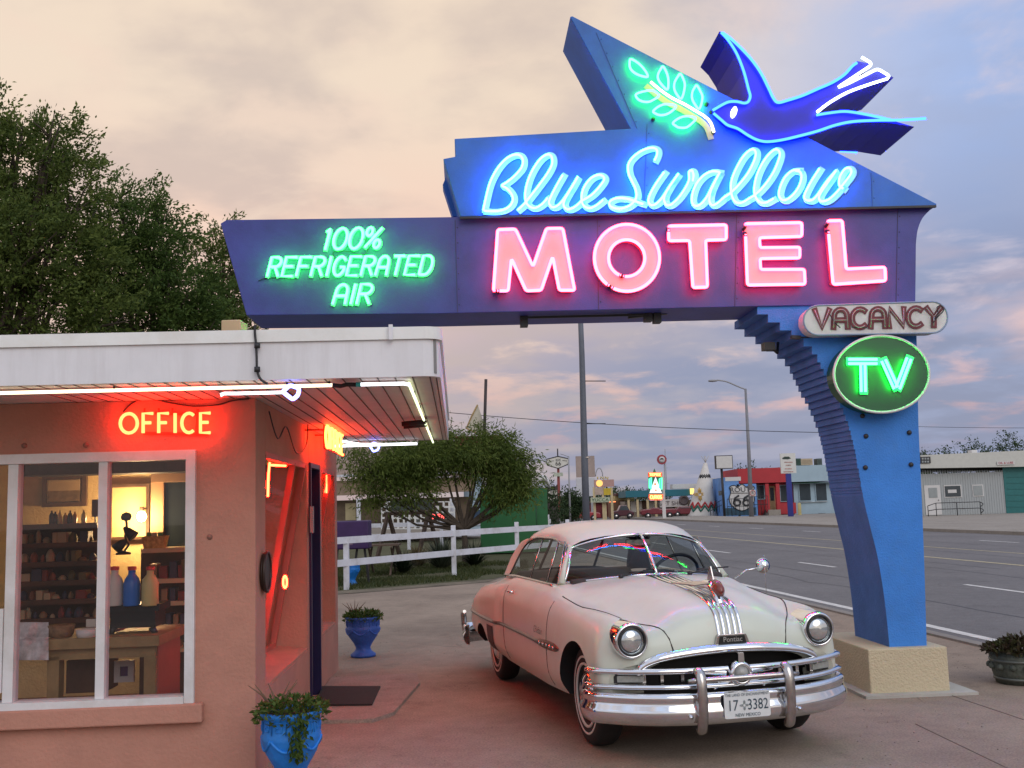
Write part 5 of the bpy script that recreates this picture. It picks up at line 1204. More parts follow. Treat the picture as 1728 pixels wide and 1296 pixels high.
# ---- bumper and grille
def swept(path, prof, name, mat, parent=CAR, z0=0.0, taper=None):
    P = [V3(p) for p in path]; rows = []
    for i, p in enumerate(P):
        t = (P[min(i + 1, len(P) - 1)] - P[max(i - 1, 0)]); t.z = 0; t.normalize(); n = V3((t.y, -t.x, 0)); k = taper(i / (len(P) - 1)) if taper else 1.0
        zm = sum(z for _, z in prof) / len(prof)
        rows.append([V3((p.x, p.y, p.z)) + n * (o * k) + V3((0, 0, zm + (z - zm) * k)) for o, z in prof])
    mb = MB(); mb.grid(rows, close_u=True)
    m = len(prof); L_ = len(rows); b = 0
    mb.f += [list(range(m)), [(L_ - 1) * m + q for q in reversed(range(m))]]; mb.m += [0, 0]; mb.sm += [False, False]
    return mb.build(name, mat, parent, org=V3())
def front_path(half, xe, xs0, xc, n=40, p=2.6, wrap=0.25):
    h = [(xe, half)] + []
    pts = []
    for i in range(n + 1):
        a = -1 + 2 * i / n; y = half * (abs(a) ** .85) * (1 if a > 0 else -1)
        x = xc - (xc - xs0) * (abs(y) / half) ** p; pts.append((x, y, 0))
    pre = [(xe, -half - .015, 0), ((xe + xs0) / 2, -half - .012, 0)]; post = [((xe + xs0) / 2, half + .012, 0), (xe, half + .015, 0)]
    return spline(pre + pts + post, 2)
bprof = [(0, .475), (.03, .478), (.045, .465), (.050, .445), (.043, .425), (.046, .40), (.062, .375), (.066, .345), (.055, .305), (.035, .275), (.0, .265)]
bump = swept(front_path(.905, .36, .52, .845, p=3.0), bprof, 'bumper', M_CHROME)
# lower grille bar above the bumper and the long upper bar
swept(front_path(.895, .40, .50, .80, p=2.8), [(0, .53), (.035, .532), (.055, .518), (.05, .50), (.02, .492), (0, .492)], 'grille_bar', M_CHROME)
swept(front_path(.895, .42, .50, .775, p=2.8), [(0, .632), (.03, .634), (.05, .622), (.052, .603), (.03, .590), (0, .588)], 'grille_bar', M_CHROME)
# arched moulding around the grille mouth
ar = [V3((.775 - .22 * (abs(y) / .93) ** 3 - .0, y, z)) for y, z in [(.66 * math.cos(a), .59 + .148 * max(0, math.sin(a)) ** .75) for a in [math.pi * i / 36 for i in range(37)]]]
mb = MB(); rows = []
for i, p in enumerate(ar):
    y, z = p.y, p.z; a = math.pi * i / 36; n = V3((0, math.cos(a) * .35, math.sin(a) ** .3 if math.sin(a) > 0 else .2)).normalized(); k = .55 + .45 * math.sin(a) ** .6 if math.sin(a) > 1e-6 else .55
    q = p - V3((.035, 0, 0)); rows.append([q + n * (.032 * k) - V3((.02, 0, 0)), q + n * (.030 * k) + V3((.022, 0, 0)), q + V3((.045, 0, 0)), q - n * (.026 * k) + V3((.035, 0, 0)), q - n * (.032 * k) - V3((.02, 0, 0))])
mb.grid(rows, close_u=True); cp('grille_moulding', mb, M_CHROME)
mb = MB(); mb.box(.40, .55, -.62, .62, .40, .70); cp('grille_cavity', mb, M_BLK)
for y in (-.62, .62, -.5, -.36, .36, .5):
    mb = MB(); mb.box(.70 - .12 * (abs(y) / .9) ** 2, .735 - .12 * (abs(y) / .9) ** 2, y - .011, y + .011, .53, .59); cp('grille_tooth', mb, M_DULLCH)
for sgn in (-1, 1):
    # side lamps between the bars
    pl = thing('parking_light', None, None); pl.parent = CAR
    c = V3((.640, .705 * sgn, .561)); d = V3((-.42, 1 * sgn, 0)).normalized()
    mb = MB(); mb.obox(c - V3((.02, 0, 0)), (d, (0, 0, 1), d.cross(V3((0, 0, 1)))), (.105, .028, .02)); mb.build('housing', M_DARK, pl, org=V3())
    mb = MB(); mb.obox(c, (d, (0, 0, 1), d.cross(V3((0, 0, 1)))), (.09, .022, .012)); mb.build('lens', M('parking_lens', (.32, .33, .31), .25, var=.25, vscale=30), pl, org=V3(), bevel=.004)
    # diagonal V bars under the medallion
    mb = MB(); mb.bar((.83, .05 * sgn, .555), (.82, .19 * sgn, .50), .035, .018, up=(1, 0, .2)); mb.bar((.83, .09 * sgn, .585), (.80, .26 * sgn, .60), .03, .018, up=(1, 0, 0)); cp('grille_vee', mb, M_CHROME, bevel=.005)
    # bumper guards
    y = .315 * sgn; P = spline([(.87, y, .62), (.905, y, .605), (.925, y, .55), (.93, y, .45), (.925, y, .35), (.90, y, .255), (.88, y, .245)], 4)
    rows = []
    for i, p in enumerate(P):
        t = (P[min(i + 1, len(P) - 1)] - P[max(0, i - 1)]).normalized(); n = V3((0, 1, 0)).cross(t); rows.append([p + V3((0, .036 * math.cos(a), 0)) + n * (.030 * math.sin(a)) for a in [2 * math.pi * q / 12 for q in range(12)]])
    mb = MB(); mb.grid(rows, close_u=True); mb.f += [list(range(12)), [(len(rows) - 1) * 12 + q for q in range(12)]]; mb.m += [0, 0]; mb.sm += [False, False]; cp('bumper_guard', mb, M_DULLCH)
    mb = MB(); mb.lathe([(0, -.01), (.014, -.008), (.014, .004), (0, .010)], (.905, (.39) * sgn, .335), 10, axis='X'); cp('bumper_bolt', mb, M_CHROME)
# cross rod joining the guards
mb = MB(); mb.tube([V3((.90, y, .565 - .0 * abs(y))) for y in (-.40, -.33, -.2, 0, .2, .33, .40)], [.012, .019, .019, .019, .019, .019, .012], 10); cp('guard_rod', mb, M_DULLCH)
# round medallion
c = V3((.865, 0, .585)); md_ = thing('medallion', None, None); md_.parent = CAR
mb = MB(); mb.lathe([(.082, -.06), (.08, .0), (.068, .018), (.052, .012), (.05, .0)], c, 32, axis='X'); mb.build('bezel', M_CHROME, md_, org=V3())
mb = MB(); mb.lathe([(.052, .004), (.04, .022), (.02, .032), (0, .034)], c, 24, axis='X'); mb.build('lens', M('medallion_lens', (.30, .30, .28), .15, var=.3, vscale=25), md_, org=V3())
mb = MB(); mb.prism([c + V3((-.02, -.022, .075)), c + V3((-.02, .022, .075)), c + V3((-.02, .02, .135)), c + V3((-.02, -.02, .135))], (.03, 0, 0)); mb.build('fin', M_CHROME, md_, org=V3())
# number plate
NP = thing('license_plate', None, None); NP.parent = CAR
pc = V3((.918, 0.005, .392)); R_ = V3((0, 1, 0)); U_ = V3((0, 0, 1)); 
mb = MB(); mb.prism([pc + R_ * p[0] + U_ * p[1] for p in rounded([(-.165, -.083), (.165, -.083), (.165, .083), (-.165, .083)], .016, 3)], (-.006, 0, 0)); mb.build('plate', M('white_plate_enamel', (.66, .69, .69), .4, var=.06, vscale=14), NP, org=V3())
tx = MB(); ft = pc + V3((.0015, 0, 0))
text_mb(tx, '17', ft + R_ * -.105 + U_ * -.003, R_, U_, .098, ext=.001, squeeze=.82); text_mb(tx, '3382', ft + R_ * .075 + U_ * -.003, R_, U_, .098, ext=.001, squeeze=.78)
text_mb(tx, 'THE LAND OF ENCHANTMENT', ft + U_ * .066, R_, U_, .026, squeeze=.86); text_mb(tx, 'NEW MEXICO', ft + U_ * -.064, R_, U_, .030, squeeze=.95)
tx.build('plate_lettering', M('navy_lettering', (.02, .05, .075), .5, var=0), NP, org=V3())
zi = MB(); zc2 = ft + R_ * -.022 + U_ * -.002 + V3((.001, 0, 0))
zi.tube([zc2 + R_ * (.011 * math.cos(a)) + U_ * (.011 * math.sin(a)) for a in [2 * math.pi * i / 16 for i in range(16)]], .0016, 4, True)
for k in range(4):
    a = k * math.pi / 2; d, e = R_ * math.cos(a) + U_ * math.sin(a), R_ * -math.sin(a) + U_ * math.cos(a)
    for q, l in ((-.006, .027), (-.002, .033), (.002, .033), (.006, .027)): zi.tube([zc2 + d * .013 + e * q, zc2 + d * l + e * q], .0013, 4)
zi.build('zia_emblem', M('grey_emblem', (.25, .29, .30), .5, var=0), NP, org=V3())
# ---- hood trim: five streaks, nose badge, ornament
ys_ = [-.082, -.042, 0, .042, .082]
for y in ys_:
    P = []
    x = .742
    for i in range(64):
        xx = .735 - (i / 63) ** 1.5 * 1.33; z = surf_top(xx, y)
        if xx < ws_base_x(y) + .03: break
        P.append(V3((xx + .004, y * (1 + .25 * max(0, -xx)), z + .004)))
    rows = [[p + V3((0, -.012, -.002)), p + V3((.002, -.007, .009)), p + V3((.002, .007, .009)), p + V3((0, .012, -.002))] for p in P]
    mb = MB(); mb.grid(rows); cp('hood_streak', mb, M_CHROME, recalc=True)
bd = thing('nose_badge', None, None); bd.parent = CAR
bc_ = V3((.752, 0, .795)); mb = MB(); mb.prism([bc_ + V3((0, y, z)) for y, z in [tuple(p[:2]) for p in rounded([(-.13, -.038), (.13, -.038), (.105, .036), (-.105, .036)], .015, 3)]], (-.06, 0, 0)); mb.build('badge_frame', M_DULLCH, bd, org=V3(), bevel=.004)
mb = MB(); mb.prism([bc_ + V3((.002, y, z)) for y, z in ((-.102, -.026), (.102, -.026), (.088, .025), (-.088, .025))], (.004, 0, 0)); mb.build('badge_plate', M('black_badge', (.012, .014, .014), .3), bd, org=V3())
tx = MB(); text_mb(tx, 'Pontiac', bc_ + V3((.008, 0, .001)), R_, U_, .048, ext=.001, squeeze=1.0); tx.build('badge_script', M('silver_script', (.6, .62, .6), .3, metal=.8, var=0), bd, org=V3())
om = thing('hood_ornament', None, None); om.parent = CAR
oz = surf_top(.44, 0) + .022; o0 = V3((.44, 0, oz))
mb = MB(); P = [(.13, 0, -.05, .022), (.08, 0, .0, .036), (.02, 0, .035, .036), (-.06, 0, .04, .03), (-.16, 0, .03, .02), (-.28, 0, .02, .006)]
rows = [[o0 + V3((x * 1.3, 1.0 * w * math.cos(a), 1.5 * z + 1.1 * w * math.sin(a))) for a in [2 * math.pi * q / 12 for q in range(12)]] for x, _, z, w in P]
mb.grid(rows, close_u=True); mb.f += [list(range(12))]; mb.m += [0]; mb.sm += [False]; mb.build('ornament_body', M_CHROME, om, org=V3())
mb = MB(); rows = [[o0 + V3((x * 1.3, 1.0 * w * math.cos(a), 1.5 * z + 1.05 * h * math.sin(a))) for a in [2 * math.pi * q / 14 for q in range(14)]] for x, z, w, h in ((.145, .015, .004, .006), (.135, .02, .026, .04), (.10, .03, .036, .05), (.06, .035, .03, .05), (.04, .04, .004, .01))]
mb.grid(rows, close_u=True); mb.build('amber_face', M('amber_plastic', (.22, .045, .035), .2, coat=.5), om, org=V3())
for sgn in (-1, 1):
    mb = MB(); mb.prism([o0 + V3((.05, .02 * sgn, .07)), o0 + V3((-.05, .10 * sgn, .05)), o0 + V3((-.40, .14 * sgn, .05)), o0 + V3((-.10, .04 * sgn, .075))], (0, 0, .008)); mb.build('wing', M_DULLCH, om, org=V3())
mb = MB(); mb.prism([o0 + V3((.06, -.004, .09)), o0 + V3((-.05, -.004, .08)), o0 + V3((-.01, -.004, .19)), o0 + V3((.02, -.004, .19))], (0, .008, 0)); mb.build('crest', M_DULLCH, om, org=V3())
# ---- panel gaps
def gap_side(x0, z0, z1, sgn, n=14, r=.0035, lean=0.0):
    P = []
    for i in range(n):
        z = z0 + (z1 - z0) * i / (n - 1); x = x0 + lean * i / (n - 1); y, xx = surf_side(x, z); P.append(V3((xx, (y + .0008) * sgn, z)))
    mb = MB(); mb.tube(P, r, 4); cp('panel_gap', mb, M_GAP)
for sgn in (-1, 1):
    gap_side(-.66, .33, .98, sgn); gap_side(-2.14, .34, 1.0, sgn, lean=-.06)
    P = []
    for i in range(40):   # hood seam
        t = i / 39; x = -.62 + 1.345 * t; y = .80 - .03 * t - .36 * max(0, t - .35) ** 1.6 / .65 ** 1.6
        P.append(V3((x, y * sgn, surf_top(x, y) + .001)))
    mb = MB(); mb.tube(P, .0045, 4); cp('panel_gap', mb, M_GAP)
    # crease running back from the headlight
    # side moulding with a wide spear at the front
    rows = []
    for i in range(60):
        x = -.33 - 3.60 * i / 59; w = .016 + (.020 * max(0, 1 - (abs(x + .62) / .36) ** 2) if x > -.98 else 0) if x < -.42 else .006 + .024 * (-.33 - x) / .09
        r_ = []
        for z, o in ((.645 - w, .000), (.645 - w * .5, .012), (.645 + w * .5, .012), (.645 + w, .0)):
            zz = z + (.02 if -2.5 < x < -1.7 else 0) * 0; y, xx = surf_side(x, zz); r_.append(V3((xx, (y + o) * sgn, zz)))
        rows.append(r_)
    mb = MB(); mb.grid(rows); sm_ = cp('side_moulding', mb, M('tarnished_trim', (.20, .15, .13), .3, metal=.9, var=.3, vscale=20))
    for k in range(5):
        mb = MB(); x = -.46 - k * .085; y, xx = surf_side(x, .645); mb.lathe([(.016, -.002), (.013, .006), (0, .008)], V3((xx, (y + .012) * sgn, .645)), 10, ax=(V3((1, 0, 0)), V3((0, 0, 1)), V3((0, sgn, 0)))); mb.build('moulding_stud', M_CHROME, sm_, org=V3())
    # script above the spear
    y, xx = surf_side(-.86, .735); tx = MB(); text_mb(tx, 'Chieftain', V3((xx, (y + .006) * sgn, .735)), V3((-sgn, 0, 0)), V3((0, .15 * -sgn, 1)), .075, ext=.003); cp('fender_script', tx, M_DULLCH)
    # gravel guard ahead of the rear wheel
    rows = []
    for i in range(8):
        x = -2.46 - .26 * i / 7; r_ = []
        for j in range(8):
            z = .36 + .24 * j / 7; y, xx = surf_side(x, z); r_.append(V3((xx, (y + .004) * sgn, z)))
        rows.append(r_)
    mb = MB(); mb.grid(rows); cp('gravel_guard', mb, M('worn_rubber_guard', (.075, .04, .035), .6, var=.3, vscale=10))
    # door handle
    y, xx = surf_side(-1.98, .96); h = thing('door_handle', None, None); h.parent = CAR
    mb = MB(); mb.tube([V3((-1.90, (y + .005) * sgn, .962)), V3((-1.92, (y + .035) * sgn, .964)), V3((-2.06, (y + .038) * sgn, .962))], [.012, .011, .009], 8); mb.lathe([(.018, 0), (.014, .01), (0, .012)], V3((-1.90, y * sgn, .962)), 10, ax=(V3((1, 0, 0)), V3((0, 0, 1)), V3((0, sgn, 0)))); mb.build('grip', M_CHROME, h, org=V3())
    # tail lamp and rear bumper end
    tl = thing('tail_light', None, None); tl.parent = CAR; y, xx = surf_side(-3.93, .72)
    c = V3((-3.99, .80 * sgn, .735)); mb = MB(); mb.lathe([(.058, .12), (.062, -.02), (.05, -.035), (.045, -.03)], c, 20, axis='X'); mb.build('bezel', M_CHROME, tl, org=V3())
    mb = MB(); mb.lathe([(.046, -.03), (.03, -.05), (0, -.055)], c, 16, axis='X'); mb.build('lens', M('red_lens', (.35, .01, .01), .2), tl, org=V3())
def rear_path():
    pts = []
    for i in range(31):
        a = -1 + 2 * i / 30; y = .94 * a; pts.append((-4.20 + .20 * abs(a) ** 3, -y, 0))
    return spline([(-3.78, .965, 0), (-3.9, .96, 0)] + pts + [(-3.9, -.96, 0), (-3.78, -.965, 0)], 2)
swept(rear_path(), bprof, 'bumper', M_CHROME)
for sgn in (-1, 1):
    y = .62 * sgn; mb = MB(); mb.tube([V3((-4.22, y, .60)), V3((-4.28, y, .56)), V3((-4.29, y, .42)), V3((-4.25, y, .29))], [.03, .036, .036, .03], 10); cp('bumper_guard', mb, M_DULLCH)
mb = MB(); mb.tube([V3((-4.0, -.975, .60)), V3((-4.1, -.97, .57)), V3((-4.14, -.955, .46)), V3((-4.1, -.96, .38))], [.02, .032, .034, .025], 10); cp('bumper_guard', mb, M_DULLCH)
# door mirror on the far side, thin aerial
dm = thing('door_mirror', None, None); dm.parent = CAR
mb = MB(); mb.tube([V3((-.98, .86, 1.06)), V3((-.93, .95, 1.13)), V3((-.90, 1.04, 1.145))], .008, 8); mb.build('arm', M_CHROME, dm, org=V3())
mc = V3((-.89, 1.09, 1.165)); A = (V3((0, 1, 0)), V3((0, 0, 1)), V3((1, 0, 0))); mb = MB(); mb.lathe([(0, .045), (.03, .04), (.055, .02), (.066, -.005), (.066, -.012), (0, -.012)], mc, 24, ax=A); mb.build('mirror_head', M_CHROME, dm, org=V3())
mb = MB(); z0 = surf_top(-.35, .80); mb.tube([V3((-.35, .83, z0)), V3((-.37, .84, z0 + .30))], [.003, .0015], 5); cp('aerial', mb, M_DULLCH)
# ================================================================== ground, road, pavements
def sheet(name, pts, z, mat, kind='structure'):
    mb = MB(); P = [V3((p[0], p[1], z)) for p in pts]; mb.add(P, [tuple(range(len(P)))]); o = mb.build(name, mat); o['kind'] = kind; return o
def ground_mat(name, col, col2, sc=0.7, rough=.9, speck=.25, bump=.25, crack=False):
    m = bpy.data.materials.new(name); m.use_nodes = True; nt = m.node_tree; N = nt.nodes; L = nt.links; b = N['Principled BSDF']; b.inputs['Roughness'].default_value = rough; b.inputs['Specular IOR Level'].default_value = .3
    tc = N.new('ShaderNodeTexCoord')
    def nz(scale, det=6, r_=.6):
        n = N.new('ShaderNodeTexNoise'); n.inputs['Scale'].default_value = scale; n.inputs['Detail'].default_value = det; n.inputs['Roughness'].default_value = r_; L.new(tc.outputs['Object'], n.inputs[0]); return n.outputs[0]
    def mr(v, a, b_, c, d):
        r = N.new('ShaderNodeMapRange'); r.inputs['From Min'].default_value = a; r.inputs['From Max'].default_value = b_; r.inputs['To Min'].default_value = c; r.inputs['To Max'].default_value = d; L.new(v, r.inputs[0]); return r.outputs[0]
    mx = N.new('ShaderNodeMix'); mx.data_type = 'RGBA'; L.new(mr(nz(sc), .35, .68, 0, 1), mx.inputs[0]); mx.inputs[6].default_value = (*col, 1); mx.inputs[7].default_value = (*col2, 1)
    m2 = N.new('ShaderNodeMix'); m2.data_type = 'RGBA'; m2.blend_type = 'MULTIPLY'; m2.inputs[0].default_value = 1; L.new(mx.outputs[2], m2.inputs[6]); L.new(mr(nz(60, 3, .7), .3, .7, 1 - speck, 1 + speck), m2.inputs[7])
    m3 = N.new('ShaderNodeMix'); m3.data_type = 'RGBA'; m3.blend_type = 'MULTIPLY'; m3.inputs[0].default_value = 1; L.new(m2.outputs[2], m3.inputs[6]); L.new(mr(nz(5, 8, .7), .3, .7, .86, 1.12), m3.inputs[7]); src = m3.outputs[2]
    # oil stains and damp patches
    st = N.new('ShaderNodeMix'); st.data_type = 'RGBA'; st.blend_type = 'MULTIPLY'; L.new(mr(nz(1.3, 9, .75), .56, .74, 0, .7), st.inputs[0]); L.new(src, st.inputs[6]); st.inputs[7].default_value = (.45, .42, .40, 1); src = st.outputs[2]
    if crack:
        vo = N.new('ShaderNodeTexVoronoi'); vo.feature = 'DISTANCE_TO_EDGE'; vo.inputs['Scale'].default_value = .28
        dn = N.new('ShaderNodeMix'); dn.data_type = 'VECTOR'; dn.inputs[0].default_value = .14; nn = N.new('ShaderNodeTexNoise'); nn.inputs['Scale'].default_value = 1.4; nn.inputs['Detail'].default_value = 8; L.new(tc.outputs['Object'], nn.inputs[0]); L.new(tc.outputs['Object'], dn.inputs[4]); L.new(nn.outputs[1], dn.inputs[5]); L.new(dn.outputs[1], vo.inputs[0])
        ck = mr(vo.outputs[0], .0, .0035, .75, 0); cm = N.new('ShaderNodeMath'); cm.operation = 'MULTIPLY'; L.new(ck, cm.inputs[0]); L.new(mr(nz(.35, 3), .56, .64, 0, .8), cm.inputs[1])
        cx_ = N.new('ShaderNodeMix'); cx_.data_type = 'RGBA'; L.new(cm.outputs[0], cx_.inputs[0]); L.new(src, cx_.inputs[6]); cx_.inputs[7].default_value = (.06, .05, .042, 1); src = cx_.outputs[2]
    L.new(src, b.inputs['Base Color'])
    bp = N.new('ShaderNodeBump'); bp.inputs['Strength'].default_value = bump; bp.inputs['Distance'].default_value = .01; L.new(nz(90, 4, .7), bp.inputs['Height']); L.new(bp.outputs[0], b.inputs['Normal'])
    MATS[name] = m; return m
G_DIRT = ground_mat('dry_ground', (.20, .17, .13), (.15, .135, .105), .25)
G_DRIVE = ground_mat('driveway_concrete', (.345, .265, .20), (.235, .18, .137), .45, speck=.3, crack=True)
G_ASPH = ground_mat('asphalt', (.185, .175, .172), (.145, .138, .138), .3, speck=.3, crack=True)
G_PAVE = ground_mat('pavement_concrete', (.33, .295, .25), (.26, .23, .195), .5)
G_GRASSB = ground_mat('turf_soil', (.060, .070, .025), (.10, .090, .045), 1.1, speck=.4)
G_GRAV = ground_mat('gravel_strip', (.21, .17, .12), (.13, .11, .075), 1.3, speck=.5, bump=.6)
M_LINE = M('worn_white_road_paint', (.62, .60, .56), .8, var=.3, vscale=9)
M_YEL = M('faded_yellow_road_paint', (.42, .36, .22), .8, var=.3, vscale=7)
RDIR = V3((-.107, .994, 0)).normalized(); RN = V3((RDIR.y, -RDIR.x, 0))
def rp(n, s): return RN * n + RDIR * s
sheet('ground', [(-1500, -200), (1500, -200), (1500, 3000), (-1500, 3000)], -.004, G_DIRT)
sheet('driveway', [(-14, -4), (5.2, -4)] + [tuple(rp(6.62, s)[:2]) for s in (-3, 20, 45)] + [(-.6, 44), (.3, 29), (-.7, 24.2), (-3.4, 22.2), (-4.6, 21.5), (-14, 21)], .0, G_DRIVE)
sheet('road', [rp(6.6, -40), rp(24.1, -40), rp(24.1, 900), rp(6.6, 900)], .004, G_ASPH)
sheet('grass', [(-14, 22), (-4.5, 22.3), (-3.3, 23.0), (-.6, 25.2), (.7, 30), (.4, 60), (-30, 60), (-30, 22)], .004, G_GRASSB)
# kerb of the near side and the far pavement
kb = MB(); c0, c1 = rp(6.5, -8), rp(6.5, 400); kb.bar(c0 + V3((0, 0, .0)), c1, .14, .05); o = kb.build('kerb', M('kerb_concrete', (.24, .215, .19), .9, var=.2, bump=.3)); o['kind'] = 'structure'
fp = MB(); P = [rp(24.1, -20), rp(24.1, 400), rp(31.5, 400), rp(31.5, -20)]; fp.prism([V3((p.x, p.y, -.05)) for p in P], (0, 0, .19)); o = fp.build('far_pavement', G_PAVE); o['kind'] = 'structure'
def mark(name, n0, n1, s0, s1, mat): sheet(name, [rp(n0, s0), rp(n1, s0), rp(n1, s1), rp(n0, s1)], .008, mat)
mark('road_marking', 6.78, 6.93, -20, 300, M_LINE)
mb = MB()
for k in range(-2, 30):
    s0 = 24.6 + k * 8.3
    for n in (10.55, 20.6): P = [rp(n - .06, s0), rp(n + .06, s0), rp(n + .06, s0 + 2.4), rp(n - .06, s0 + 2.4)]; mb.add([V3((p.x, p.y, .008)) for p in P], [(0, 1, 2, 3)])
o = mb.build('lane_marking', M_LINE); o['kind'] = 'structure'
mark('road_marking', 14.25, 14.42, -20, 300, M_YEL); mark('road_marking', 17.0, 17.12, -20, 300, M_YEL)
r_ = random.Random(17)
for n0, s0, ln, w in ((8.6, 10, 26, .03), (9.4, 20, 60, .035), (12.2, 14, 50, .03), (13.3, 22, 40, .03), (16.0, 24, 70, .04), (19.0, 30, 80, .04), (8.0, 30, 50, .03)):
    P = []; n = n0
    for i in range(40): n += r_.gauss(0, .05); P.append(rp(n, s0 + ln * i / 39))
    mb = MB(); L_ = [V3((p.x, p.y, .006)) - RN * w * r_.uniform(.5, 1.2) for p in P]; R2 = [V3((p.x, p.y, .006)) + RN * w * r_.uniform(.5, 1.2) for p in P]; mb.grid([L_, R2], smooth=False); o = mb.build('tar_seam', M('tar', (.05, .047, .047), .6)); o['kind'] = 'structure'
# pad by the door with a tooled edge, joints in the drive
padp = [V3((p.x, p.y, .0)) for p in (B(.01, dd0 - .75, 0), B(.62, dd0 - .80, 0), B(.78, dd0 - .55, 0), B(.95, LEN - 1.3, 0), B(.9, LEN - .7, 0), B(.01, LEN - .75, 0))]
mb = MB(); mb.prism(padp, (0, 0, .03)); o = mb.build('door_pad', ground_mat('pad_concrete', (.32, .25, .21), (.25, .195, .165), .8)); o['kind'] = 'structure'
for (a, b) in (((1545, 1222), (1728, 1310)), ((1600, 1172), (1728, 1215))):
    q = [G(a[0] + (b[0] - a[0]) * t / 8, a[1] + (b[1] - a[1]) * t / 8) for t in range(9)]
    mb = MB(); mb.tube([V3((p.x, p.y, .0)) for p in q], .005, 5); o = mb.build('concrete_joint', M('joint_dirt', (.15, .115, .09), .9)); o['kind'] = 'structure'
# grass blades along the fence strip
r_ = random.Random(5); mb = MB()
for i in range(26000):
    x = r_.uniform(-6.5, 1.2); y = r_.uniform(22.2, 33) 
    if y < 22.9 + max(0, (x + 4)) * .75 or (x > .3): continue
    if noise.noise(V3((x * .8, y * .5, 0))) < -.25: continue
    a = r_.uniform(0, 6.28); h = r_.uniform(.05, .13); w = .012; lx, ly = r_.gauss(0, .05), r_.gauss(0, .05)
    mb.add([(x - w * math.cos(a), y - w * math.sin(a), 0), (x + w * math.cos(a), y + w * math.sin(a), 0), (x + lx, y + ly, h)], [(0, 1, 2)])
o = mb.build('grass_blades', leaf_mat('grass_blade', (.035, .055, .014), (.085, .09, .03)), recalc=False); o['kind'] = 'stuff'
# loose grit on the forecourt
r_ = random.Random(9); mb = MB()
for i in range(1500):
    x, y = r_.uniform(-2.2, 5.0), r_.uniform(5.5, 20) ** 1.0
    if noise.noise(V3((x * .5, y * .4, 3))) < -.05: continue
    s = r_.uniform(.003, .009); a = r_.uniform(0, 6.28)
    P = [(x + s * math.cos(a + k * 2.1), y + s * math.sin(a + k * 2.1), 0) for k in range(3)]; mb.add(P + [(x, y, s * .9)], [(0, 1, 3), (1, 2, 3), (2, 0, 3)])
o = mb.build('forecourt_grit', M('grit', (.16, .12, .09), .9, var=.5, vscale=2)); o['kind'] = 'stuff'
# gravel strip between grass and drive, with loose stones
mb = MB(); P = [(-4.6, 21.5), (-3.4, 22.15), (-.7, 24.15), (.35, 29), (.75, 29.2), (-.5, 25.1), (-3.3, 23.1), (-4.6, 22.6)]
sheet('gravel_strip', P, .008, G_GRAV)
# ================================================================== trees and shrubs
def limb(mb, p0, p1, r0, r1, rnd, k=6, wob=.12):
    P = []; L_ = (p1 - p0).length
    for i in range(k + 1):
        t = i / k; P.append(p0.lerp(p1, t) + V3((rnd.gauss(0, wob), rnd.gauss(0, wob), 0)) * L_ * .12 * math.sin(math.pi * t))
    mb.tube(P, [r0 + (r1 - r0) * i / k for i in range(k + 1)], 7); return P
M_BARK = M('tree_bark', (.06, .045, .032), .9, var=.3, vscale=8, bump=.5, bscale=25)
def tree(name, label, base, blobs, mat, n, lw, ll, seed, trunk_r=.2, group=None, fork=.35, droop=0.0, wind=(0, 0, 0), lace=.35, cat='tree', clump=26):
    """blobs: list of (centre, rx, ry, rz); leaves gather in small clumps inside them so gaps open between"""
    r_ = random.Random(seed); base = V3(base); t = thing(name, label, cat, base, 0, group)
    mb = MB(); top = sum((V3(b[0]) for b in blobs), V3()) / len(blobs); fk = base.lerp(V3((base.x + (top.x - base.x) * .4, base.y + (top.y - base.y) * .4, base.z + (top.z - base.z))), fork)
    limb(mb, base - V3((0, 0, .1)), fk, trunk_r, trunk_r * .75, r_)
    for b in blobs:
        e = V3(b[0]); m_ = fk.lerp(e, .55) + V3((0, 0, -.1 * (e - fk).length)); P = limb(mb, fk, m_, trunk_r * .55, trunk_r * .3, r_); limb(mb, m_, e, trunk_r * .3, trunk_r * .08, r_)
        for q in range(4):
            d = V3((r_.gauss(0, 1), r_.gauss(0, 1), r_.gauss(.2, .7))).normalized(); limb(mb, m_.lerp(e, r_.random()), e + V3((d.x * b[1], d.y * b[2], d.z * b[3])) * .75, trunk_r * .14, trunk_r * .03, r_, 4)
    mb.build('trunk', M_BARK, t)
    mb = MB(); tot = sum(b[1] * b[2] * b[3] for b in blobs); W_ = V3(wind)
    for b in blobs:
        m = int(n * (b[1] * b[2] * b[3]) / tot / clump) + 1
        for c in range(m):
            d = V3((r_.gauss(0, 1), r_.gauss(0, 1), r_.gauss(0, 1))).normalized(); rr = r_.random() ** lace
            cc = V3(b[0]) + V3((d.x * b[1], d.y * b[2], d.z * b[3])) * rr
            ax = (d + V3((0, 0, -droop)) + W_ + V3((r_.gauss(0, .4), r_.gauss(0, .4), r_.gauss(0, .3)))).normalized(); sp_ = ll * 1.6
            for q in range(clump):
                p = cc + ax * r_.uniform(-1.4, 1.6) * sp_ + V3((r_.gauss(0, .45), r_.gauss(0, .45), r_.gauss(0, .45))) * sp_
                add_leaf(mb, p, ax + V3((r_.gauss(0, .6), r_.gauss(0, .6), r_.gauss(-droop * .5, .6))), lw * r_.uniform(.7, 1.3), ll * r_.uniform(.7, 1.4), r_)
    mb.build('crown', mat, t, recalc=False); return t
LM_ELM = leaf_mat('elm_leaves', (.060, .095, .020), (.17, .22, .05), .45)
LM_ELM2 = leaf_mat('dark_elm_leaves', (.052, .098, .022), (.14, .21, .05), .45)
LM_MES = leaf_mat('mesquite_leaves', (.065, .105, .018), (.18, .23, .05), .45)
LM_DKS = leaf_mat('dark_shrub_leaves', (.008, .016, .008), (.022, .035, .016), .2)
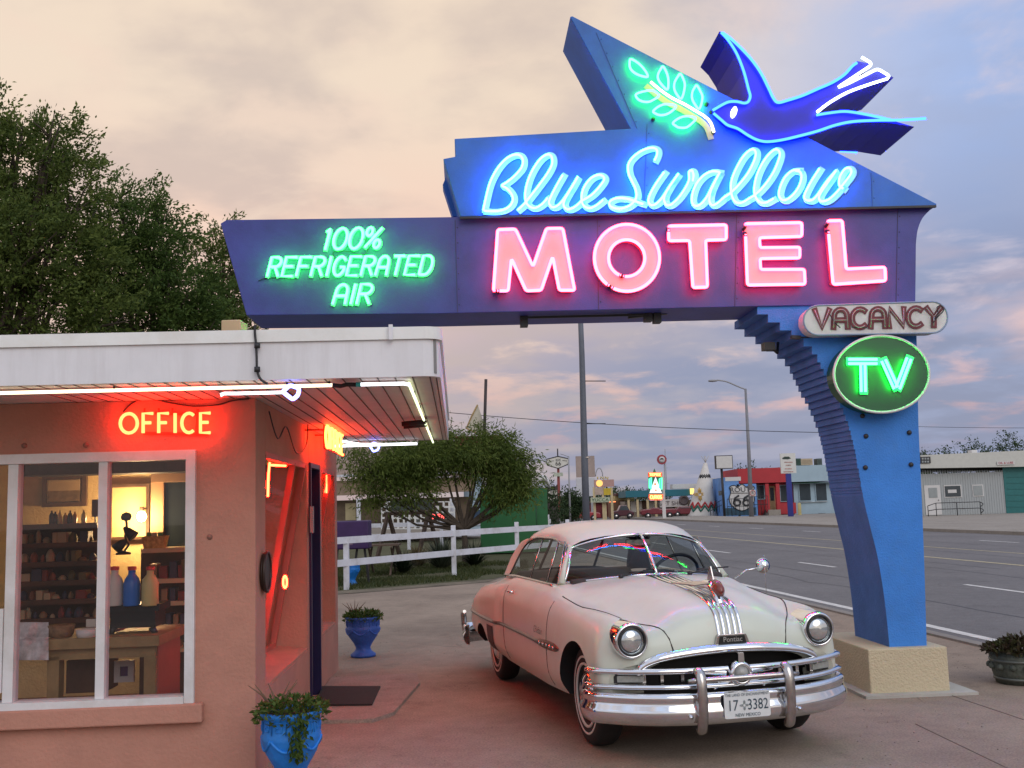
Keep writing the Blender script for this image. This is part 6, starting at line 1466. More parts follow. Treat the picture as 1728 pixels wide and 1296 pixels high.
LM_FAR = leaf_mat('far_tree_leaves', (.025, .05, .018), (.06, .095, .035), .3)
def bl(px, py, Y, rx, ry, rz):  # blob from a picture position
    return (W(px, py, Y), rx, ry, rz)
YT = 25.0; s_ = YT / 1720
tree('shade_tree', 'tallest dark elm at the left edge behind the office roof', (W(60, 600, YT).x - 2, YT, 0),
     [bl(-40, 330, YT, 1.9, 1.8, 1.7), bl(60, 300, YT + .5, 1.7, 1.8, 1.6), bl(40, 215, YT, .75, .8, .75), bl(-10, 190, YT, .6, .7, .6), bl(88, 210, YT - .3, .6, .6, .4), bl(112, 250, YT, .85, .8, .8), bl(120, 330, YT, 1.0, 1.1, 1.1), bl(30, 430, YT - .6, 2.0, 1.8, 1.5), bl(130, 440, YT + .3, 1.25, 1.4, 1.3), bl(-60, 480, YT, 1.8, 1.8, 1.6), bl(60, 530, YT, 2.2, 1.8, 1.2), bl(160, 530, YT, 1.3, 1.3, 1.0)],
     LM_ELM, 50000, .028, .115, 21, .34, wind=(.5, 0, .25), clump=48)
YT2 = 27.5
tree('shade_tree', 'lower rounder elm between the tallest elm and the sign end', (W(250, 600, YT2).x, YT2, 0),
     [bl(205, 330, YT2, .75, .8, .7), bl(262, 350, YT2, .55, .6, .7), bl(225, 390, YT2, 1.3, 1.3, 1.0), bl(280, 410, YT2, 1.0, 1.0, .9), bl(190, 460, YT2, 1.5, 1.5, 1.2), bl(285, 480, YT2, 1.4, 1.5, 1.0), bl(240, 540, YT2, 2.0, 1.6, 1.0), bl(335, 500, YT2, .9, 1.0, .8), bl(330, 545, YT2, 1.1, 1.0, .7)],
     LM_ELM2, 32000, .028, .115, 22, .28, wind=(.5, 0, .25), clump=48)
YT3 = 30.0
tree('shade_tree', 'slim elm peeping out beside the left end of the beam', (W(385, 600, YT3).x, YT3, 0),
     [bl(375, 395, YT3, .5, .6, .75), bl(330, 420, YT3, .4, .5, .45), bl(390, 450, YT3, .8, .9, .8), bl(375, 500, YT3, 1.0, 1.0, .8), bl(400, 540, YT3, 1.1, 1.0, .7)],
     LM_ELM, 8500, .028, .115, 23, .2, wind=(.5, 0, .25), clump=48)
YM = 33.0
tree('mesquite_tree', 'wind blown mesquite with drooping leaves behind the white rail fence', (W(785, 900, YM).x, YM, 0),
     [bl(640, 800, YM - .8, .95, .9, .45), bl(690, 775, YM - .4, 1.1, 1.1, .55), bl(745, 765, YM, 1.0, 1.1, .50), bl(758, 735, YM, .35, .4, .30), bl(800, 772, YM, 1.0, 1.1, .55), bl(845, 765, YM + .2, .75, .8, .55), bl(865, 795, YM, .55, .7, .5), bl(835, 745, YM, .35, .4, .35), bl(700, 812, YM - .6, .9, .8, .26), bl(650, 832, YM - .8, .7, .7, .16), bl(850, 815, YM, .7, .8, .4), bl(600, 770, YM - 1.5, .5, .5, .22), bl(635, 850, YM - .7, .45, .5, .14), bl(705, 838, YM - .8, .5, .5, .18), bl(838, 842, YM - .3, .5, .5, .24), bl(882, 812, YM, .4, .5, .32), bl(893, 772, YM, .28, .4, .2), bl(815, 726, YM, .3, .4, .25), bl(668, 748, YM, .4, .5, .22), bl(850, 735, YM, .22, .3, .22), bl(880, 825, YM, .45, .6, .35)],
     LM_MES, 33000, .018, .17, 31, .12, fork=.34, droop=.45, wind=(.3, 0, 0), lace=.45)
# more limbs of the mesquite's multi-stem trunk show below the crown
def spiky(label, px, py, Y, h, n, seed, mat, spread=.6, name='yucca', cat='shrub', w=.018, group=None):
    r_ = random.Random(seed); p = W(px, py, Y); c = V3((p.x, p.y, 0)); t = thing(name, label, cat, c, 0, group); mb = MB()
    for i in range(n):
        a = r_.uniform(0, 6.28); l = h * r_.uniform(.6, 1.1); e = r_.uniform(.35, 1.35); d = V3((math.cos(a) * math.cos(e), math.sin(a) * math.cos(e), math.sin(e))); s = V3((-math.sin(a), math.cos(a), 0)) * w
        m = c + d * l * .5 + V3((0, 0, .05)); q = c + d * l - V3((0, 0, .05 * l))
        mb.add([c + s, c - s, m - s * .8, m + s * .8, q], [(0, 1, 2, 3), (3, 2, 4)])
    mb.build('foliage', mat, t, recalc=False); return t
LM_YUC = leaf_mat('yucca_leaves', (.03, .04, .025), (.09, .11, .075), .1)
spiky('large spiky yucca under the mesquite behind the fence post', 745, 950, 29.5, 1.15, 320, 41, LM_YUC)
spiky('dark spiky yucca at the mesquite foot', 800, 945, 30.5, .9, 220, 42, LM_DKS)
spiky('low dark yucca left of the fence post', 680, 958, 28.0, .75, 220, 43, LM_DKS)
spiky('dry grassy tuft behind the white rails near the picnic table', 705, 935, 31, .8, 260, 44, leaf_mat('dry_grass', (.12, .09, .04), (.2, .16, .08), .2), name='grass_tuft')
def bush(label, px, py, Y, rx, rz, n, seed, mat, name='bush', cat='bush', group=None):
    p = W(px, py, Y); r_ = random.Random(seed)
    return tree(name, label, (p.x, p.y, 0), [(V3((p.x + r_.uniform(-.5, .5) * rx, p.y, rz * .55)), rx * .7, rx * .7, rz * .45), (V3((p.x - rx * .5, p.y, rz * .4)), rx * .6, rx * .6, rz * .38), (V3((p.x + rx * .45, p.y, rz * .42)), rx * .6, rx * .6, rz * .4)], mat, n * 2, .011 * (Y / 12) ** .8, .036 * (Y / 12) ** .8, seed, .06, group, cat=cat)
# ================================================================== fence, yard, restaurant behind
M_FENCE = M('white_fence_paint', (.62, .63, .68), .6, var=.1, vscale=3, dirt=(.42, .40, .38), dscale=2)
M_OLDW = M('old_brown_timber', (.10, .065, .045), .8, var=.3, vscale=5)
def rail_fence(label, pts, posts, rails, w=.04, h=.15, pw=.12):
    """pts: (px, Y) of the fence line; rails: list of z"""
    P = [V3((W(px, 900, Y).x, Y, 0)) for px, Y in pts]; t = thing('rail_fence', label, 'fence', P[0])
    for z in rails:
        mb = MB()
        for a, b in zip(P[:-1], P[1:]): mb.bar(a + V3((0, -.07, z)), b + V3((0, -.07, z)), w, h)
        mb.build('rail', M_FENCE, t)
    for px, Y, hp in posts:
        c = V3((W(px, 900, Y).x, Y, 0)); mb = MB(); mb.box(c.x - pw / 2, c.x + pw / 2, c.y - pw / 2, c.y + pw / 2, -.05, hp); mb.build('post', M_FENCE, t, bevel=.008)
    return t
rail_fence('white two rail timber fence behind the parked car', [(560, 22.8), (765, 26.6), (872, 29.0), (960, 30.8)], [(584, 23.2, 1.15), (765, 26.6, 1.30), (872, 29.0, 1.30), (958, 30.8, 1.3)], (.60, 1.10))
rail_fence('second white rail fence farther back beside the green container', [(600, 46), (745, 44.5), (840, 43.5), (930, 43)], [(690, 45, 1.3), (745, 44.5, 1.3), (824, 43.6, 1.35), (925, 43, 1.35)], (.62, 1.08), h=.18, pw=.14)
# purple box on legs
Yb = 24.5; t = thing('smoker_box', 'dark purple painted box on angled legs behind the office corner', 'smoker', (W(602, 950, Yb).x, Yb, 0))
a, b = W(560, 928, Yb), W(621, 878, Yb); mb = MB(); mb.box(a.x, b.x, Yb, Yb + .6, a.z, b.z); mb.build('box', M('dark_purple_paint', (.035, .010, .075), .5, var=.2), t, bevel=.03)
for x0, x1 in ((a.x + .1, a.x + .02), (b.x - .12, b.x - .02), (b.x - .30, b.x - .42)):
    mb = MB(); mb.bar((x0, Yb + .2, a.z), (x1, Yb + .2, 0), .05, .05); mb.build('leg', M_DARK, t)
mb = MB(); q = W(583, 917, Yb); mb.box(q.x, q.x + .17, Yb - .006, Yb - .001, q.z - .04, q.z + .06); mb.build('name_plate', M('faded_plate', (.16, .10, .16), .6, var=.5, vscale=30), t)
# picnic table
Yp = 27.6; x0, x1 = W(612, 900, Yp).x, W(672, 900, Yp).x; t = thing('picnic_table', 'brown timber picnic table with crossed legs behind the fence rails', 'picnic table', ((x0 + x1) / 2, Yp, 0))
zt = W(640, 919, Yp).z; mb = MB()
for k in range(4): mb.box(x0, x1, Yp + k * .19, Yp + k * .19 + .17, zt - .045, zt)
mb.build('tabletop', M_OLDW, t)
for x in (x0 + .15, x1 - .2):
    for a, b in ((.0, .7), (.7, .0)): mb = MB(); mb.bar((x + .0, Yp + a - (.3 if a < .3 else -.3), 0), (x, Yp + b, zt - .05), .04, .09); mb.build('leg', M_OLDW, t)
for y in (-.35, 1.0): mb = MB(); mb.box(x0, x1, Yp + y, Yp + y + .24, .42, .46); mb.build('bench_plank', M_OLDW, t)
# swing frame of timber
Ys = 36.0; t = thing('swing_frame', 'brown timber A frame swing stand under the mesquite branches', 'swing', (W(685, 900, Ys).x, Ys, 0))
zt = W(688, 866, Ys).z
for px in (655, 723):
    x = W(px, 880, Ys).x
    for s in (-1, 1): mb = MB(); mb.bar((x + s * .36, Ys + s * .5, 0), (x, Ys + s * .02, zt), .11, .11); mb.build('leg', M_OLDW, t)
    mb = MB(); mb.bar((x - .22, Ys, zt * .42), (x + .22, Ys, zt * .42), .07, .10); mb.build('cross_brace', M_OLDW, t)
mb = MB(); mb.bar((W(648, 866, Ys).x, Ys, zt), (W(730, 866, Ys).x, Ys, zt), .12, .12); mb.build('top_beam', M_OLDW, t)
# green container
Yg = 38.0; a, b = W(811, 897, Yg), W(903, 823, Yg); t = thing('green_container', 'plain green box container beyond the fence behind the car roof', 'container', ((a.x + b.x) / 2, Yg, 0))
mb = MB(); mb.prism([V3((a.x, Yg, .05)), V3((b.x, Yg, .05)), V3((b.x, Yg, b.z)), V3((a.x, Yg, b.z + .02))], (-.05, 2.6, 0)); body_ = mb.build('body', M('green_container_paint', (.012, .115, .032), .6, var=.18, vscale=1.6, dirt=(.02, .09, .035), dscale=1.5), t)
a2, b2 = W(903, 897, Yg + .02), W(923, 823, Yg + .02); mb = MB(); mb.prism([V3((b.x + .004, Yg + .06, .05)), V3((b2.x, Yg + .06, .05)), V3((b2.x, Yg + .06, b.z - .02)), V3((b.x + .004, Yg + .06, b.z - .01))], (-.05, 2.5, 0)); mb.build('end_door', MATS['green_container_paint'], t)
mb = MB(); mb.tube([(b.x + .01, Yg + .02, .06), (b.x + .01, Yg + .02, b.z - .02)], .03, 6); mb.build('corner_post', M('dark_green_trim', (.008, .06, .02), .6), t)
# restaurant with brown siding and breeze-block screen
Yr = 56.0; t = thing('brown_restaurant', 'brown sided restaurant with white posts and pierced screen behind the mesquite', 'restaurant', (W(700, 900, Yr).x, Yr, 0))
def rb_(px0, py0, px1, py1, Y, dep, mb): a, b = W(px0, py1, Y), W(px1, py0, Y); mb.box(a.x, b.x, Y, Y + dep, a.z, b.z); return mb
mb = rb_(520, 838, 790, 893, Yr, 8, MB()); mb.build('wall', M('dark_brown_siding', (.12, .085, .055), .8, var=.35, vscale=1.5), t)
mb = MB(); a, b = W(500, 802, Yr - 1), W(800, 765, Yr + 3); mb.prism([V3((a.x, Yr - 1.2, W(600, 803, Yr - 1.2).z)), V3((W(800, 803, Yr - 1.2).x, Yr - 1.2, W(800, 803, Yr - 1.2).z)), V3((W(800, 735, Yr + 4).x, Yr + 4, W(600, 755, Yr + 4).z)), V3((a.x, Yr + 4, W(600, 755, Yr + 4).z))], (0, .1, .12)); mb.build('roof', M('brown_shingle', (.26, .185, .14), .9, var=.3, vscale=3, bump=.4, bscale=8), t)
mb = rb_(500, 798, 800, 803.5, Yr - 1.3, .1, MB()); mb.build('white_gutter', M_FENCE, t)
mb = rb_(500, 804.5, 800, 838, Yr - .9, .8, MB()); mb.build('brown_frieze', M('tan_siding', (.25, .18, .125), .8, var=.25, vscale=2), t)
for px in (602, 700, 760): mb = rb_(px, 841, px + 6, 893, Yr - 1.0, .18, MB()); mb.build('porch_post', M_FENCE, t)
mb = rb_(583, 849, 600, 878, Yr - .03, .02, MB()); mb.build('cream_door', M('cream_board', (.45, .38, .22), .7), t)
scn = thing('block_screen', None, None); scn.parent = t
mb = MB(); x = 643.0
M_SCR = M('white_breeze_block', (.62, .62, .60), .8)
while x < 766:
    mb_y = 848
    mb.frame([W(x, 893, Yr - 1.6), W(x + 9.6, 893, Yr - 1.6), W(x + 9.6, 883.6, Yr - 1.6), W(x, 883.6, Yr - 1.6)], .045, (0, .2, 0))
    for k in range(1, 5):
        y1 = 893 - k * 9.4; mb.frame([W(x, y1, Yr - 1.6), W(x + 9.6, y1, Yr - 1.6), W(x + 9.6, y1 - 9.4, Yr - 1.6), W(x, y1 - 9.4, Yr - 1.6)], .05, (0, .2, 0))
    x += 9.6
mb.build('blocks', M_SCR, scn)
mb = rb_(660, 843, 730, 862, Yr - 1.75, .05, MB()); mb.build('menu_board', M('dark_board', (.03, .04, .035), .6, var=.6, vscale=8), t)
os_ = thing('open_sign', 'small red lit OPEN sign beside the screen of the restaurant', 'sign', W(738, 876, Yr - 2))
PO = Plane((0, Yr - 2, 0), (0, -1, 0))
mb = rb_(725, 866, 752, 877, Yr - 1.96, .05, MB()); mb.build('board', M_DARK, os_)
word('OPEN', (728, 868), (749, 868), (728, 875), .45, 0, os_, M_RUST, EM('red_open_neon', (3.5, .35, .3)), .0, .05, .03, dx=0, dy=0, pl=PO, nm='neon_letter', h=.002, lift=.0, paint=False)
# pale blue annexe, red roofed part and sail
mb = rb_(784, 800, 810, 893, Yr + 1, 4, MB()); an = mb.build('annex_wall', M('pale_blue_wall', (.42, .55, .66), .8, var=.1), t)
mb = rb_(793, 860, 812, 886, Yr + .9, .05, MB()); mb.build('annex_poster', M('navy_poster', (.02, .05, .10), .5, var=.6, vscale=3), t)
mb = rb_(768, 737, 845, 800, Yr + 2, 6, MB()); mb.build('red_gable', M('dull_red_wall', (.20, .055, .040), .85, var=.2), t)
mb = rb_(766, 734, 848, 738, Yr + 1.9, 6.2, MB()); mb.build('roof_coping', M('dull_red_coping', (.25, .07, .05), .8), t)
Yl = 57.0; sl = thing('sail_sign', 'pale triangular sail with dark mast above the red wall', 'sign', W(820, 738, Yl))
mb = MB(); mb.prism([W(806, 683, Yl), W(787, 723, Yl), W(797, 727, Yl), W(816, 735, Yl), W(829, 738, Yl), W(818, 720, Yl), W(812, 700, Yl)], (0, .08, 0)); mb.build('sail', M('sail_cream', (.52, .48, .38), .7), sl)
mb = MB(); mb.tube([W(806, 683, Yl), W(796, 702, Yl), W(787, 723, Yl), W(806, 732, Yl)], .05, 6); mb.build('sail_edge', M('ochre_edge', (.35, .24, .10), .7), sl)
mb = MB(); p0, p1 = W(820, 640, Yl - .3), W(817, 745, Yl - .3); mb.tube([p0, p1], .085, 8); mb.build('mast', M('dark_mast', (.045, .035, .035), .7), sl)
# big steel utility pole behind the sign
Yk = 47.0; p = W(989, 868, Yk); t = thing('utility_pole', 'tall grey steel pole behind the sign beam with small side rods', 'pole', (p.x, Yk, 0))
top = W(977, 470, Yk); mb = MB(); mb.tube([V3((p.x, Yk, 0)), W(986.5, 780, Yk), W(982, 600, Yk), top], [.165, .16, .13, .11], 14); mb.build('shaft', M('grey_pole_steel', (.115, .125, .15), .6, var=.12), t)
for py, l in ((643, 1022), (715, 1022)): mb = MB(); mb.tube([W(984, py, Yk), W(l, py, Yk)], .022, 6); mb.build('side_rod', M_DARK, t)
mb = MB(); q = W(990, 772, Yk); mb.lathe([(.17, -.03), (.17, .03)], q, 14); mb.build('band', M_DULLCH, t)
# overhead wires
def wire(label, a, b, sag, r=.018):
    mb = MB(); P = [a.lerp(b, i / 24) - V3((0, 0, sag * 4 * (i / 24) * (1 - i / 24))) for i in range(25)]; mb.tube(P, r, 5); return mb.solo('overhead_wire', label, 'wire', M_DARK)
wire('thin overhead wire sagging from the roof corner to the right', W(690, 690, 60), W(1400, 730, 60), .25, .02)
wire('faint overhead wire at the right edge above the grey building', W(1400, 715, 75), W(1780, 722, 75), .1, .016)
# ================================================================== across and along the road
def FB_(mb, px0, py0, px1, py1, Y, dep, mi=0, base=None):
    a, b = W(px0, py1, Y), W(px1, py0, Y); z0 = a.z if base is None else base
    mb.box(a.x, b.x, Y, Y + dep, z0, b.z, mi); return mb
def far(name, label, cat, px, Y, group=None): return thing(name, label, cat, (W(px, 860, Y).x, Y, 0), 0, group)
M_FGLASS = M('far_window_glass', (.05, .065, .075), .12, var=.2, vscale=.6)
M_FRED = M('red_shop_paint', (.40, .028, .035), .7, var=.1, vscale=1.0)
M_FLB = M('pale_blue_stucco', (.33, .44, .50), .8, var=.08, vscale=.8)
M_FWHITE = M('far_white_paint', (.60, .59, .57), .7, var=.08, vscale=.8)
M_FCREAM = M('far_cream_post', (.52, .42, .24), .7)
M_TEALR = M('teal_roof_paint', (.010, .13, .17), .6, var=.1, vscale=.5)
M_FSTEEL = M('far_galvanised_steel', (.30, .30, .31), .5, var=.1)
# ---- red and pale blue shop
YR = 108.0
t = far('red_shop', 'red and pale blue shop across the road with tall windows', 'shop', 1330, YR)
mb = FB_(MB(), 1276, 815, 1343, 872, YR + 1, 9, base=0); mb.build('red_wall', M_FRED, t)
mb = FB_(MB(), 1342, 813, 1420, 872, YR + .6, 9, base=0); mb.build('blue_wall', M_FLB, t)
mb = FB_(MB(), 1246, 788.5, 1329.5, 816, YR - .4, 9); mb.build('red_parapet', M_FRED, t)
mb = FB_(MB(), 1330, 783.5, 1420, 813.5, YR - .3, 9); mb.build('blue_parapet', M_FLB, t)
mb = FB_(MB(), 1330, 813.5, 1420, 815.5, YR - .2, .3); mb.build('parapet_trim', M_DGREEN, t)
for (x0, y0, x1, y1, m_, dy) in ((1278, 818, 1290, 843, M_FLB, .9), (1317, 818, 1329, 847, M_FLB, .9), (1349, 815, 1368, 846, M_FLB, .5), (1377, 815, 1395, 846, M_FLB, .5)):
    f = FB_(MB(), x0, y0, x1, y1, YR + dy, .08).build('window', M_FWHITE if m_ is not M_FLB else M_FLB, t); FB_(MB(), x0 + 1.2, y0 + 1.2, x1 - 1.2, y1 - 1.2, YR + dy - .01, .03).build('pane', M_FGLASS, f)
mb = FB_(MB(), 1348, 846, 1396, 848, YR + .4, .2); mb.build('window_sill', M_FWHITE, t)
f = FB_(MB(), 1299, 820, 1307, 858, YR + .9, .1, base=.3).build('door', M('tan_door', (.32, .20, .10), .7), t); FB_(MB(), 1300.5, 823, 1305.5, 845, YR + .88, .03).build('pane', M_FGLASS, f)
for px in (1273, 1294, 1312): FB_(MB(), px, 816, px + 3, 866, YR - .3, .18, base=0).build('porch_post', M_FRED, t)
mb = FB_(MB(), 1317, 848, 1343, 870, YR - .2, .15, base=.1); mb.build('low_wall', M_FRED, t)
mb = FB_(MB(), 1381, 866, 1393, 870, YR + .5, .1); mb.build('vent_grille', M_DARK, t)
mb = MB()
for k in range(4): q = W(1297, 870, YR - 1.6 + k * .4); w = W(1318, 870, YR - 1.6 + k * .4); mb.box(q.x, w.x, YR - 1.6 + k * .4, YR + .9, 0, .12 + .15 * k)
mb.build('steps', G_PAVE, t)
for px0, px1, lab, m_ in ((1342, 1351, 'dark green roof cooler left of the tan one on the pale blue shop', M('cooler_green', (.03, .07, .05), .7)), (1352, 1371, 'tan roof cooler between two dark ones on the pale blue shop', M('cooler_tan', (.42, .33, .22), .7)), (1380, 1387, 'dark roof cooler nearest the sign column on the pale blue shop', M('cooler_dark', (.07, .09, .08), .7))):
    mb = FB_(MB(), px0, 773.5, px1, 785, YR + 3, 1.4); a_, b_ = W(px0, 783, YR + 2.99), W(px1, 775, YR + 2.99)
    for k in range(4): z = a_.z + (b_.z - a_.z) * (k + .3) / 4; mb.box(a_.x + .1, b_.x - .1, YR + 2.95, YR + 2.99, z, z + .06)
    mb.solo('roof_cooler', lab, 'air cooler', m_)
def railing(label, pts, Y, h, n, group=None, col=M_DARK, r=.03):
    """pts: px list; level rails plus posts"""
    t = far('hand_railing', label, 'railing', pts[0][0], Y)
    P = [V3((W(px, 860, Y + d).x, Y + d, z)) for px, z, d in pts]
    for k in (1.0, .55): mb = MB(); mb.tube([p + V3((0, 0, h * k)) for p in P], r, 6); mb.build('rail', col, t)
    for i in range(n):
        u = i / (n - 1) * (len(P) - 1); a = min(int(u), len(P) - 2); p = P[a].lerp(P[a + 1], u - a); mb = MB(); mb.tube([p, p + V3((0, 0, h))], r, 6); mb.build('post', col, t)
    return t
railing('dark railing in front of the red shop steps', [(1262, 0.12, -2.5), (1296, .12, -2.5)], YR, 1.9, 7)
railing('dark railing around the ramp by the shield mural', [(1228, .12, -4), (1262, .12, -4)], YR, 1.7, 6)
# ---- shield mural wall
YM2 = 107.4
t = far('mural_wall', 'blue mural wall with white ROUTE 66 shield left of the red shop', 'mural', 1245, YM2)
mb = FB_(FB_(MB(), 1224, 805, 1246, 868, YM2, 6, base=0), 1246.02, 816.3, 1276, 868, YM2, 1.4, base=0); mb.build('wall', M('mural_blue', (.14, .30, .62), .8, var=.35, vscale=.35), t)
mb = FB_(MB(), 1224, 804.5, 1250, 812, YM2 - .02, .1); mb.build('mural_cloud', M_FWHITE, t)
mb = FB_(MB(), 1224, 856, 1276, 866, YM2 - .03, .1, base=.1); mb.build('mural_hills', M('mural_dark', (.03, .08, .12), .8, var=.5, vscale=.8), t)
PM = Plane((0, YM2, 0), (0, -1, 0))
shp = [(1231, 822), (1239, 819), (1245, 821.5), (1252, 817), (1259, 821.5), (1265, 819), (1273, 822), (1270.5, 830), (1273.5, 842), (1268, 854), (1252, 862), (1236, 854), (1230.5, 842), (1233.5, 830)]
mb = MB(); mb.prism([PM.at(x, y, .05) for x, y in [tuple(p[:2]) for p in spline(shp, 3, True)]], (0, .05, 0)); sh = mb.build('shield', M_FWHITE, t)
mb = MB(); mb.tube([PM.at(x, y, .07) for x, y in [tuple(p[:2]) for p in spline(shp, 3, True)]], .045, 5, True); mb.bar(PM.at(1233.5, 832, .07), PM.at(1270.5, 832, .07), .05, .06); mb.build('shield_outline', M_DARK, sh)
mb = MB()
text_mb(mb, 'ROUTE', PM.at(1252, 826.5, .09), (1, 0, 0), (0, 0, 1), .72, ext=.01, squeeze=1.1)
for px in (1244, 1260):
    for pl in GLY['6']: mb.tube([PM.at(px - 6 + 12 * a_, 853 - 17 * b_, .10) for a_, b_ in pl], .10, 6)
mb.build('shield_lettering', M_DARK, sh)
# ---- curio shop with a tepee front
YT_ = 110.0
t = far('tepee_entrance', 'white plaster tepee with zigzag bands at the front of the curio shop', 'tepee', 1185, YT_)
apex = W(1190.5, 781, YT_ + 2.2); zb0 = 0; cx = W(1184, 870, YT_ + 2.2).x; rB = 24.5 / 1720 * YT_; H = apex.z
def cone_r(z): return max(.18, rB * (1 - z / H) ** .93 + .17)
def cc(z): return V3((cx + (apex.x - cx) * z / H, YT_ + 2.2, z))
rows = [[cc(z) + V3((cone_r(z) * math.cos(a), cone_r(z) * math.sin(a), 0)) for a in [2 * math.pi * i / 40 for i in range(40)]] for z in [H * k / 20 for k in range(21)]]
mb = MB(); mb.grid(rows, close_u=True); con = mb.build('cone', M('white_plaster', (.66, .63, .57), .85, var=.07, vscale=.9), t)
def zig(z0, amp, n, w, mat, nm, a0=-2.9, a1=-.25):
    mb = MB(); P = []
    for i in range(n * 2 + 1):
        a = a0 + (a1 - a0) * i / (n * 2); z = z0 + (amp if i % 2 else 0); P.append((a, z))
    pts = []
    for (a, z), (a2, z2) in zip(P[:-1], P[1:]):
        for q in range(5): u = q / 5; aa, zz = a + (a2 - a) * u, z + (z2 - z) * u; pts.append(cc(zz) + V3(((cone_r(zz) + .01) * math.cos(aa), (cone_r(zz) + .01) * math.sin(aa), 0)))
    mb.tube(pts, w, 5); mb.build(nm, mat, con)
zig(.95, .62, 5, .10, M('zigzag_red', (.42, .03, .03), .7), 'red_band'); zig(.58, .62, 5, .10, M('zigzag_green', (.02, .14, .10), .7), 'green_band')
zig(H * .715, .22, 6, .045, M_DARK, 'black_band'); zig(H * .745, .22, 6, .045, M_DARK, 'black_band')
zc3 = W(1184, 834, YT_); mb = MB()
M_ZIA = M('ochre_zia', (.60, .36, .07), .7)
pt = lambda dx, dz: (lambda z: V3((zc3.x + dx, YT_ + 2.2 - cone_r(z) * .985 + .35 * abs(dx) ** 2 / rB, z)))(zc3.z + dz)
mb.tube([pt(.24 * math.cos(a), .24 * math.sin(a)) for a in [2 * math.pi * i / 16 for i in range(16)]], .05, 5, True)
for k in range(4):
    a = k * math.pi / 2
    for o in (-.13, 0, .13):
        l = .72 if o == 0 else .58; f = lambda r_: pt(r_ * math.cos(a) - o * math.sin(a), r_ * math.sin(a) + o * math.cos(a)); mb.tube([f(.28), f(l)], .055, 5)
mb.build('sun_emblem', M_ZIA, con)
mb = MB()
for dx, dy in ((-.4, .1), (.35, -.1), (.1, .3), (-.15, -.25)): mb.tube([apex - V3((dx * .5, dy * .5, .3)), apex + V3((dx, dy, .75))], .035, 5)
mb.build('lodge_pole', M('pale_pole', (.45, .42, .38), .8), t)
t = far('curio_shop', 'white walled curio shop with teal roof band behind the tepee', 'shop', 1120, YT_ + 6)
YC = YT_ + 4.0
mb = FB_(MB(), 1197, 806, 1226, 870, YC, 5, base=0); mb.build('white_wall', M_FWHITE, t)
mb = FB_(MB(), 1055, 842, 1198, 872, YC + 1.5, 8, base=0); mb.build('front_wall', M('tan_front_wall', (.30, .25, .20), .8, var=.15, vscale=.5), t)
mb = FB_(MB(), 1056, 825, 1166, 839.5, YC - .6, 8); mb.build('roof_band', M_TEALR, t)
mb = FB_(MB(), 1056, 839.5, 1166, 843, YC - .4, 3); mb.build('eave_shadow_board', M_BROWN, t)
mb = FB_(MB(), 1135, 816, 1175, 825, YC + 4, 2); mb.build('rear_parapet', M_FWHITE, t)
for px in (1060, 1075, 1092, 1106, 1140): FB_(MB(), px, 842, px + 2.5, 870, YC - .3, .15, base=0).build('porch_post', M_FCREAM, t)
for x0, x1 in ((1065, 1073), (1079, 1089), (1093, 1105), (1112, 1119)): FB_(MB(), x0, 846, x1, 864, YC + 1.4, .05).build('window', MATS['white_plaster'], t)
mb = FB_(MB(), 1084, 845, 1090, 866, YC + 1.35, .05, base=.1); mb.build('door', M_BROWN, t)
gs = FB_(MB(), 1114, 841.5, 1160, 856, YC - .5, .1).build('shop_sign_board', M('board_grey_white', (.50, .48, .45), .7), t)
mb = MB(); PG = Plane((0, YC - .5, 0), (0, -1, 0)); text_mb(mb, 'GIFT SHOP', PG.at(1134, 849.5, .03), (1, 0, 0), (0, 0, 1), .66, ext=.01); mb.build('board_lettering', M('grey_lettering', (.10, .08, .08), .7), gs)
mb = MB(); q = PG.at(1154, 844, -.02); mb.lathe([(.55, 0), (.55, .1), (.35, .12), (.33, .05), (.0, .05)], q, 24, ax=(V3((1, 0, 0)), V3((0, 0, 1)), V3((0, -1, 0)))); mb.build('round_emblem', MATS['grey_lettering'], gs)
for px in (1205, 1212, 1217): mb = MB(); mb.tube([PG.at(px, 808, .4), PG.at(px + 1.5, 812, .4), PG.at(px, 816, .4)], .05, 5); mb.build('wall_glyph', M_BROWN, t)
ob = FB_(MB(), 1200.5, 821, 1217, 832, YC - .3, .15).build('orange_board', M('orange_board', (.55, .14, .06), .6), t)
f = FB_(MB(), 1209, 840, 1217, 855, YC - .04, .05).build('window', MATS['tan_front_wall'], t)
mb = FB_(MB(), 1165, 824, 1171, 834, YC - .8, .1); q = mb.solo('neon_arrow', 'small glowing yellow and red lamp sign left of the tepee', 'neon sign', [EM('amber_glow', (2.2, 1.3, .35))])
mb = FB_(MB(), 1213, 828, 1223, 836, YT_ - 1.5, .1); mb.solo('notice_board', 'small dark and white notice board on the billboard post', 'sign', M('notice_board_paint', (.22, .22, .20), .6, var=.8, vscale=1.5))
railing('dark ramp railing beside the white tepee', [(1199, .0, -1.0), (1224, .75, -1.0)], YT_, 1.15, 6)
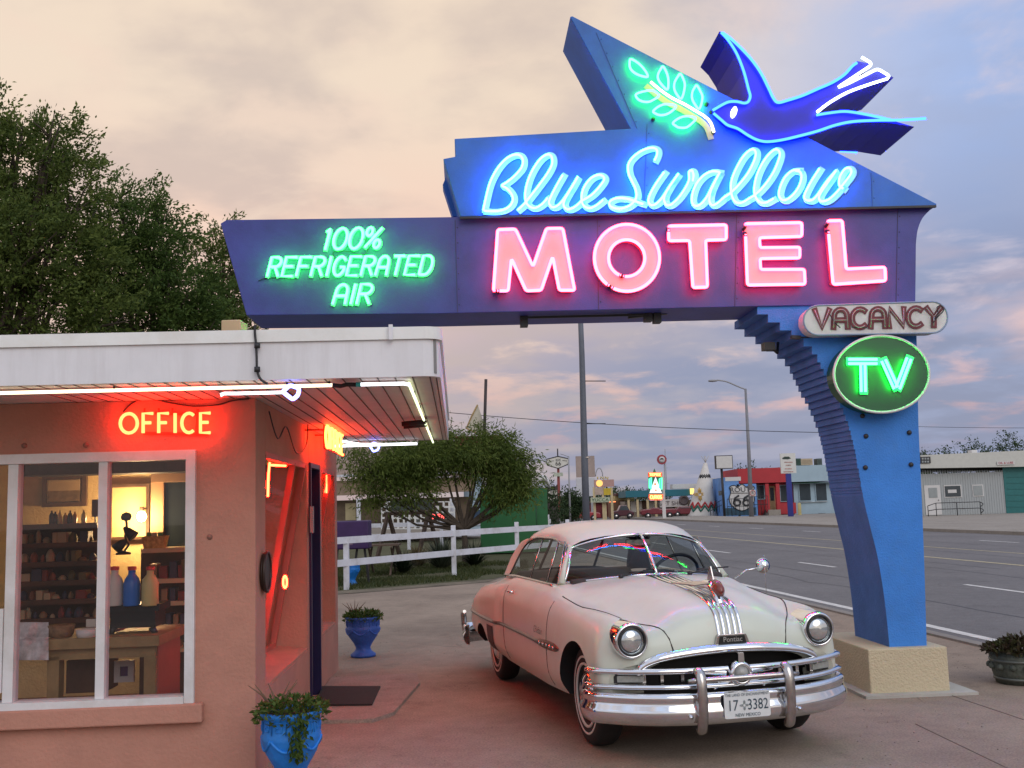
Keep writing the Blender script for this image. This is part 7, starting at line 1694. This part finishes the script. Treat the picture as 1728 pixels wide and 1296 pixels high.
# ---- neon tepee sign on a white post
Yn = 100.0; t = far('neon_tepee_sign', 'lit neon sign reading TEPEE CURIOS with a white tepee on green', 'neon sign', 1119, Yn)
PN_ = Plane((0, Yn, 0), (0, -1, 0))
mb = FB_(MB(), 1118.5, 796, 1120.5, 871, Yn + .35, .16, base=0); mb.build('post', M_FWHITE, t)
def np_(pts, off, dep, mat, nm, par): mb = MB(); mb.prism([PN_.at(x, y, off) for x, y in pts], (0, dep, 0)); return mb.build(nm, mat, par)
bd1 = np_([(1094, 797.5), (1117, 797.5), (1117, 804), (1094, 804)], .15, .3, M_FRED, 'top_board', t)
bd2 = np_([(1094.5, 804.2), (1116.5, 804.2), (1118, 834), (1095, 834)], .12, .25, M('sign_teal', (.01, .13, .09), .5), 'centre_board', t)
bd3 = np_([(1095, 834.2), (1119, 834.2), (1119, 840), (1117, 843.5), (1097, 843.5), (1095, 840)], .15, .3, M_FRED, 'bottom_board', t)
np_([(1102, 797), (1104.5, 790.5), (1107, 797)], .12, .2, M('sign_green_cap', (.01, .16, .08), .5), 'top_ornament', t)
np_([(1106.3, 804.5), (1117, 832), (1096, 832)], .17, .04, EM('white_tepee_glow', (1.3, 1.3, 1.35)), 'tepee_panel', bd2)
E_FG = EM('far_green_neon', (.25, 2.6, 1.1)); E_FR = EM('far_red_neon', (3.2, .35, .12)); E_FY = EM('far_yellow_neon', (3.2, 2.0, .5))
mb = MB()
for x0, x1 in ((1096, 1099), (1113, 1116.5)): mb.tube([PN_.at(x, y, .22) for x, y in ((x0, 824), (x0, 808), (x1, 806), (x1 - .2, 826))], .07, 6)
mb.build('green_tube', E_FG, bd2)
mb = MB()
for b4 in ([(1094.5, 798), (1116.5, 798), (1116.5, 803.6), (1094.5, 803.6)], [(1095.5, 834.8), (1118.5, 834.8), (1118, 840), (1116.5, 843), (1097.5, 843), (1095.8, 840)]): mb.tube([PN_.at(x, y, .2) for x, y in b4], .05, 6, True)
mb.build('red_tube', E_FR, bd3)
word('TEPEE', (1096, 798.8), (1115, 798.8), (1096, 803), .35, 0, bd1, M_RUST, E_FY, .16, .05, .05, dx=0, dy=0, pl=PN_, h=.01, lift=.03, paint=False)
word('CURIOS', (1097.5, 836), (1116.5, 836), (1097.5, 841.3), .35, 0, bd3, M_RUST, E_FY, .16, .05, .05, dx=0, dy=0, pl=PN_, h=.01, lift=.03, paint=False, widths={'I': .3})
mb = MB(); mb.tube([PN_.at(1105.5 + .9 * math.cos(a), 817 + 1 * math.sin(a), .2) for a in [i * math.pi / 6 for i in range(12)]], .06, 5, True); mb.tube([PN_.at(1107, 826, .2), PN_.at(1106.5, 829, .2)], .08, 5); mb.build('sun_tube', E_FR, bd2)
# ---- round toothed sign on a thin mast
Yg2 = 118.0; PT = Plane((0, Yg2, 0), (0, -1, 0)); t = far('gear_sign', 'round red toothed sign with white centre high on a thin pole', 'sign', 1117, Yg2); R1 = 8.6 / 1720 * Yg2; c = PT.at(1117, 775.5); R3 = (V3((1, 0, 0)), V3((0, 0, 1)), V3((0, -1, 0)))
mb = MB(); mb.prism([c + V3(((R1 if i % 2 else R1 * .88) * math.cos(a), 0, (R1 if i % 2 else R1 * .88) * math.sin(a))) for i, a in [(i, 2 * math.pi * i / 40) for i in range(40)]], (0, .25, 0)); mb.build('toothed_rim', M('gear_red', (.30, .03, .04), .6), t)
mb = MB(); mb.lathe([(R1 * .60, .0), (R1 * .60, .04), (0, .04)], c, 28, ax=R3); mb.build('face', M_FWHITE, t)
mb = MB(); mb.prism([c + V3((x * R1, -.06, z * R1)) for x, z in ((-.42, 0), (-.25, .28), (.1, .34), (.42, .05), (.3, -.02), (-.1, .05))], (0, .02, 0)); mb.build('dark_figure', M_DARK, t)
mb = MB(); mb.tube([V3((c.x + .3, Yg2 + .3, 0)), V3((c.x + .3, Yg2 + .3, c.z))], .07, 6); mb.build('pole', M_FSTEEL, t)
mb = MB(); x = W(1127, 860, 130).x; mb.tube([V3((x, 130, 0)), V3((x, 130, W(1126.5, 758, 130).z))], .05, 5)
for z in (2.2, 4, 6): mb.tube([V3((x - .3, 130, z)), V3((x + .3, 130, z))], .02, 4)
mb.solo('radio_mast', 'thin grey aerial mast right of the round toothed sign', 'mast', M_FSTEEL)
# ---- blank billboard
Yl2 = 104.0; t = far('blank_billboard', 'blank white billboard with dark frame above the curio shop', 'billboard', 1222, Yl2)
mb = FB_(MB(), 1208, 768, 1236, 791.5, Yl2, .5); mb.build('cabinet', M_DARK, t); mb = FB_(MB(), 1209.5, 769.2, 1235, 790.3, Yl2 - .03, .03); mb.build('face', M('billboard_white', (.58, .57, .54), .6, var=.06), t)
mb = MB(); x = W(1223, 860, Yl2).x; mb.tube([V3((x, Yl2 + .25, 0)), V3((x - .05, Yl2 + .25, W(1223, 791, Yl2).z))], .13, 8); mb.build('post', M_DARK, t)
# ---- street light with a no parking sign
Yq = 96.0; bx = W(1268, 868, Yq); t = far('street_light', 'tall cobra head street light on the far pavement before the shops', 'street light', 1268, Yq)
mb = MB(); mb.tube([V3((bx.x, Yq, 0)), W(1263.5, 760, Yq), W(1258, 656, Yq)], [.24, .17, .11], 10); mb.build('pole', M('street_pole_grey', (.20, .20, .215), .6), t)
mb = MB(); mb.tube([W(p[0], p[1], Yq) for p in spline([(1258, 657), (1245, 652), (1226, 644), (1210, 641.5)], 5)], .07, 6); mb.build('arm', M_FSTEEL, t)
q = W(1203, 642.5, Yq); mb = MB(); rows = [[q + V3((x, w * math.cos(a), .12 * w * 4 * math.sin(a))) for a in [2 * math.pi * i / 10 for i in range(10)]] for x, w in ((-.45, .05), (-.38, .2), (0, .27), (.35, .18), (.5, .06))]
mb.grid(rows, close_u=True); mb.build('lamp_head', M_FSTEEL, t)
ns_ = FB_(MB(), 1265.5, 826.5, 1275, 837.5, Yq - .4, .05); s2 = ns_.solo('parking_sign', 'small white no parking sign with crossed R on the street light pole', 'sign', M('parking_white', (.60, .56, .52), .6))
mb = MB(); text_mb(mb, 'R', W(1270.2, 832, Yq - .41), (1, 0, 0), (0, 0, 1), .42, ext=.01); mb.build('lettering', M_DARK, s2, org=ORG[s2.name])
mb = MB(); q = W(1270.2, 832, Yq - .43); mb.tube([q + V3((.24 * math.cos(a), 0, .24 * math.sin(a))) for a in [2 * math.pi * i / 20 for i in range(20)]], .025, 5, True); mb.build('ring', M_FRED, s2, org=ORG[s2.name])
# ---- white sign on the blue post
Yw = 97.0; t = far('post_sign', 'white sign with car picture on a bright blue post', 'sign', 1331, Yw)
PW = Plane((0, Yw, 0), (0, -1, 0)); mb = FB_(MB(), 1318.5, 764.5, 1342, 799, Yw, .2); mb.build('panel', M('sign_white', (.62, .62, .58), .6, var=.05), t)
mb = MB(); mb.prism([PW.at(x, y, .02) for x, y in ((1320, 773), (1324, 770.5), (1331, 770.5), (1335, 773.5), (1330, 775), (1321, 775))], (0, .01, 0)); mb.build('car_picture', M('sign_dark_green', (.02, .04, .03), .6), t)
mb = MB()
for y, w in ((780, 14), (785, 9), (791, 12), (796, 16)): mb.bar(PW.at(1330.5 - w / 2, y, .02), PW.at(1330.5 + w / 2, y, .02), .01, .09)
mb.build('text_line', M('sign_faint_red', (.42, .25, .22), .6, var=.6, vscale=6), t)
mb = FB_(MB(), 1331, 799, 1335, 874, Yw + .05, .25, base=0); mb.build('post', M('cobalt_post', (.02, .03, .22), .6), t)
mb = MB(); x = W(1350, 870, 95).x; mb.lathe([(.16, 0), (.16, 1.0), (.12, 1.1), (0, 1.12)], (x, 95, .14), 12); mb.solo('bollard', 'pale yellow bollard in front of the pale blue shop', 'bollard', M('bollard_yellow', (.50, .42, .18), .6))
# ---- grey metal building with teal roller door
YB = 82.0; t = far('grey_workshop', 'long pale grey metal sided workshop with teal roller door at right', 'workshop', 1640, YB)
mb = FB_(MB(), 1535, 792, 1820, 869, YB, 12, base=0)
M_CORR = M('pale_grey_metal_siding', (.36, .385, .385), .6, var=.06, vscale=.5); mb.build('wall', M_CORR, t)
mb = MB(); k = 1537.0
while k < 1697:
    a = W(k, 868, YB); mb.box(a.x, a.x + .05, YB - .03, YB - .001, .02, W(k, 793, YB).z); k += 4.2
mb.build('siding_rib', M_CORR, t)
a0, b0 = W(1535, 790.5, YB - .7), W(1535, 769, YB - .7); c0_ = W(1820, 786, YB - .7); d0_ = W(1820, 756, YB - .7)
mb = MB(); mb.prism([a0, c0_, d0_, b0], (0, 12, 0)); mb.build('roof_fascia', M('workshop_fascia', (.52, .52, .47), .7, var=.06), t)
mb = FB_(MB(), 1699, 785.5, 1790, 867.5, YB - .05, .1, base=0); dd = mb.build('roller_door', M('teal_roller', (.008, .13, .13), .5, var=.1), t)
mb = MB()
for k in range(1, 8): a_, b_ = W(1699, 785 + k * 10, YB - .07), W(1790, 785 + k * 10, YB - .07); mb.bar(a_, b_, .03, .04)
mb.build('door_rib', MATS['teal_roller'], dd)
f = FB_(MB(), 1563, 818.5, 1586, 868, YB - .06, .08, base=.05).build('door', M_FWHITE, t); FB_(MB(), 1568, 823, 1581, 840, YB - .09, .03).build('pane', M('pale_pane', (.28, .31, .31), .3), f); mb = MB(); q = W(1584, 844, YB - .1); mb.lathe([(0, -.05), (.05, 0), (0, .05)], q, 8); mb.build('handle', M_DARK, f)
for x0, x1, y0, y1 in ((1594, 1622, 818, 840), (1642, 1659, 817.5, 838)):
    f = FB_(MB(), x0, y0, x1, y1, YB - .05, .07).build('window', M_FWHITE, t); FB_(MB(), x0 + 1.6, y0 + 1.6, x1 - 1.6, y1 - 1.6, YB - .08, .03).build('pane', M_FGLASS if x0 < 1600 else MATS['pale_pane'], f)
mb = FB_(MB(), 1600, 826, 1614, 832, YB - .10, .02); mb.build('window_notice', M_FWHITE, t)
mb = FB_(MB(), 1553, 770.5, 1570, 782, YB - .8, .08); sb = mb.solo('dark_sign_board', 'small black sign board with pale blocks on the grey workshop fascia', 'sign', M_DARK)
mb = MB()
for i in range(3):
    for j in range(2): q = W(1557 + i * 4.6, 774 + j * 5, YB - .83); mb.box(q.x - .07, q.x + .07, q.y - .01, q.y, q.z - .07, q.z + .07)
mb.build('pale_block', MATS['pale_pane'], sb, org=ORG[sb.name])
mb = FB_(MB(), 1534, 768, 1553, 783, YB - .75, .4); mb.solo('dark_lamp_box', 'dark flood lamp box against the sign column edge on the workshop', 'lamp', M_DARK)
lb = FB_(MB(), 1683, 778, 1712, 784.5, YB - .8, .06).solo('workshop_sign', 'white strip sign with red OIL and LUBE lettering over the teal door', 'sign', M_FWHITE)
mb = MB(); text_mb(mb, 'OIL & LUBE', W(1697.5, 781.2, YB - .81), (1, 0, 0), (0, 0, 1), .24, ext=.01, squeeze=1.0); mb.build('lettering', M_FRED, lb, org=ORG[lb.name])
mb = FB_(MB(), 1640, 759, 1649, 765, YB + 3, .8); mb.solo('roof_vent', 'small pale vent on the grey workshop roof', 'vent', M_FWHITE, bevel=.03)
t = far('ramp_railing', 'dark looped hand railing before the white workshop door', 'railing', 1610, YB - 2.5)
Yr2 = YB - 2.5; qx = lambda px: W(px, 860, Yr2).x
for z0 in (1.0, .52): mb = MB(); mb.tube(rounded([(qx(1566), Yr2, z0 * .8), (qx(1580), Yr2, z0), (qx(1655), Yr2, z0), (qx(1661), Yr2, z0 - .18), (qx(1655), Yr2, z0 - .38)], .15, 4, False), .03, 6); mb.build('rail', M_DARK, t)
for px in (1566, 1580, 1615, 1655): mb = MB(); mb.tube([V3((qx(px), Yr2, 0)), V3((qx(px), Yr2, .8 if px == 1566 else 1.0))], .03, 6); mb.build('post', M_DARK, t)
# apron before the workshop
P = [rp(31.4, 20), rp(31.4, 230), rp(90, 230), rp(90, 20)]; sheet('shop_apron', [tuple(p[:2]) for p in P], .0, G_PAVE)
# ---- far cluster behind the pole
Yh = 95.0; PH = Plane((0, Yh, 0), (0, -1, 0)); t = far('hexagon_sign', 'white six sided diner sign with 66 on a red tapering post', 'sign', 943, Yh)
hx = [(922, 775), (941.5, 770), (959.5, 774), (958.5, 783.5), (942, 790.5), (923.5, 785)]
mb = MB(); mb.prism([PH.at(x, y) for x, y in hx], (0, .5, 0)); mb.build('panel', M('diner_sign_white', (.60, .59, .52), .6), t)
mb = MB(); mb.tube([PH.at(x, y, .01) for x, y in hx], .05, 5, True); mb.build('panel_rim', M_DARK, t)
mb = MB(); text_mb(mb, 'KIX', PH.at(942, 776.2, .03), (1, 0, 0), (0, 0, 1), .30, ext=.01); text_mb(mb, '66', PH.at(942, 782.4, .03), (1, 0, 0), (0, 0, 1), .55, ext=.01); mb.bar(PH.at(926, 778.5, .02), PH.at(935, 777.5, .02), .01, .04); mb.bar(PH.at(949, 777, .02), PH.at(957, 777.8, .02), .01, .04); mb.build('lettering', M_DARK, t)
mb = MB(); mb.prism([PH.at(940.2, 789, -.2), PH.at(944, 789, -.2), PH.at(947, 865, -.2), PH.at(941, 865, -.2)], (0, .35, 0)); mb.build('post', M('dull_red_post', (.26, .06, .05), .7), t)
mb = MB(); mb.tube([PH.at(941.2, 770, -.2), PH.at(940.8, 757, -.2)], .06, 6); mb.build('spike', M_DARK, t)
mb = FB_(MB(), 934.5, 797.5, 950, 804, Yh - .05, .1); mb.build('name_strip', M('pale_green_strip', (.42, .46, .36), .6, var=.5, vscale=2.5), t)
def slim_pole(label, px, py, Y): mb = MB(); x = W(px + 2, 866, Y); mb.tube([V3((x.x, Y, 0)), W(px, py, Y)], [.1, .07], 6); mb.tube([W(px, py + 1, Y), W(px - 10, py - 3, Y), W(px - 14, py - 4, Y)], .03, 5); return mb.solo('lamp_post', label, 'lamp post', M_FSTEEL)
slim_pole('thin grey lamp post just right of the six sided diner sign', 959.5, 770, 92)
for args in (('rounded dark green tree right of the red sign post', 964, 870, 96, 1.15, 3.0, 2600, 61), ('dark tree peeping above the green container', 912, 870, 70, 1.7, 3.4, 1600, 62)): bush(args[0], args[1], args[2], args[3], args[4], args[5], args[6], args[7], LM_FAR, name='far_tree', cat='tree')
Yx = 90.0; t = far('diner_board', 'small cream menu boards on the diner wall beyond the container', 'sign', 930, Yx)
for y0, y1 in ((827, 835), (838, 846.5)): mb = FB_(MB(), 925, y0, 940, y1, Yx, .15); mb.build('board', M('menu_cream', (.45, .43, .36), .6, var=.6, vscale=2.2), t)
mb = FB_(MB(), 924, 820, 941, 866, Yx + .2, 4, base=0); mb.build('wall', M('dark_diner_wall', (.05, .04, .035), .8), t)
mb = MB(); a, b = W(903, 828, 80), W(929, 805, 80); rows = [[V3((a.x + (b.x - a.x) * (.5 + .5 * u), 80 + 1.2 * math.cos(q), a.z + (b.z - a.z) * (1 - abs(u) ** 3) * .9 + .3 * math.sin(q))) for q in [2 * math.pi * i / 10 for i in range(10)]] for u in (-1, -.8, -.4, 0, .4, .8, 1)]
mb.grid(rows, close_u=True); mb.solo('white_canopy', 'white domed canopy rising behind the green container', 'canopy', M_FWHITE)
Yv = 112.0
t = far('tall_billboard', 'tall narrow beige and white billboard half hidden by the grey pole', 'billboard', 988, Yv)
mb = FB_(MB(), 973, 769, 1003, 805.5, Yv, .6); mb.build('beige_panel', M('billboard_beige', (.34, .27, .235), .7, var=.15, vscale=.6), t)
mb = FB_(MB(), 973.5, 806.3, 1004, 838, Yv - .1, .6); mb.build('white_panel', M('billboard_pale', (.50, .51, .53), .7, var=.06), t)
for px in (977, 998): FB_(MB(), px, 838, px + 3, 870, Yv + .1, .2, base=0).build('post', M_FSTEEL, t)
t = far('motel_sign_stack', 'stack of pink, yellow and pale green motel boards on cream posts', 'sign', 1018, 104.0); Ys2 = 104.0; PS = Plane((0, Ys2, 0), (0, -1, 0))
mb = FB_(MB(), 1003, 809, 1036, 822, Ys2, .4); pb_ = mb.build('pink_board', M('board_pink', (.42, .25, .22), .7), t)
mb = MB(); mb.lathe([(.34, 0), (.3, .05), (0, .08)], PS.at(1011.5, 815.5, .02), 16, ax=R3); mb.build('sun_disc', EM('amber_disc', (1.5, .85, .25)), pb_)
word('INN', (1006, 804.5), (1026, 804.5), (1006, 808.5), .5, 0, t, M_RUST, M('yellow_letters', (.50, .38, .06), .6), .0, .05, .06, dx=0, dy=0, pl=PS, nm='roof_letter', h=.01, lift=0, paint=False)
mb = FB_(MB(), 1004, 822.5, 1018, 835, Ys2, .3); mb.build('beige_board', M('board_beige', (.42, .32, .26), .7, var=.3, vscale=2), t)
mb = FB_(MB(), 1019, 823.5, 1030.5, 835.5, Ys2, .3); mb.build('yellow_board', M('board_yellow', (.50, .36, .02), .6), t)
mb = FB_(MB(), 997, 839, 1029, 848, Ys2 - .5, .3); mq = mb.build('marquee', M('marquee_green', (.44, .48, .34), .6), t)
mb = MB(); text_mb(mb, 'YUCCA', PS.at(1013, 843.5, .55), (1, 0, 0), (0, 0, 1), .46, ext=.02, squeeze=1.1); mb.build('marquee_lettering', M('marquee_letter', (.05, .12, .05), .6), mq)
for px, y0 in ((1002, 822), (1017, 820), (1021, 848), (1031.5, 822)): FB_(MB(), px, y0, px + 2.2, 868, Ys2 + .05, .2, base=0).build('post', M_FCREAM, t)
mb = MB(); mb.tube([PS.at(1011 + 6 * math.cos(a), 804 - 14 * math.sin(a), 0) for a in [math.pi * i / 14 for i in range(15)]], .05, 6); mb.solo('ring_arch', 'thin grey ring arch above the pink motel board', 'arch', M_FSTEEL)
mb = FB_(MB(), 1028, 845.8, 1039, 847.6, 106, .1); mb.solo('lit_tube', 'short horizontal orange lit tube left of the yellow building', 'neon tube', EM('orange_line', (3.0, .7, .25)))
t = far('yellow_building', 'pale yellow low building with brown carport beyond the motel boards', 'building', 1054, 122)
mb = FB_(MB(), 1039, 836, 1070, 868, 122, 6, base=0); mb.build('wall', M('pale_yellow_wall', (.52, .42, .18), .8, var=.1), t); mb = FB_(MB(), 1039, 832, 1058, 836.5, 121.5, 6); mb.build('roof', M('maroon_roof', (.12, .05, .04), .8), t)
mb = FB_(MB(), 1030, 844, 1053, 868, 120.5, 3, base=0); mb.build('carport', M('brown_carport', (.22, .11, .06), .8), t)
t = far('maroon_building', 'dark red low motel wing behind the cream sign posts', 'building', 1000, 125)
mb = FB_(MB(), 985, 848, 1036, 868, 125, 6, base=0); mb.build('wall', M('maroon_wall', (.17, .025, .03), .8, var=.2), t); mb = FB_(MB(), 983, 845, 1038, 849, 124.5, 7); mb.build('roof', MATS['maroon_roof'], t)
# small distant vehicles
def small_car(name, label, px, Y, length, mat, facing=1, h=1.4, truck=False):
    c = V3((W(px, 866, Y).x, Y, 0)); t = thing(name, label, 'car' if not truck else 'pickup', c)
    L_ = length / 2; w = .85; k = h
    prof = [(-L_, .35), (-L_, .75), (-L_ * .80, .9), (-L_ * .62, .92), (-L_ * .38, k), (L_ * .18, k), (L_ * .42, .95), (L_ * .92, .86), (L_, .7), (L_, .35)]
    if truck: prof = [(-L_, .5), (-L_, 1.0), (-L_ * .05, 1.0), (-L_ * .02, k), (L_ * .28, k), (L_ * .45, 1.05), (L_ * .93, .98), (L_, .85), (L_, .45)]
    mb = MB(); mb.prism([c + V3((x * facing, -w, z)) for x, z in prof], (0, 2 * w, 0)); mb.build('body', mat, t, bevel=.08)
    wb = [(-L_ * .55, .97), (-L_ * .36, k - .08), (L_ * .14, k - .08), (L_ * .34, .97)] if not truck else [(.06, 1.06), (.08, k - .08), (L_ * .26, k - .08), (L_ * .40, 1.08)]
    mb = MB(); mb.prism([c + V3((x * facing, -w - .012, z)) for x, z in wb], (0, .01, 0)); mb.build('side_window', M_FGLASS, t)
    for x in (-L_ * .6, L_ * .62): mb = MB(); mb.lathe([(0, -w - .03), (.2, -w - .03), (.33, -w - .02), (.33, -w + .2), (0, -w + .2)], c + V3((x * facing, 0, .33)), 18, axis='Y'); wl_ = mb.build('wheel', M_TYRE, t); mb = MB(); mb.lathe([(0, -w - .045), (.14, -w - .04), (.16, -w - .02)], c + V3((x * facing, 0, .33)), 14, axis='Y'); mb.build('hubcap', M_DULLCH, wl_)
    return t
M_CR = M('wine_red_car_paint', (.16, .012, .025), .3, coat=.5); M_CM = M('maroon_car_paint', (.07, .012, .022), .3, coat=.5)
small_car('old_pickup', 'low wine red vintage pickup parked before the gift shop', 1110, 108, 3.7, M_CR, -1, 1.15, True)
small_car('parked_car', 'wine red car parked between the pickup and the tepee', 1156, 112.3, 3.2, M_CR, 1, 1.15)
small_car('parked_car', 'dark maroon car beside the yellow building', 1050, 112, 2.4, M_CM, -1, 1.5)
small_car('parked_car', 'bright red car partly hidden left of the tall grey pole', 981, 105, 3.8, M('bright_red_car_paint', (.30, .02, .03), .3, coat=.5), 1, 1.6)
# trees on the far skyline
for i, (px, py0, Y, rx, rz, nl, lab) in enumerate(((1246, 790, 125, 3.0, 5.5, 2600, 'dark tree behind the blank billboard and red parapet'), (1290, 785, 130, 4.0, 6.0, 2200, 'low dark treetop showing above the red shop'), (1600, 760, 150, 6.0, 9.2, 3000, 'broad green tree behind the left part of the workshop roof'), (1655, 752, 150, 5.0, 9.6, 2600, 'round green tree behind the workshop roof vent'), (1695, 745, 150, 4.0, 10.6, 2400, 'tallest green tree behind the workshop roof'), (1725, 752, 152, 4.5, 9.8, 2400, 'green tree cut by the right edge behind the workshop'))):
    bush(lab, px, 860, Y, rx, rz, nl, 70 + i, LM_FAR, name='far_tree', cat='tree', group=None)
for i, (px, Y, rx, rz) in enumerate(((1035, 190, 8, 4.5), (1085, 200, 9, 4.5), (1010, 210, 9, 5.0), (940, 190, 9, 4.2), (900, 200, 9, 5))):
    bush('low dark treeline clump far down the road', px, 860, Y, rx, rz, 1500, 90 + i, LM_FAR, name='far_tree', cat='tree', group='far treeline clumps')
